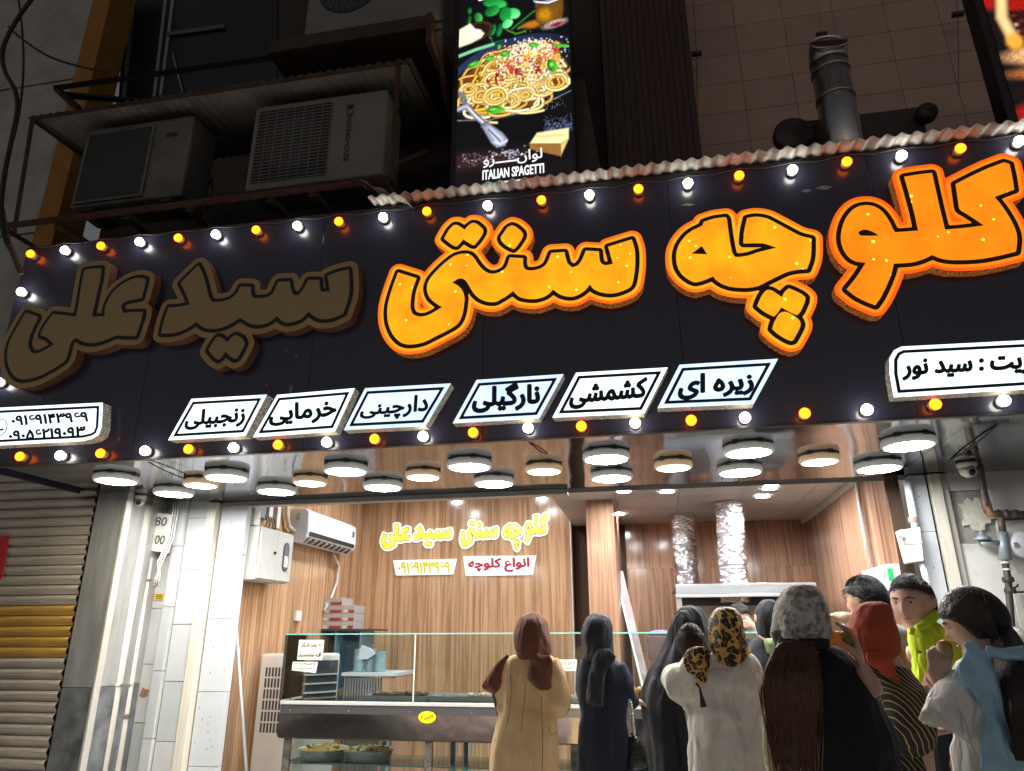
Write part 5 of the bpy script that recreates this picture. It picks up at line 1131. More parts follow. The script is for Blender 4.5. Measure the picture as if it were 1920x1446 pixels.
e = MB(); e.tube(pts, .146, 28, cap=False); eo = e.obj('elbow', M_fl, fl, smooth=True); sm = eo.modifiers.new('thick', 'SOLIDIFY'); sm.thickness = .004
dv = (pts[-1]-pts[-2]).normalized(); e = MB(); e.tube([pts[-1]-dv*.05, pts[-1]-dv*.048], .138, 28); e.obj('elbow_inside', mat('dark_red', (.10, .025, .018), .8), fl)  # dark red disc set just inside the elbow mouth
for py in (135, 186): c = aY(1588, py, 5.0); c.x = c0.x; MB().lathe([(.143, -.012), (.150, -.006), (.150, .006), (.143, .012)], c, 28).obj('seam_ring', M_fl, fl, smooth=True)
bl = thing('roof_blower', 'dark extractor blower with two wheels behind the flue pipe', 'blower', aY(1600, 290, 5.4))
M_bl = mat('blower_dark', (.075, .05, .044), .5, metal=.3, var=.3, vscale=8)
A = aY(1500, 222, 5.4); B_ = aY(1735, 210, 5.4)
MB().box(A.x+.03, B_.x-.02, 5.4, 5.7, A.z-.45, A.z-.03).obj('housing', M_bl, bl, bevel=.01)
c = aY(1487, 255, 5.4); MB().lathe([(.14, -.05), (.165, -.03), (.165, .03), (.14, .05)], c, 28, 'Y').obj('wheel', M_bl, bl, smooth=True)
c = aY(1737, 213, 5.35); MB().lathe([(.07, -.05), (.082, -.03), (.082, .03), (.07, .05)], c, 20, 'Y').obj('pulley', M_bl, bl, smooth=True)
MB().box(A.x+.1, A.x+.26, 5.385, 5.399, A.z-.33, A.z-.1).obj('service_hatch', mat('hatch_dark', (.035, .022, .02), .5), bl)
for i, (x, y, lab) in enumerate(((1540, 65, 'small dark oblong clip left above the flue pipe on a hanging wire'), (1306, 101, 'small dark oblong clip beside the dark pilaster'), (1796, 27, 'small dark oblong clip near the burger poster'))):
    p = aY(x, y, 6.2); t = thing('cable_clip', lab, 'clip', p, 'dark clips on the upper wall wires')
    b = MB(); b.tube([p-Vector((.05, 0, 0)), p+Vector((.05, 0, 0))], .03, 10); b.obj('clip_body', mat('clip_dark'), t, smooth=True)
    MB().tube([aY(x-14+i*4, -60, 6.22), p, aY(x+(12 if i == 0 else 2), y+(60 if i == 0 else 150), 6.22)], .004, 5).obj('wire', mat('wire_copper', (.4, .25, .16), .4) if i == 0 else mat('wire_grey'), t)

# ---- hanging cables at the left edge
M_cb = mat('cable_black', (.012, .012, .012), .5)
def cable(label, px, r, Y=3.9, m=None):
    P = [aY(x, y, Y) for x, y in px]; sm = []
    for i in range(len(P)-1):
        p0, p1, p2, p3 = P[max(i-1, 0)], P[i], P[i+1], P[min(i+2, len(P)-1)]
        for k in range(6): t = k/6; sm.append(.5*((2*p1)+(-p0+p2)*t+(2*p0-5*p1+4*p2-p3)*t*t+(-p0+3*p1-3*p2+p3)*t**3))
    sm.append(P[-1]); tag(MB().tube(sm, r, 7).obj('hanging_cable', m or M_cb, smooth=True), label, 'cable')
cable('thick black cable bundle hanging down the left edge of the neighbour wall', [(66, -10), (30, 40), (6, 90), (8, 130), (28, 170), (32, 210), (20, 270), (8, 330), (2, 390), (8, 440), (16, 462)], .018)
cable('straight thin black cable hanging beside the cable bundle', [(34, -10), (42, 60), (44, 130), (38, 200), (28, 250), (14, 300), (12, 330)], .009)
cable('black cable swinging right from the bundle to the iron bracket', [(16, 50), (40, 72), (90, 105), (150, 125), (200, 135)], .010)
cable('brown bare branch reaching the left end of sign box', [(4, 395), (14, 450), (26, 478), (40, 512)], .022, 3.95, mat('bark', (.12, .07, .05), .9, var=.4, vscale=30))
# ================================================================ display counter
YK = 5.82
kL, kR = aY(537, 1190, YK).x, 1.35
zTop = aY(700, 1188, YK).z; zW = aY(700, 1317, YK).z; zP0 = aY(700, 1326, YK).z; zP1 = aY(700, 1385, YK).z; zSh = aY(700, 1427, YK+.2).z
dc = thing('display_counter', 'long glass and steel display counter across the shop front', 'display counter', (-1, YK, .03))
M_gl = glass('counter_glass', (.90, .96, .95)); M_ge = mat('glass_edge', (.16, .42, .37), .1, emit=(.1, .35, .3), strength=.0)
M_alu = mat('counter_alu', (.66, .65, .60), .35, metal=.35, var=.06)
M_mir = mat('mirror_steel', (.50, .49, .47), .10, metal=1.0, bump=.12, bscale=2.5); M_bst = mat('post_steel', (.3, .28, .26), .2, metal=.9, bump=.3, bscale=15)
def pane(name, x0, x1, y0, y1, z0, z1, m=M_gl, par=dc): return MB().box(x0, x1, y0, y1, z0, z1).obj(name, m, par)
xm = aY(777, 1250, YK).x
pane('front_pane', kL+.012, xm-.006, YK, YK+.006, zW+.012, zTop-.008); pane('front_pane', xm+.006, kR, YK, YK+.006, zW+.012, zTop-.008)
pane('top_pane', kL, kR, YK-.004, YK+.42, zTop-.007, zTop+.001); pane('top_pane_edge', kL, kR, YK-.0065, YK-.0045, zTop-.008, zTop+.002, M_ge)
pane('side_pane', kL-.002, kL+.004, YK+.008, YK+.42, zW+.012, zTop-.009); pane('corner_post', kL-.004, kL+.010, YK-.008, YK-.001, zW+.004, zTop-.010, mat('post_black', (.03, .035, .035), .4))
pane('silicone_joint', xm-.005, xm+.005, YK-.003, YK+.009, zW+.004, zTop-.009, mat('silicone', (.6, .63, .58), .5, var=.2, vscale=60))
xW = aY(527, 1318, YK).x
MB().box(xW, kR, YK-.02, YK+.06, zW-.022, zW+.003).obj('worktop_edge', M_alu, dc, bevel=.003)
pane('worktop_glass', xW+.02, kR, YK+.062, YK+.58, zW-.006, zW+.001)
MB().box(xW+.004, kR, YK-.012, YK+.02, zP0-.05, zW-.024).obj('upper_steel_strip', mat('strip_steel', (.32, .32, .33), .25, metal=.9), dc)
for k in range(9): MB().lathe([(.006, 0), (.005, .004)], (kL+.1+k*.5, YK-.012, zP0-.03), 10, 'Y').obj('rivet', mat('lip_steel'), dc)
_q = [Vector((xW+.002, YK-.021, zP1)), Vector((kR, YK-.021, zP1)), Vector((kR, YK-.011, zP0-.052)), Vector((xW+.002, YK-.011, zP0-.052))]
MB().hexa(_q, [v+Vector((0, .028, 0)) for v in _q]).obj('mirror_panel', M_mir, dc)
MB().box(xW+.01, kR, YK-.006, YK+.03, zP1-.012, zP1-.002).obj('lower_rail', mat('rail_brown', (.12, .09, .07), .4, metal=.5), dc)
for x in (aY(536, 1420, YK).x, aY(803, 1420, YK).x, aY(1095, 1420, YK).x, .9): MB().box(x-.03, x+.03, YK-.008, YK+.03, .05, zP1-.014).obj('steel_post', M_bst, dc, bevel=.006)
pane('lower_pane', aY(546, 1420, YK).x, aY(794, 1420, YK).x, YK+.002, YK+.007, .08, zP1-.014); pane('lower_pane', aY(812, 1420, YK).x, aY(1088, 1420, YK).x, YK+.002, YK+.007, .08, zP1-.014)
pane('glass_shelf', xW+.05, kR, YK+.03, YK+.55, zSh-.008, zSh, glass('shelf_glass', (.72, .88, .87)))
pane('shelf_edge', xW+.05, kR, YK+.026, YK+.0295, zSh-.009, zSh+.001, M_ge)
M_tur = mat('turquoise_steel', (.30, .50, .52), .4)
for px in (715, 845, 870): x = aY(px, 1420, YK+.5).x; MB().box(x-.02, x+.02, YK+.56, YK+.6, .05, zW-.03).obj('turquoise_upright', M_tur, dc)
MB().box(-.72, kR, YK+.45, YK+.47, .05, zP1-.02).obj('turquoise_back', M_tur, dc)
MB().box(xW+.01, kR, YK+.01, YK+.6, .03, .07).obj('plinth', mat('post_black'), dc)
# papers on the glass
def paper(label, q, lines, m=None):
    P = Q(q, YK-.004); t = thing('paper_notice', label, 'notice', P[3])
    MB().hexa(P, [v+Vector((0, .002, 0)) for v in P]).obj('sheet', m or mat('paper_cream', (.70, .70, .58), .8), t)
    for s, qq, b_ in lines: text_on('lettering', s, Q(qq, YK-.006), mat('ink_black'), t, b_)
paper('cream paper with two bold lines taped inside the counter glass', [(561, 1200), (608, 1200), (604, 1238), (557, 1237)], [('به یک کارگر', [(566, 1205), (604, 1204), (603, 1214), (563, 1214)], .02), ('آقا نیازمندیم', [(561, 1223), (603, 1222), (602, 1234), (559, 1234)], .02)])
paper('torn small paper with a phone number below the bold notice', [(549, 1241), (596, 1241), (592, 1262), (547, 1257)], [('۰۳۶۶۹۷۶۴۱۸-۵۳۱۸', [(550, 1242), (592, 1242), (591, 1248), (550, 1248)], .01), ('فاطمه سمعانی', [(555, 1250), (586, 1250), (585, 1256), (554, 1256)], .012)])
paper('small paper with a phone number between tan and navy coats', [(1036, 1237), (1082, 1237), (1080, 1258), (1034, 1258)], [('۶۹۷۶۴۱۸-۵۳۱۸', [(1040, 1241), (1079, 1240), (1079, 1247), (1040, 1248)], .01), ('فاطمه سمعانی', [(1043, 1250), (1072, 1249), (1072, 1256), (1043, 1257)], .012)])
ov_ = thing('oval_sticker', 'yellow oval sticker on the mirror steel front of the counter', 'sticker', aY(801, 1355, YK-.012))
c = aY(801, 1345, YK-.028); lp = [(c.x+.071*math.cos(t), c.z+.043*math.sin(t)) for t in np.linspace(0, 2*math.pi, 33)[:-1]]
MB().prism([lp], c.y, c.y+.002).obj('sheet', mat('sticker_bright', (.85, .68, .01), .4), ov_)
text_on('lettering', 'گالری ۴', Q([(789, 1341), (813, 1340), (813, 1348), (789, 1350)], c.y-.002), mat('ink_black'), ov_, .012)
# trays with pastry
M_tray = mat('tray_alu', (.62, .63, .62), .35, metal=.6)
def tray(label, x0, x1, y0, y1, top, n, m_, hh=.02):
    t = thing('pastry_tray', label, 'tray', (x0, y0, zW+.004)); z = zW+.005
    b = MB(); b.box(x0, x1, y0, y1, z, z+.006)
    for q in ((x0, x1, y0, y0+.008), (x0, x1, y1-.008, y1), (x0, x0+.008, y0+.008, y1-.008), (x1-.008, x1, y0+.008, y1-.008)): b.box(*q, z+.006, z+.035)
    b.obj('tray', M_tray, t)
    for k in range(n):
        c = (random.uniform(x0+.07, x1-.07), random.uniform(y0+.06, y1-.06), z+.02+hh*.4)
        MB().ball(c, .036, 12, 8, (1, .75, hh/.036), Matrix.Rotation(random.random()*3, 3, 'Z')).obj('pastry', m_, t, smooth=True)
M_pd = mat('pastry_dark', (.10, .045, .015), .6, var=.5, vscale=40, bump=.4, bscale=80); M_pg = mat('pastry_gold', (.55, .27, .05), .55, var=.35, vscale=25, bump=.3, bscale=60); M_pwh = mat('pastry_pale', (.62, .50, .32), .6, var=.2, vscale=20)
px0 = aY(675, 1315, YK+.1).x
tray('aluminium tray of dark pastries left of the mullion joint', px0, px0+.55, YK+.12, YK+.5, 0, 34, M_pd, .022); tray('nearly empty aluminium tray right of the mullion joint', px0+.58, px0+1.15, YK+.12, YK+.5, 0, 7, M_pwh, .02)
tray('aluminium tray of pale pastries behind the tan coat', px0+1.2, px0+1.8, YK+.12, YK+.5, 0, 16, M_pwh, .02); tray('tray of golden pastries beside the navy coat', px0+2.0, px0+2.55, YK+.12, YK+.5, 0, 16, M_pg, .06)
def pan(label, px, m_):
    p = aZ(px[0], px[1], zSh+.002); t = thing('cake_pan', label, 'cake pan', (p.x, YK+.26, zSh)); c = (p.x, YK+.26, zSh+.001)
    MB().lathe([(.17, 0), (.20, .075), (.206, .077), (.200, .070), (.168, .006)], c, 36, cap=False).lathe([(.17, .0), (.169, .004)], c, 36).obj('pan', mat('pan_alu', (.78, .8, .77), .4, metal=.2), t, smooth=True)
    b = MB(); rings = []
    for i in range(9):
        r = .196*(1-i/8.3); rings.append([Vector(c)+Vector((r*math.cos(2*math.pi*k/36), r*math.sin(2*math.pi*k/36), .062+.03*math.sin(math.pi*i/8*.5)+.008*math.sin(8*2*math.pi*k/36)*(1-i/9)+random.uniform(-.002, .002))) for k in range(36)])
    b.rings(rings).obj('filling', m_, t, smooth=True)
    for k in range(26):
        a = random.random()*6.28; r = .17*math.sqrt(random.random()); MB().ball(Vector(c)+Vector((r*math.cos(a), r*math.sin(a), .088)), .014, 8, 5, (1.4, .7, .6), Matrix.Rotation(a, 3, 'Z')).obj('topping', mat('topping_saffron', (.85, .50, .02), .4) if k % 3 else mat('topping_brown', (.3, .1, .03), .5), t, smooth=True)
pan('round cake pan with browner topping at left on the lower glass shelf', (598, 1424), mat('cake_brown', (.78, .45, .13), .6, var=.4, vscale=18))
pan('round cake pan with saffron yellow topping on the lower glass shelf', (683, 1427), mat('cake_pale', (.88, .66, .30), .6, var=.3, vscale=18))
# air cooler behind the counter's left end
M_cool = mat('cooler_beige', (.60, .57, .52), .45, var=.04); M_slot = mat('cooler_slot', (.05, .045, .04), .6); M_mint = mat('cooler_pale', (.66, .68, .64), .4)
co = thing('air_cooler', 'beige floor standing evaporative cooler at left end of counter', 'air cooler', (-3.1, 6.45, .03))
A_ = aY(482, 1300, 6.30); C_ = aY(558, 1300, 6.27); D_ = aY(634, 1300, 6.62)
A_ = Vector((max(A_.x, XL+.03), A_.y, 0)); C_.z = D_.z = 0
def face_box(name, P0, P1, u0, u1, z0, z1, t0, t1, m_):
    d = (P1-P0); L_ = d.length; d.normalize(); nrm = Vector((d.y, -d.x, 0)); q = [P0+d*(u0*L_), P0+d*(u1*L_)]
    q0 = [Vector((q[0].x, q[0].y, z0)), Vector((q[1].x, q[1].y, z0)), Vector((q[1].x, q[1].y, z1)), Vector((q[0].x, q[0].y, z1))]
    return MB().hexa([v+nrm*t1 for v in q0], [v+nrm*t0 for v in q0])
zt_ = aY(556, 1226, 6.27).z
b = MB(); E_ = A_+(D_-C_); b.v = [tuple(Vector((p.x, p.y, z))) for z in (.06, zt_) for p in (A_, C_, D_, E_)]; b.f = [(0, 1, 5, 4), (1, 2, 6, 5), (2, 3, 7, 6), (3, 0, 4, 7), (4, 5, 6, 7), (3, 2, 1, 0)]
b.obj('casing', M_cool, co, bevel=.02)
zg1, zg0 = zt_-.10, zt_-.64
for i in range(6):
    for j in range(9):
        za = zg0+(zg1-zg0)*i/6; zb2 = zg0+(zg1-zg0)*(i+.84)/6; u = .16+.72*j/9
        face_box('slot', A_, C_, u, u+.045, za, zb2, .0, .003, M_slot).obj('grille_slot', M_slot, co)
face_box('x', A_, C_, .02, .98, .30, .315, 0, .004, 0).obj('tank_seam', mat('cooler_seam', (.3, .28, .25), .6), co)
face_box('x', C_, D_, .10, .94, zg0+.05, zt_-.06, 0, .004, 0).obj('louvre_recess', mat('louvre_dark', (.05, .06, .075), .4), co)
for k in range(6): z = zg0+.09+k*(zt_-.1-zg0-.1)/6; face_box('x', C_, D_, .12, .92, z, z+.012, .006, .03, 0).obj('louvre', M_mint, co)
face_box('x', C_, D_, .03, .10, zg0+.03, zt_-.04, 0, .012, 0).obj('louvre_frame', M_mint, co)
face_box('x', A_, C_, .60, .66, .2, .23, 0, .012, 0).obj('drain_tap', M_mint, co)
# side table with containers, glass cabinet and box stack
tb = thing('side_table', 'brown wood desk with white top behind the counter glass', 'table', aY(700, 1300, 7.2))
t0, t1 = aY(640, 1270, 7.1), aY(742, 1262, 7.1)
MB().box(t0.x, t1.x, 7.1, 7.7, t1.z-.03, t1.z).obj('top', mat('panel_white'), tb)
MB().box(t0.x+.42, t1.x-.01, 7.12, 7.68, .03, t1.z-.032).obj('side_cabinet', M_wd2, tb)
for k in range(14): MB().box(t0.x+.02+k*.028, t0.x+.034+k*.028, 7.13, 7.16, .2, t1.z-.05).obj('vent_slat', mat('slat_grey', (.25, .25, .26), .5), tb)
M_clear = mat('container_clear', (.42, .55, .57), .2, alpha=None, var=.15, vscale=20)
for i, (px, n) in enumerate(((672, 9), (690, 9), (712, 8))):
    t = thing('container_stack', ['left', 'middle', 'right'][i]+' one of three stacks of clear plastic tubs on the desk', 'containers', (0, 0, 0), 'tub stacks on the desk'); p = aY(px, 1262, 7.25); t.location = (p.x, 7.25, t1.z)
    for k in range(n): MB().lathe([(.048, k*.024), (.056, k*.024+.02), (.06, k*.024+.022), (.06, k*.024+.0235)], (p.x, 7.25+.05*(i % 2), t1.z+.001), 16).obj('tub', M_clear, t, smooth=True)
gc = thing('glass_cabinet', 'small glass cabinet with dark top carrying the cardboard boxes', 'cabinet', aY(640, 1260, 7.6))
g0_, g1_ = aY(592, 1180, 7.65), aY(703, 1178, 7.65)
MB().box(g0_.x, g1_.x, 7.6, 8.05, g0_.z-.02, g0_.z).obj('top', mat('smoked_glass', (.04, .06, .065), .1), gc)
for x in (g0_.x+.01, g0_.x+.25, g1_.x-.15): MB().box(x, x+.012, 7.61, 8.0, t1.z-.2, g0_.z-.021).obj('upright', mat('cabinet_blue', (.16, .26, .32), .2), gc)
MB().box(g0_.x+.02, g1_.x-.14, 7.9, 7.92, t1.z-.2, g0_.z-.021).obj('rear_panel', mat('cabinet_rear', (.11, .17, .21), .3), gc)
MB().box(g0_.x+.02, g1_.x-.14, 7.62, 8.0, t1.z-.2, t1.z-.18).obj('floor_panel', mat('cabinet_rear'), gc)
MB().box(g0_.x+.05, g0_.x+.2, 7.66, 7.8, t1.z-.178, t1.z+.1).obj('mint_bin', mat('bin_mint', (.35, .5, .46), .4), gc)
nk = tag(MB().prism([[(0, 0), (.05, .13), (.14, .10), (.20, .05), (.12, 0)]], 0, .03).obj('folded_napkin', mat('napkin', (.55, .58, .66), .7)), 'bluish white folded napkin sticking up from the plastic tubs', 'napkin'); p = aY(668, 1232, 7.2); nk.location = (p.x, 7.2, p.z-.02)
M_box = mat('carton_grey', (.42, .38, .36), .7, var=.08); M_bre = mat('carton_red', (.30, .05, .035), .6); M_bcr = mat('carton_cream', (.62, .54, .46), .6)
zb0 = g0_.z+.001
for ci, (pl, pr, n, wd) in enumerate(((593, 640, 4, 0), (641, 664, 3, .04))):
    xl_, xr2 = aY(pl, 1150, 7.65).x, aY(pr, 1150, 7.65).x; hh = (aY(600, 1121, 7.65).z-zb0)/4
    for k in range(n):
        t = thing('carton', '%s pastry carton from the bottom in the %s stack' % (ORD[k], ['taller left', 'shorter right'][ci]), 'carton', (xl_, 7.65, zb0+k*hh), 'stacked pastry cartons'); z = zb0+k*hh
        MB().box(xl_, xr2, 7.65, 7.95, z+.001, z+hh-.001).obj('body', M_box, t, bevel=.002)
        L_ = xr2-xl_
        MB().box(xl_+L_*.12, xl_+L_*.45, 7.646, 7.6495, z+.004, z+hh*.42).obj('cream_print', M_bcr, t); MB().box(xl_+L_*.55, xr2-.002, 7.646, 7.6495, z+.004, z+hh*.42).obj('red_print', M_bre, t)

# ---- pale car parked along the kerb behind the viewer, seen in the counter's mirror steel
car = thing('parked_car', 'pale silver car parked at the kerb, reflected in the steel counter front', 'car', (-6.9, -4.6, -.13))
M_car = mat('car_paint', (.62, .61, .58), .3, coat=.5)
cx0_, zc_ = -9.1, -.13
side = [(0, .35), (.05, .62), (.35, .78), (1.1, .90), (1.75, 1.36), (2.2, 1.44), (3.1, 1.42), (3.75, .98), (4.25, .92), (4.35, .55), (4.3, .32)]
def arch(cx): return [(cx+.36*math.cos(q), .30+.36*math.sin(q)) for q in np.linspace(0, math.pi, 12)]
out = side+[(x, z) for x, z in arch(3.5)]+[(x, z) for x, z in arch(.85)]
lpc = [(cx0_+x, zc_+z) for x, z in out]
MB().prism([lpc], -3.75, -5.45).obj('body', M_car, car, bevel=.04, seg=3)
for q in ([(1.25, .93), (1.80, 1.33), (2.18, 1.38), (2.18, .95)], [(2.26, .95), (2.26, 1.38), (3.0, 1.37), (3.45, .98)]):
    MB().prism([[(cx0_+x, zc_+z) for x, z in q]], -3.744, -3.749).obj('window', mat('car_glass', (.02, .022, .025), .05), car)
for x in (.85, 3.5):
    w_ = MB().lathe([(.31, -.1), (.32, -.02), (.30, .0), (.2, .0)], (cx0_+x, -3.84, zc_+.32), 28, 'Y').obj('wheel', mat('tyre', (.02, .02, .02), .8), car, smooth=True)
    MB().lathe([(.2, 0), (.03, .012)], (cx0_+x, -3.838, zc_+.32), 20, 'Y').obj('rim', mat('rim_alloy', (.5, .5, .5), .3, metal=.8), w_)
for x in (1.95, 3.0): MB().box(cx0_+x, cx0_+x+.18, -3.74, -3.749+.03, zc_+.80, zc_+.83).obj('door_handle', mat('clip_dark'), car)
for x in (1.22, 2.22, 3.2): MB().box(cx0_+x, cx0_+x+.008, -3.747, -3.7495, zc_+.3, zc_+.92).obj('door_gap', mat('clip_dark'), car)
# ================================================================ people
from mathutils.geometry import delaunay_2d_cdt
M_skin = mat('skin', (.50, .30, .21), .5, var=.08, vscale=20); M_skin2 = mat('skin_warm', (.55, .34, .25), .5, var=.08, vscale=20)
def wrinkle(p, s=1., k=1.):
    return k*(math.sin(p.x*31*s+p.z*9*s+2*math.sin(p.z*13*s))*.5+math.sin(p.z*23*s+p.x*17*s+p.y*11*s)*.3+math.sin(p.x*57*s-p.z*19*s)*.2)
def rows_to_rings(Z, Y, rows, depth, n=48, fold=.0, nf=7, back=0., taper=None):
    """Z = (ox, oy, scale) of a photo crop; rows = (y, x left, x right) in it -> elliptical rings at distance Y"""
    ox, oy, s = Z; out = []
    for i, (y, a, b) in enumerate(rows):
        A, B = aY(ox+a/s, oy+y/s, Y), aY(ox+b/s, oy+y/s, Y); c = (A+B)/2; hw = max((B.x-A.x)/2, .004); d = depth if not callable(depth) else depth(i/(len(rows)-1), hw)
        out.append((c, hw, d))
    return out
def loft(secs, n=48, fold=0., nf=7, sub=4, down=None, ph=0., sq=2.3, tw=3.):
    """smooth loft through (centre, half width, half depth) sections; folds grow towards the hem"""
    if down is not None:
        c, hw, d = secs[-1]; secs = secs+[(Vector((c.x, c.y, (c.z+down)/2)), hw*1.04, d*1.04), (Vector((c.x, c.y, down)), hw*1.08, d*1.08)]
    P = []
    for i in range(len(secs)-1):
        a = secs[max(i-1, 0)]; b = secs[i]; c = secs[i+1]; e = secs[min(i+2, len(secs)-1)]
        for k in range(sub):
            t = k/sub; f = lambda p0, p1, p2, p3: .5*((2*p1)+(p2-p0)*t+(2*p0-5*p1+4*p2-p3)*t*t+(3*p1-p0-3*p2+p3)*t**3)
            P.append((f(a[0], b[0], c[0], e[0]), max(.003, f(a[1], b[1], c[1], e[1])), max(.003, f(a[2], b[2], c[2], e[2]))))
    P.append(secs[-1]); rings = []; z0 = P[0][0].z; zl = P[-1][0].z
    for c, hw, d in P:
        g = (z0-c.z)/max(z0-zl, .01); rg = []
        for k in range(n):
            q = 2*math.pi*k/n; cq, sq_ = math.cos(q), math.sin(q)
            x = hw*math.copysign(abs(cq)**(2/sq), cq); y = d*math.copysign(abs(sq_)**(2/sq), sq_)
            m_ = 1+fold*(.35+.65*g)*(math.sin(nf*q+ph+tw*g)*.6+math.sin((nf*2+1)*q+ph*2+(tw+2)*g)*.4)
            rg.append(Vector((c.x+x*(1+(m_-1)*.5), c.y+y*m_, c.z)))
        rings.append(rg)
    return MB().rings(rings[::-1])
def finish(b, name, m, parent, vox=.011, smooth=2, noise=.0, nscale=1.):
    """fuse overlapping closed pieces into one continuous surface"""
    o = b.obj(name, m, parent, smooth=True)
    r = o.modifiers.new('fuse', 'REMESH'); r.mode = 'VOXEL'; r.voxel_size = vox; r.use_smooth_shade = True
    if noise:
        tx = bpy.data.textures.get('cloth_folds_%g' % nscale) or bpy.data.textures.new('cloth_folds_%g' % nscale, 'CLOUDS'); tx.noise_scale = nscale; tx.noise_depth = 2
        d = o.modifiers.new('folds', 'DISPLACE'); d.texture = tx; d.strength = noise; d.mid_level = .5; d.texture_coords = 'GLOBAL'
    s = o.modifiers.new('soften', 'SMOOTH'); s.factor = .5; s.iterations = smooth
    return o
def inflate(poly, Z, Y, thick, fold=0., fdir=(1, 0), nfold=8, step=.018, lean=0.):
    """draped cloth: photo outline at distance Y given a pillowed thickness and folds"""
    ox, oy, s = Z; lp = smooth_loop([(lambda v: (v.x, v.z))(aY(ox+x/s, oy+y/s, Y)) for x, y in poly], 3)
    gx, gy, d = sdf_grid([lp], .02, step); pts = [Vector(p) for p in lp]; nb = len(pts)
    for j in range(len(gy)):
        for i in range(len(gx)):
            if d[j, i] < -step*.6: pts.append(Vector((gx[i]+(j % 2)*step*.3, gy[j])))
    v, e, f, *_ = delaunay_2d_cdt(pts, [], [list(range(nb))], 1, 1e-6)
    L = np.array(lp); S2 = np.roll(L, -1, 0)
    def dist(p):
        e_ = S2-L; t = np.clip(((p.x-L[:, 0])*e_[:, 0]+(p.y-L[:, 1])*e_[:, 1])/((e_**2).sum(1)+1e-12), 0, 1); return math.sqrt((((p.x-L[:, 0]-t*e_[:, 0])**2+(p.y-L[:, 1]-t*e_[:, 1])**2)).min())
    b = MB(); n = len(v); zc = np.mean(L[:, 1]); F = []; K = []
    for p in v:
        q = dist(p); h = thick*math.sqrt(min(1, q/(thick*1.5)))
        w_ = fold*math.sin((p.x*fdir[0]+p.y*fdir[1])*nfold*6.28+2*math.sin(p.y*9))*min(1, q/.03)
        y = Y+lean*(zc-p.y); F.append((p.x, y-h-w_, p.y)); K.append((p.x, y+h*.6-w_, p.y))
    b.v = F+K; b.f = [tuple(t) for t in f]+[tuple(i+n for i in t)[::-1] for t in f]
    return b
def merge(*bs):
    o = MB()
    for b in bs: o.add(b.v, b.f)
    return o
# ---- head and hands
def head_pts(b, c, h, M3, f=None, n=36, m=26):
    """head of height h centred at c; local +y is the face"""
    rings = []
    for i in range(m+1):
        t = math.pi*i/m; z = -math.cos(t); rr = max(math.sin(t), .03); rg = []
        for k in range(n):
            q = 2*math.pi*k/n; x, y = rr*math.cos(q), rr*math.sin(q)
            X, Y_, Z_ = x*.375, y*.455, z*.5
            if z < 0: X *= 1-.30*(-z)**1.6; Y_ *= (1-.34*(-z)**2) if y < 0 else (1-.10*(-z)**2)
            if y > 0:
                g = lambda cx, cz, sx, sz: math.exp(-((x-cx)/sx)**2-((z-cz)/sz)**2)
                Y_ += .115*g(0, -.22, .13, .15)+.05*g(0, .0, .10, .2)-.045*(g(.36, .06, .2, .13)+g(-.36, .06, .2, .13))+.02*(g(.36, .25, .3, .1)+g(-.36, .25, .3, .1))+.028*g(0, -.52, .2, .06)+.026*g(0, -.64, .18, .06)+.04*g(0, -.88, .22, .12)
            k_ = f(x, y, z) if f else 1.
            rg.append(Vector(c)+M3 @ Vector((X*k_, Y_*k_, Z_*k_))*h)
        rings.append(rg)
    b.rings(rings)
    return b
def facing(d, tilt=0.):
    d = Vector(d).normalized(); x = d.cross(Vector((0, 0, 1))).normalized(); z = x.cross(d); return Matrix((x, d, z)).transposed()
def hand(b, wrist, direc, palm_n, size=.18, curl=.9, side=1):
    """palm and five bent fingers; direc = wrist to knuckles, palm_n = the way the palm looks"""
    d = Vector(direc).normalized(); nrm = Vector(palm_n); nrm = (nrm-d*nrm.dot(d)).normalized(); sx = d.cross(nrm)*side; wrist = Vector(wrist)
    P = size*.5
    rg = []
    for t, wd, th in ((0, .26, .16), (.3, .36, .17), (.7, .45, .15), (1, .43, .11)):
        c = wrist+d*P*t; rg.append([c+sx*(wd*P*math.cos(q))+nrm*(th*P*math.sin(q)) for q in (2*math.pi*k/12 for k in range(12))])
    b.rings(rg)
    for i, (off, ln) in enumerate(((-.33, .78), (-.11, .92), (.11, .86), (.32, .66))):
        p = wrist+d*P*.93+sx*P*off; pts = [p-d*P*.2]; dr = d.copy(); rr = [.0095, .0095]
        pts.append(p)
        for j in range(3):
            a = curl*(.5+.25*j); dr = (dr*math.cos(a)+nrm*math.sin(a)).normalized(); nr2 = nrm; pts.append(pts[-1]+dr*P*ln*(.45, .32, .26)[j]); rr.append((.009, .0085, .0065)[j]); nrm_ = nrm
        b.tube(pts, rr, 8)
    p = wrist+d*P*.25-sx*P*.30; t1 = (d*.55-sx*.75+nrm*.35).normalized(); b.tube([p, p+t1*P*.35, p+t1*P*.55+(d*.6+nrm*.6)*P*.2, p+t1*P*.6+(d*.7+nrm*.9)*P*.42], [.013, .012, .010, .007], 8)
    return b
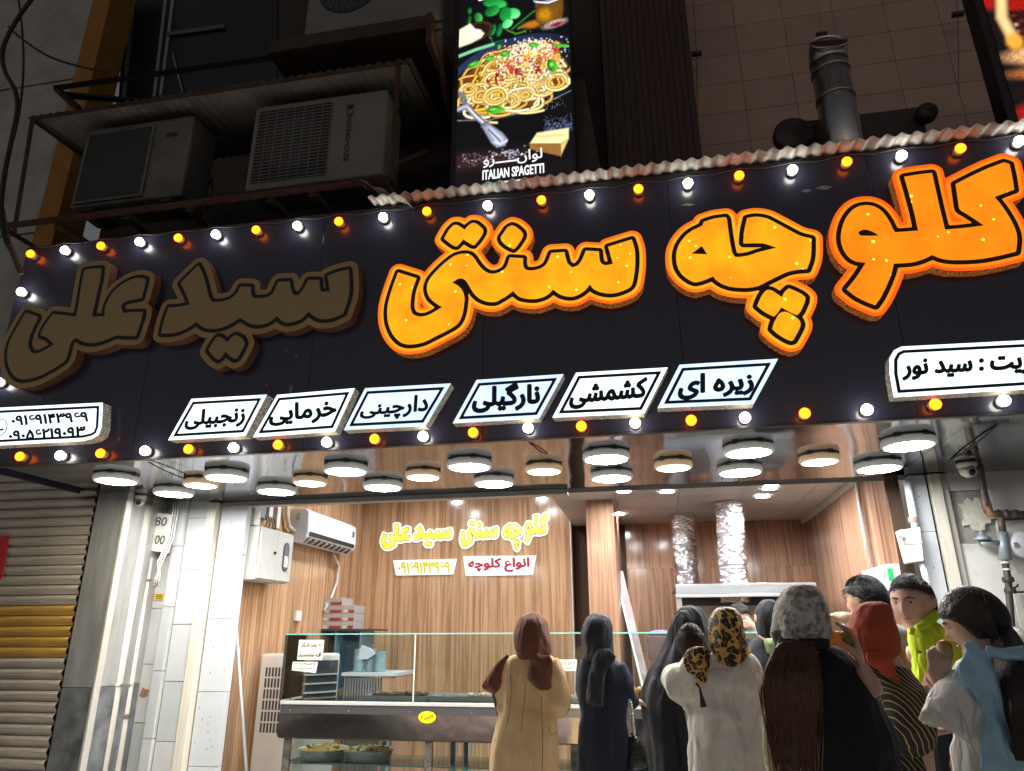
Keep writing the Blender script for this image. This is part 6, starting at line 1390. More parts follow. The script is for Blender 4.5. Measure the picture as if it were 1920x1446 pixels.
def body(label, x, y, H, ang, skin=M_skin, head_dir=None, head_c=None, arms=(), vox=.013, hh=None, name='person', sink=0.):
    """one continuous figure standing at (x, y); arms = list of (shoulder, elbow, wrist, hand direction, palm normal, curl, side) in world points"""
    t = thing(name, label, 'person', (x, y, 0)); R = Matrix.Rotation(ang, 3, 'Z'); O = Vector((x, y, 0)); L = lambda a, b_, c: O+R @ Vector((a, b_, c))*H
    hh = hh or H/8.9; b = MB()
    hc = head_c or L(0, .01, 1-.5*hh/H); Mh = facing(head_dir) if head_dir is not None else R
    b.tube([L(0, 0, .47), L(0, .005, .53), L(0, 0, .62), L(0, .008, .72), L(0, -.005, .79), L(0, -.008, .825)], [.05*H, .054*H, .044*H, .05*H, .042*H, .03*H], 18)
    b.tube([L(-.06, 0, .785), L(0, 0, .795), L(.06, 0, .785)], [.026*H, .032*H, .026*H], 12)
    b.tube([L(0, -.008, .80), hc-Vector((0, 0, hh*.25))], [.038*H, .033*H], 14)
    head_pts(b, hc, hh, Mh)
    for s in (-1, 1): b.ball(hc+Mh @ Vector((s*.385, -.04, -.02))*hh, .13*hh, 10, 8, (.35, .75, 1.0), Mh)
    for s in (-1, 1):
        b.tube([L(s*.038, 0, .49), L(s*.04, .008, .28), L(s*.042, -.01, .17), L(s*.045, -.012, .04)], [.036*H, .030*H, .028*H, .02*H], 12)
        b.tube([L(s*.05, -.025, .022), L(s*.055, .05, .020), L(s*.058, .09, .014)], [.022*H, .024*H, .014*H], 10)
    for (sh, el, wr, hd, pn, cu, sd) in arms:
        b.tube([sh, (Vector(sh)+Vector(el))/2, el], [.024, .026, .028], 12); b.tube([el, Vector(el).lerp(Vector(wr), .35), wr], [.029, .034, .024], 12); hand(b, wr, hd, pn, .105*H, cu, sd)
    o = finish(b, 'body', skin, t, vox, 3)
    return t, hc, hh, Mh
def face_details(t, hc, hh, Mh, brow=(.02, .015, .012), eyes=True, mouth=(.35, .10, .09)):
    P = lambda a, b_, c: hc+Mh @ Vector((a, b_, c))*hh
    for s in (-1, 1):
        if eyes:
            e = MB().ball(P(s*.145, .375, .028), .046*hh, 12, 8, (1.2, .5, .42), Mh).obj('eye', mat('eye_white', (.6, .58, .55), .2), t, smooth=True)
            MB().ball(P(s*.145, .400, .028), .030*hh, 10, 6, (1, .35, .62), Mh).obj('iris', mat('iris_dark', (.03, .018, .01), .1), e, smooth=True)
        MB().tube([P(s*.06, .455, .105), P(s*.15, .447, .135), P(s*.24, .39, .105)], [.012*hh, .018*hh, .008*hh], 6).obj('eyebrow', mat('hair_black', (.012, .010, .009), .5), t, smooth=True)
    MB().tube([P(-.11, .40, -.27), P(0, .445, -.262), P(.11, .40, -.27)], [.008*hh, .022*hh, .008*hh], 8).obj('lips', mat('lips', mouth, .4), t, smooth=True)
M_hb = mat('hair_black', (.012, .010, .009), .42, bump=.8, bscale=120)
M_hg = mat('hair_greying', (.05, .048, .047), .45, var=.6, vscale=90, bump=.8, bscale=120)
def hair(t, hc, hh, Mh, m, line=.42, vol=1.07):
    def f(x, y, z):
        u = z-line+(-y)*.62-abs(x)*.12
        if y < .2: u = max(u, -y*1.0+z*.5-.05-(.25 if z < -.45 else 0))
        return .90+(vol-.90)*min(1, max(0, u*3.2+.5))*(1+.012*math.sin(40*x+30*z)*math.sin(35*y))
    b = head_pts(MB(), hc, hh, Mh, f, 48, 36); return b.obj('hair', m, t, smooth=True)
def short_strands(t, hc, hh, Mh, m, line, n, ln, seed=1, vol=1.05):
    """short hair: many fine strands combed back over the scalp, ragged at the hairline"""
    r = random.Random(seed); b = MB(); k = 0
    while k < n:
        z = r.uniform(-.75, 1); q = r.uniform(0, 6.283); rr = math.sqrt(max(0, 1-z*z)); x, y = rr*math.cos(q), rr*math.sin(q)
        u = z-line-y*.62-abs(x)*.12+r.gauss(0, .05)
        if y < .2: u = max(u, -y+z*.5-.05-(.25 if z < -.45 else 0)+r.gauss(0, .05))
        if u < -.05: continue
        k += 1; nrm = Vector((x/.375, y/.455, z/.5)).normalized(); p = Vector((x*.375, y*.455, z*.5)); tg = Vector((r.gauss(0, .25), -.6+r.gauss(0, .2), -.55*(1 if z < .6 else -.3)+r.gauss(0, .2))); tg = (tg-nrm*tg.dot(nrm)).normalized()
        L_ = ln*r.uniform(.6, 1.3)/hh; P = [p*(vol-.04), p*vol+tg*L_*.45+nrm*.02, p*(vol+.012)+tg*L_+nrm*.012]
        b.tube([hc+Mh @ (v*hh) for v in P], [.0016, .0016, .0006], 3, False)
    o = b.obj('hair_strands', m, t, smooth=True); o['kind'] = 'stuff'; return o
# ---- cloth materials
def leopard():
    m = mat('leopard_print', (.6, .36, .06), .6); N = m.node_tree; L = N.links.new; b = N.nodes['Principled BSDF']; tc = N.nodes.new('ShaderNodeTexCoord')
    nz = N.nodes.new('ShaderNodeTexNoise'); nz.inputs['Scale'].default_value = 14; L(tc.outputs['Object'], nz.inputs['Vector'])
    mx = N.nodes.new('ShaderNodeMix'); mx.data_type = 'RGBA'; mx.inputs[0].default_value = .06; L(tc.outputs['Object'], mx.inputs[6]); L(nz.outputs['Color'], mx.inputs[7])
    vo = N.nodes.new('ShaderNodeTexVoronoi'); vo.inputs['Scale'].default_value = 40; L(mx.outputs[2], vo.inputs['Vector'])
    rp = N.nodes.new('ShaderNodeValToRGB'); e = rp.color_ramp.elements; rp.color_ramp.interpolation = 'CONSTANT'
    e[0].position = 0; e[0].color = (.22, .10, .02, 1); e[1].position = .54; e[1].color = (.60, .35, .07, 1); k = e.new(.23); k.color = (.012, .010, .010, 1)
    L(vo.outputs['Distance'], rp.inputs['Fac']); L(rp.outputs['Color'], b.inputs['Base Color']); return m
def stripes(name, base, line, scale, dirv, width=.15):
    m = mat(name, base, .75); N = m.node_tree; L = N.links.new; b = N.nodes['Principled BSDF']; tc = N.nodes.new('ShaderNodeTexCoord'); dt = N.nodes.new('ShaderNodeVectorMath'); dt.operation = 'DOT_PRODUCT'; dt.inputs[1].default_value = dirv
    L(tc.outputs['Object'], dt.inputs[0]); nz = N.nodes.new('ShaderNodeTexNoise'); nz.inputs['Scale'].default_value = 5; L(tc.outputs['Object'], nz.inputs['Vector'])
    ad = N.nodes.new('ShaderNodeMath'); ad.operation = 'MULTIPLY_ADD'; ad.inputs[1].default_value = .05; L(nz.outputs['Fac'], ad.inputs[0]); L(dt.outputs['Value'], ad.inputs[2])
    mu = N.nodes.new('ShaderNodeMath'); mu.operation = 'MULTIPLY'; mu.inputs[1].default_value = scale; L(ad.outputs[0], mu.inputs[0]); fr = N.nodes.new('ShaderNodeMath'); fr.operation = 'FRACT'; L(mu.outputs[0], fr.inputs[0])
    lt = N.nodes.new('ShaderNodeMath'); lt.operation = 'LESS_THAN'; lt.inputs[1].default_value = width; L(fr.outputs[0], lt.inputs[0]); mx = N.nodes.new('ShaderNodeMix'); mx.data_type = 'RGBA'; mx.inputs[6].default_value = (*base, 1); mx.inputs[7].default_value = (*line, 1); L(lt.outputs[0], mx.inputs[0]); L(mx.outputs[2], b.inputs['Base Color']); return m
def cl(name, c, var=.12, crease=.6, cs=(7, 7, 1.0), rot=(0, .12, 0), dist=.07):
    """woven cloth: fine weave plus soft folds running along the drape"""
    if name in MATS: return MATS[name]
    m = mat(name, c, .85, var=var, vscale=9, bump=.25, bscale=260); N = m.node_tree; L = N.links.new; b = N.nodes['Principled BSDF']
    fine = b.inputs['Normal'].links[0].from_node; tc = N.nodes.new('ShaderNodeTexCoord'); mp = N.nodes.new('ShaderNodeMapping'); mp.inputs['Scale'].default_value = cs; mp.inputs['Rotation'].default_value = rot
    L(tc.outputs['Object'], mp.inputs['Vector']); nz = N.nodes.new('ShaderNodeTexNoise'); nz.inputs['Scale'].default_value = 1.; nz.inputs['Detail'].default_value = 2.2; nz.inputs['Distortion'].default_value = .8
    L(mp.outputs[0], nz.inputs['Vector'])
    bp = N.nodes.new('ShaderNodeBump'); bp.inputs['Strength'].default_value = crease; bp.inputs['Distance'].default_value = dist; L(nz.outputs['Fac'], bp.inputs['Height']); L(fine.outputs[0], bp.inputs['Normal']); L(bp.outputs[0], b.inputs['Normal'])
    return m
SCF = dict(cs=(22, 14, 7), rot=(.1, .75, .2), crease=.8, dist=.03)
Z1 = (860, 1120, 4.437); Z2 = (1020, 880, 2.554); Z3 = (1420, 1050, 3.652)
def zp(Z, x, y, Y): return aY(Z[0]+x/Z[2], Z[1]+y/Z[2], Y)
hd_head = lambda t, hw: hw*1.32
def neck_wrap(Z, x, y, Y, rx, ry, r=.03, tilt=.03):
    """cloth wound round the neck: two slanting turns"""
    c = zp(Z, x, y, Y); b = MB()
    for k, (dz, s_) in enumerate(((0, 1.), (.035, .9))):
        P = [c+Vector((rx*s_*math.cos(q), ry*s_*math.sin(q), dz+tilt*math.cos(q+k*2.2)+.006*math.sin(5*q))) for q in np.linspace(0, 2*math.pi, 29)]
        b.tube(P, [r*(1+.12*math.sin(i*.9+k)) for i in range(29)], 10)
    return b
# ---------------- tan coat, brown scarf
Y0 = 3.95
t, hc, hh, Mh = body('woman in tan coat and brown headscarf standing with her back turned at the counter', *zp(Z1, 600, 800, Y0).xy, 1.60, 0, head_c=zp(Z1, 615, 300, Y0), arms=[(zp(Z1, 770, 560, Y0), zp(Z1, 850, 880, Y0), zp(Z1, 760, 900, Y0+.28), (-.3, 1, .1), (0, 0, -1), .6, 1), (zp(Z1, 400, 560, Y0), zp(Z1, 350, 870, Y0+.02), zp(Z1, 470, 900, Y0+.28), (.3, 1, .1), (0, 0, -1), .6, -1)])
M_tan = cl('coat_tan', (.78, .55, .29)); M_brn = cl('scarf_brown', (.17, .062, .036), **SCF)
co_ = loft(rows_to_rings(Z1, Y0, [(468, 500, 730), (490, 430, 780), (530, 392, 800), (600, 374, 806), (700, 360, 798), (800, 362, 788), (900, 356, 788), (1000, 325, 806), (1100, 300, 818), (1250, 275, 826), (1446, 258, 832)], lambda t_, hw: hw*.60), fold=.11, nf=5, down=.42)
sl = MB().tube([zp(Z1, 750, 540, Y0), zp(Z1, 812, 680, Y0-.01), zp(Z1, 845, 860, Y0), zp(Z1, 838, 915, Y0+.07), zp(Z1, 770, 920, Y0+.26)], [.055, .058, .060, .056, .042], 14).tube([zp(Z1, 420, 540, Y0), zp(Z1, 380, 700, Y0), zp(Z1, 372, 880, Y0), zp(Z1, 440, 910, Y0+.26)], [.05, .052, .05, .04], 14)
finish(merge(co_, sl), 'coat', M_tan, t, .010, 2, .022, .11)
MB().tube([zp(Z1, x_, y_, Y0-.115) for x_, y_ in ((560, 700), (548, 850), (530, 1000), (520, 1130))], .0022, 5).obj('seam', mat('seam_tan', (.33, .19, .07), .9), t)
for sm_ in ([(430, 640), (438, 800), (420, 960), (385, 1150), (350, 1440)], [(690, 820), (690, 960), (700, 1150), (695, 1440)], [(748, 1075), (760, 1140), (812, 1128)]):
    yy = [Y0-.112 if len(sm_) > 3 else Y0-.085 for _ in sm_]
    MB().tube([zp(Z1, x_, y_, yv+(.03 if x_ < 500 else .012)) for (x_, y_), yv in zip(sm_, yy)], .0022, 5).obj('seam', mat('seam_tan'), t)
hs = loft(rows_to_rings(Z1, Y0, [(122, 604, 616), (128, 575, 645), (142, 546, 676), (175, 512, 710), (225, 486, 738), (300, 467, 757), (380, 469, 766), (430, 477, 769), (470, 500, 765), (505, 560, 720)], hd_head), n=72, fold=.085, nf=7, tw=4.5)
finish(merge(hs, neck_wrap(Z1, 622, 455, Y0, .062, .075), inflate([(480, 410), (380, 480), (270, 590), (178, 755), (250, 805), (300, 832), (345, 760), (372, 620), (410, 520), (500, 455)], Z1, Y0-.085, .03, .008, (1, .6), 14, lean=.1), inflate([(620, 455), (770, 470), (792, 540), (782, 700), (776, 785), (700, 792), (650, 772), (600, 722), (563, 670), (578, 560), (590, 505)], Z1, Y0-.12, .026, .008, (1, .3), 15)), 'headscarf', M_brn, t, .009, 2, .012, .06)
bs = thing('shoulder_bag', 'dark brown shoulder bag hanging at the left of the tan coat', 'bag', zp(Z1, 320, 980, Y0)); MB().tube([zp(Z1, 285, 790, Y0-.05), zp(Z1, 300, 860, Y0-.03), zp(Z1, 325, 960, Y0)], .008, 6).obj('strap', mat('leather_brown', (.08, .03, .02), .4), bs); inflate([(300, 880), (345, 870), (350, 1010), (325, 1010)], Z1, Y0+.03, .03).obj('pouch', mat('leather_brown'), bs, smooth=True)
# ---------------- navy coat, black scarf
Y0 = 4.15
t, hc, hh, Mh = body('woman in navy coat and black headscarf with a chain bag at the counter', *zp(Z1, 1180, 800, Y0).xy, 1.60, -.15, head_c=zp(Z1, 1155, 300, Y0), head_dir=(.35, .95, 0), arms=[(zp(Z1, 1330, 580, Y0), zp(Z1, 1395, 830, Y0), zp(Z1, 1452, 872, Y0+.2), (.4, 1, 0), (0, 0, -1), .7, 1)], skin=M_skin2)
M_nav = cl('coat_navy', (.012, .018, .038)); M_bs = cl('scarf_black', (.026, .030, .038), **SCF)
co_ = loft(rows_to_rings(Z1, Y0, [(490, 1090, 1230), (505, 1040, 1290), (540, 1002, 1330), (600, 985, 1368), (680, 968, 1402), (780, 975, 1414), (880, 998, 1410), (960, 1015, 1402), (1050, 998, 1400), (1150, 990, 1408), (1300, 985, 1420), (1446, 985, 1430)], lambda t_, hw: hw*.62), fold=.11, nf=5, down=.40, ph=1)
finish(merge(co_, MB().tube([zp(Z1, 1310, 570, Y0), zp(Z1, 1375, 720, Y0), zp(Z1, 1388, 830, Y0+.02), zp(Z1, 1440, 868, Y0+.17)], [.05, .055, .052, .04], 14)), 'coat', M_nav, t, .010, 2, .022, .11)
hs = loft(rows_to_rings(Z1, Y0, [(130, 1150, 1166), (134, 1125, 1192), (150, 1092, 1230), (190, 1054, 1262), (250, 1028, 1281), (320, 1021, 1286), (390, 1040, 1280), (450, 1042, 1262), (500, 1050, 1255), (530, 1100, 1230)], hd_head), n=72, fold=.085, nf=7, tw=4.5, ph=2)
finish(merge(hs, neck_wrap(Z1, 1155, 480, Y0, .058, .07), inflate([(1150, 425), (1260, 412), (1322, 490), (1302, 540), (1242, 610), (1216, 800), (1210, 930), (1140, 922), (1050, 892), (1058, 760), (1080, 640), (1100, 520)], Z1, Y0-.13, .026, .007, (1, .1), 20)), 'headscarf', M_bs, t, .009, 2, .012, .06)
hb = thing('chain_handbag', 'glossy black quilted handbag on a chain strap beside the navy coat', 'handbag', zp(Z1, 1490, 1430, Y0-.05))
inflate([(1412, 1140), (1450, 1128), (1505, 1185), (1545, 1290), (1578, 1400), (1560, 1425), (1430, 1435), (1405, 1400), (1408, 1260)], Z1, Y0-.05, .05, .005, (1, 1), 18).obj('pouch', mat('patent_black', (.008, .008, .009), .12, bump=.5, bscale=45), hb, smooth=True)
for k in range(24):
    u = k/23
    for a_, b_ in (((1418, 858), (1425, 1150)), ((1432, 860), (1462, 1140))): p = zp(Z1, a_[0]+(b_[0]-a_[0])*u, a_[1]+(b_[1]-a_[1])*u, Y0-.08); MB().ball(p, .009, 8, 5, (1, .5, .75) if k % 2 else (.5, 1, .75)).obj('chain_link', mat('chain_steel', (.55, .53, .48), .2, metal=.9), hb, smooth=True)
# ---------------- black chador
Y0 = 4.45
t, hc, hh, Mh = body('woman wrapped in a long black chador between navy coat and leopard scarf', *zp(Z2, 690, 900, Y0).xy, 1.62, 0, head_c=zp(Z2, 700, 745, Y0), vox=.015)
finish(loft(rows_to_rings(Z2, Y0, [(650, 700, 712), (654, 680, 735), (666, 652, 756), (700, 622, 772), (740, 608, 784), (800, 585, 800), (860, 556, 822), (920, 524, 846), (1000, 490, 862), (1080, 471, 870), (1200, 478, 872), (1300, 494, 872), (1446, 512, 872)], lambda t_, hw: hw*(1.1 if t_ < .35 else .72)), n=64, fold=.20, nf=6, down=.05, ph=.6), 'chador', cl('chador_black', (.012, .0125, .014), crease=1., dist=.12, cs=(6, 6, .6)), t, .011, 2, .03, .16)
# ---------------- leopard scarf, white tunic, child
Y0 = 3.5
ch_c = zp(Z2, 704, 828, Y0+.06)
t, hc, hh, Mh = body('woman in white tunic and leopard print headscarf carrying a small child', *zp(Z2, 870, 900, Y0).xy, 1.62, .1, head_c=zp(Z2, 868, 790, Y0), arms=[(zp(Z2, 770, 950, Y0), zp(Z2, 650, 1050, Y0+.02), zp(Z2, 645, 985, Y0+.12), (.35, .5, .8), (1, .3, 0), .6, 1)], vox=.010)
M_wt = cl('tunic_white', (.82, .78, .70), .06, crease=.9, cs=(9, 9, 3.5), rot=(0, .5, 0)); M_leo = leopard()
co_ = loft(rows_to_rings(Z2, Y0, [(872, 830, 960), (890, 785, 1000), (915, 755, 1020), (950, 724, 1044), (1000, 702, 1056), (1080, 697, 1056), (1180, 693, 1050), (1280, 690, 1046), (1446, 694, 1050)], lambda t_, hw: hw*.62), fold=.14, nf=6, down=.45, ph=.3)
slv = MB().tube([zp(Z2, 775, 930, Y0), zp(Z2, 705, 1000, Y0-.03), zp(Z2, 652, 1035, Y0-.01), zp(Z2, 632, 1000, Y0+.05), zp(Z2, 640, 975, Y0+.1)], [.075, .085, .085, .070, .050], 16)
finish(merge(co_, slv, inflate([(658, 1070), (700, 1060), (712, 1160), (690, 1165), (655, 1160)], Z2, Y0-.02, .02, .005)), 'tunic', M_wt, t, .010, 2, .03, .09)
hs = loft(rows_to_rings(Z2, Y0, [(658, 862, 872), (661, 842, 898), (675, 815, 925), (710, 795, 945), (760, 787, 956), (820, 790, 966), (870, 800, 975), (910, 830, 980), (945, 868, 972), (965, 905, 945)], lambda t_, hw: hw*1.28), n=72, fold=.085, nf=7, tw=4.5, ph=1.2)
finish(merge(hs, neck_wrap(Z2, 895, 905, Y0, .058, .075), inflate([(664, 885), (700, 848), (775, 848), (800, 880), (802, 930), (782, 1030), (740, 1030), (690, 990), (668, 935)], Z2, Y0-.10, .03, .010, (1, .4), 10)), 'headscarf', M_leo, t, .009, 2, .012, .06)
MB().tube([zp(Z2, 728, 1025, Y0-.13), zp(Z2, 745, 1045, Y0-.13), zp(Z2, 752, 1080, Y0-.13), zp(Z2, 764, 1136, Y0-.12)], [.006, .004, .006, .014], 8).obj('tassel', M_hb, t, smooth=True)
tc_, hc, hh, Mh = body('small dark haired child carried on the shoulder of the woman in leopard scarf', ch_c.x+.05, ch_c.y+.17, .62, .3, head_c=ch_c, hh=.15, head_dir=(.3, 1, 0), name='person', vox=.010)
tc_.location.z = 0
for o in list(tc_.children):
    if o.name.startswith('body'):   # the child's figure hangs from its own head height, held at the chest
        me = o.data; dz = ch_c.z-.072-(.72-.15)
        for v in me.vertices:
            if v.co.z < .62-.10: v.co.z += ch_c.z-.05-.53
hair(tc_, ch_c, .15, facing((.3, 1, .1)), mat('hair_baby', (.05, .025, .018), .5, bump=.6, bscale=150), .2, 1.1); short_strands(tc_, ch_c, .15, facing((.3, 1, .1)), mat('strand_baby', (.06, .032, .022), .5), .2, 700, .014, 6, 1.09)
cg_ = finish(loft([(Vector((ch_c.x, ch_c.y+.05, ch_c.z-.06)), .03, .03), (Vector((ch_c.x+.02, ch_c.y+.08, ch_c.z-.12)), .085, .08), (Vector((ch_c.x+.05, ch_c.y+.10, ch_c.z-.3)), .10, .09), (Vector((ch_c.x+.06, ch_c.y+.10, ch_c.z-.48)), .09, .09)], fold=.02), 'romper', cl('romper_grey', (.30, .27, .26)), tc_, .011)
# ---------------- dark hijab woman behind
Y0 = 4.75
t, hc, hh, Mh = body('woman in black hijab and olive garment behind the leopard scarf', *zp(Z2, 1070, 900, Y0).xy, 1.62, .2, head_c=zp(Z2, 1065, 715, Y0), vox=.015)
finish(loft(rows_to_rings(Z2, Y0, [(803, 1035, 1100), (820, 1000, 1118), (850, 982, 1130), (920, 968, 1150), (1000, 975, 1160), (1100, 990, 1165)], lambda t_, hw: hw*.7), fold=.03), 'jacket', cl('jacket_charcoal', (.022, .026, .03)), t, .012, 2, .02, .1)
finish(loft(rows_to_rings(Z2, Y0, [(1080, 1000, 1158), (1160, 1010, 1165), (1300, 1020, 1180), (1446, 1030, 1190)], lambda t_, hw: hw*.75), fold=.06, nf=7, down=.1), 'skirt', cl('skirt_olive', (.15, .165, .075)), t, .012, 2, .02, .1)
inflate([(1048, 812), (1112, 806), (1116, 880), (1075, 905)], Z2, Y0-.16, .02).obj('green_panel', cl('panel_green', (.33, .40, .20)), t, smooth=True)
finish(loft(rows_to_rings(Z2, Y0, [(622, 1070, 1082), (626, 1052, 1100), (642, 1028, 1114), (680, 1011, 1124), (740, 1011, 1124), (790, 1024, 1118), (815, 1040, 1105)], hd_head), fold=.02, nf=4), 'hijab', cl('hijab_black', (.016, .018, .022), **SCF), t, .010, 2, .012, .06)
# ---------------- masked worker behind the counter
Y0 = 6.75
p = zp(Z2, 935, 715, Y0); t, hc, hh, Mh = body('worker with blue face mask bending behind the counter by the oven', p.x, p.y+.15, 1.66, math.pi, head_c=p, hh=.23, head_dir=(.25, -.9, -.3), skin=M_skin2, arms=[(zp(Z2, 1000, 860, Y0), zp(Z2, 1040, 800, Y0-.25), zp(Z2, 1005, 745, Y0-.25), (-1, 0, .1), (0, 1, 0), .5, 1)], vox=.011)
hair(t, hc, hh, Mh, M_hb, .05, 1.1); face_details(t, hc, hh, Mh); short_strands(t, hc, hh, Mh, M_hb, .05, 700, .04, 4, 1.1)
P_ = lambda a, b_, c: hc+Mh @ Vector((a, b_, c))*hh
b = head_pts(MB(), hc, hh, Mh, lambda x, y, z: 1.05 if (y > .15 and -.95 < z < -.1) else .88); b.obj('face_mask', mat('mask_blue', (.10, .26, .33), .7), t, smooth=True)
finish(loft([(p+Vector((0, .06, -.16)), .07, .06), (p+Vector((0, .1, -.22)), .17, .11), (p+Vector((0, .12, -.4)), .20, .12), (p+Vector((0, .12, -.7)), .2, .12)], fold=.02, down=.5), 'shirt', cl('shirt_dark', (.03, .035, .05)), t, .013)
# ---------------- man with dark hair reaching over
Y0 = 4.45
p = zp(Z3, 745, 275, Y0)
t, hc, hh, Mh = body('dark haired man in patterned shirt reaching left behind the orange headscarf', p.x+.06, p.y+.02, 1.76, .9, head_c=p, hh=.225, head_dir=(-.75, .6, -.12), skin=M_skin, arms=[(zp(Z3, 800, 470, Y0), zp(Z3, 640, 400, Y0+.0), zp(Z3, 535, 385, Y0+.05), (-1, .2, -.05), (0, 0, -1), .6, 1)], vox=.011)
hair(t, hc, hh*1.02, Mh, M_hb, -.02, 1.14); face_details(t, hc, hh, Mh); short_strands(t, hc, hh*1.02, Mh, M_hb, -.02, 1500, .035, 3, 1.14)
m_pat = mat('shirt_patterned', (.30, .36, .36), .8, col2=(.55, .24, .06), vscale=22, thr=(.42, .5))
co_ = loft(rows_to_rings(Z3, Y0, [(415, 700, 880), (450, 640, 980), (500, 620, 1030), (600, 620, 1048), (750, 630, 1050), (900, 640, 1050), (1100, 650, 1055)], lambda t_, hw: hw*.58), fold=.03, down=.7)
finish(merge(co_, MB().tube([zp(Z3, 760, 480, Y0), zp(Z3, 690, 425, Y0)], [.07, .062], 14)), 'shirt', m_pat, t, .012, 2, .02, .1)
# ---------------- lime polo man
Y0 = 3.95
p = zp(Z3, 1062, 285, Y0)
t, hc, hh, Mh = body('greying man in lime green polo shirt turning towards the counter', *zp(Z3, 1190, 600, Y0).xy, 1.76, 2.4, head_c=p, head_dir=(-.62, -.70, -.14), skin=M_skin2, vox=.009, arms=[(zp(Z3, 1300, 520, Y0-.02), zp(Z3, 1330, 860, Y0-.05), zp(Z3, 1215, 890, Y0-.16), (-1, -.2, .1), (0, 0, 1), .8, 1)], hh=.245)
hair(t, hc, hh, Mh, M_hg, .06, 1.075); face_details(t, hc, hh, Mh, mouth=(.42, .17, .15)); short_strands(t, hc, hh, Mh, mat('strand_grey', (.045, .043, .042), .45, var=.7, vscale=60), .06, 1500, .022, 2)
M_lime = cl('polo_lime', (.50, .64, .025), .08, crease=.9, cs=(10, 10, 4), rot=(0, -.6, 0))
co_ = loft(rows_to_rings(Z3, Y0, [(415, 1120, 1215), (440, 1060, 1262), (480, 1038, 1292), (540, 1036, 1318), (620, 1050, 1335), (720, 1062, 1345), (820, 1062, 1345), (920, 1075, 1335), (1000, 1105, 1325), (1050, 1118, 1322)], lambda t_, hw: hw*(.7+.3*t_)), fold=.10, nf=5, ph=.5)
slv = MB().tube([zp(Z3, 1285, 500, Y0), zp(Z3, 1325, 640, Y0-.04), zp(Z3, 1335, 790, Y0-.06)], [.075, .08, .072], 16)
finish(merge(co_, slv), 'polo_shirt', M_lime, t, .009, 2, .026, .08)
finish(merge(inflate([(1035, 455), (1062, 448), (1100, 475), (1070, 545), (1048, 580), (1032, 520)], Z3, Y0-.135, .014), MB().tube([zp(Z3, 1085, 470, Y0-.11), zp(Z3, 1160, 430, Y0-.10), zp(Z3, 1215, 375, Y0-.03), zp(Z3, 1235, 370, Y0+.05), zp(Z3, 1180, 390, Y0+.1)], [.016, .022, .026, .024, .018], 10)), 'collar', M_lime, t, .008, 2)
MB().ball(zp(Z3, 1112, 630, Y0-.15), .009, 8, 5, (1, .3, 1)).obj('chest_emblem', mat('emblem_olive', (.18, .22, .02), .6), t)
finish(loft(rows_to_rings(Z3, Y0, [(1030, 1110, 1335), (1080, 1105, 1350), (1250, 1120, 1355), (1446, 1140, 1360)], lambda t_, hw: hw*1.35), fold=.03, down=.08), 'trousers', cl('trousers_dark', (.02, .022, .028)), t, .013)
# ---------------- orange scarf, striped blouse
Y0 = 3.25
t, hc, hh, Mh = body('woman in orange headscarf and black striped blouse facing away', *zp(Z3, 985, 900, Y0).xy, 1.60, -.5, head_c=zp(Z3, 795, 470, Y0), head_dir=(.55, .8, -.1), skin=M_skin2, vox=.009, arms=[(zp(Z3, 930, 800, Y0-.02), zp(Z3, 1075, 1195, Y0-.06), zp(Z3, 1205, 1178, Y0-.02), (1, .35, .12), (0, 0, 1), .7, 1)])
M_str = stripes('blouse_striped', (.014, .014, .018), (.50, .36, .09), 58, (.80, .3, .52)); M_or = cl('scarf_orange', (.33, .055, .018), .2, **SCF)
co_ = loft(rows_to_rings(Z3, Y0, [(665, 690, 860), (690, 640, 900), (740, 625, 930), (800, 640, 965), (880, 700, 1030), (960, 760, 1090), (1040, 815, 1125), (1120, 860, 1140), (1220, 890, 1155), (1320, 895, 1165), (1446, 880, 1178)], lambda t_, hw: hw*(.72+.35*t_)), fold=.11, nf=5, down=.45)
slv = MB().tube([zp(Z3, 920, 800, Y0-.04), zp(Z3, 1010, 960, Y0-.10), zp(Z3, 1058, 1140, Y0-.12), zp(Z3, 1068, 1215, Y0-.09), zp(Z3, 1118, 1205, Y0-.06)], [.075, .085, .085, .075, .058], 16)
finish(merge(co_, slv), 'blouse', M_str, t, .009, 2, .022, .09)
hs = loft(rows_to_rings(Z3, Y0, [(281, 795, 812), (284, 760, 850), (297, 718, 884), (330, 680, 912), (400, 640, 936), (470, 614, 951), (540, 598, 962), (600, 602, 962), (650, 640, 945), (690, 720, 930)], lambda t_, hw: hw*1.1), n=72, fold=.085, nf=7, tw=4.5, ph=.4)
finish(merge(hs, neck_wrap(Z3, 800, 655, Y0, .075, .085), inflate([(700, 600), (930, 640), (962, 775), (1062, 900), (1132, 1012), (1095, 990), (900, 815), (760, 720)], Z3, Y0-.14, .03, .008, (1, -.8), 14)), 'headscarf', M_or, t, .009, 2, .012, .06)
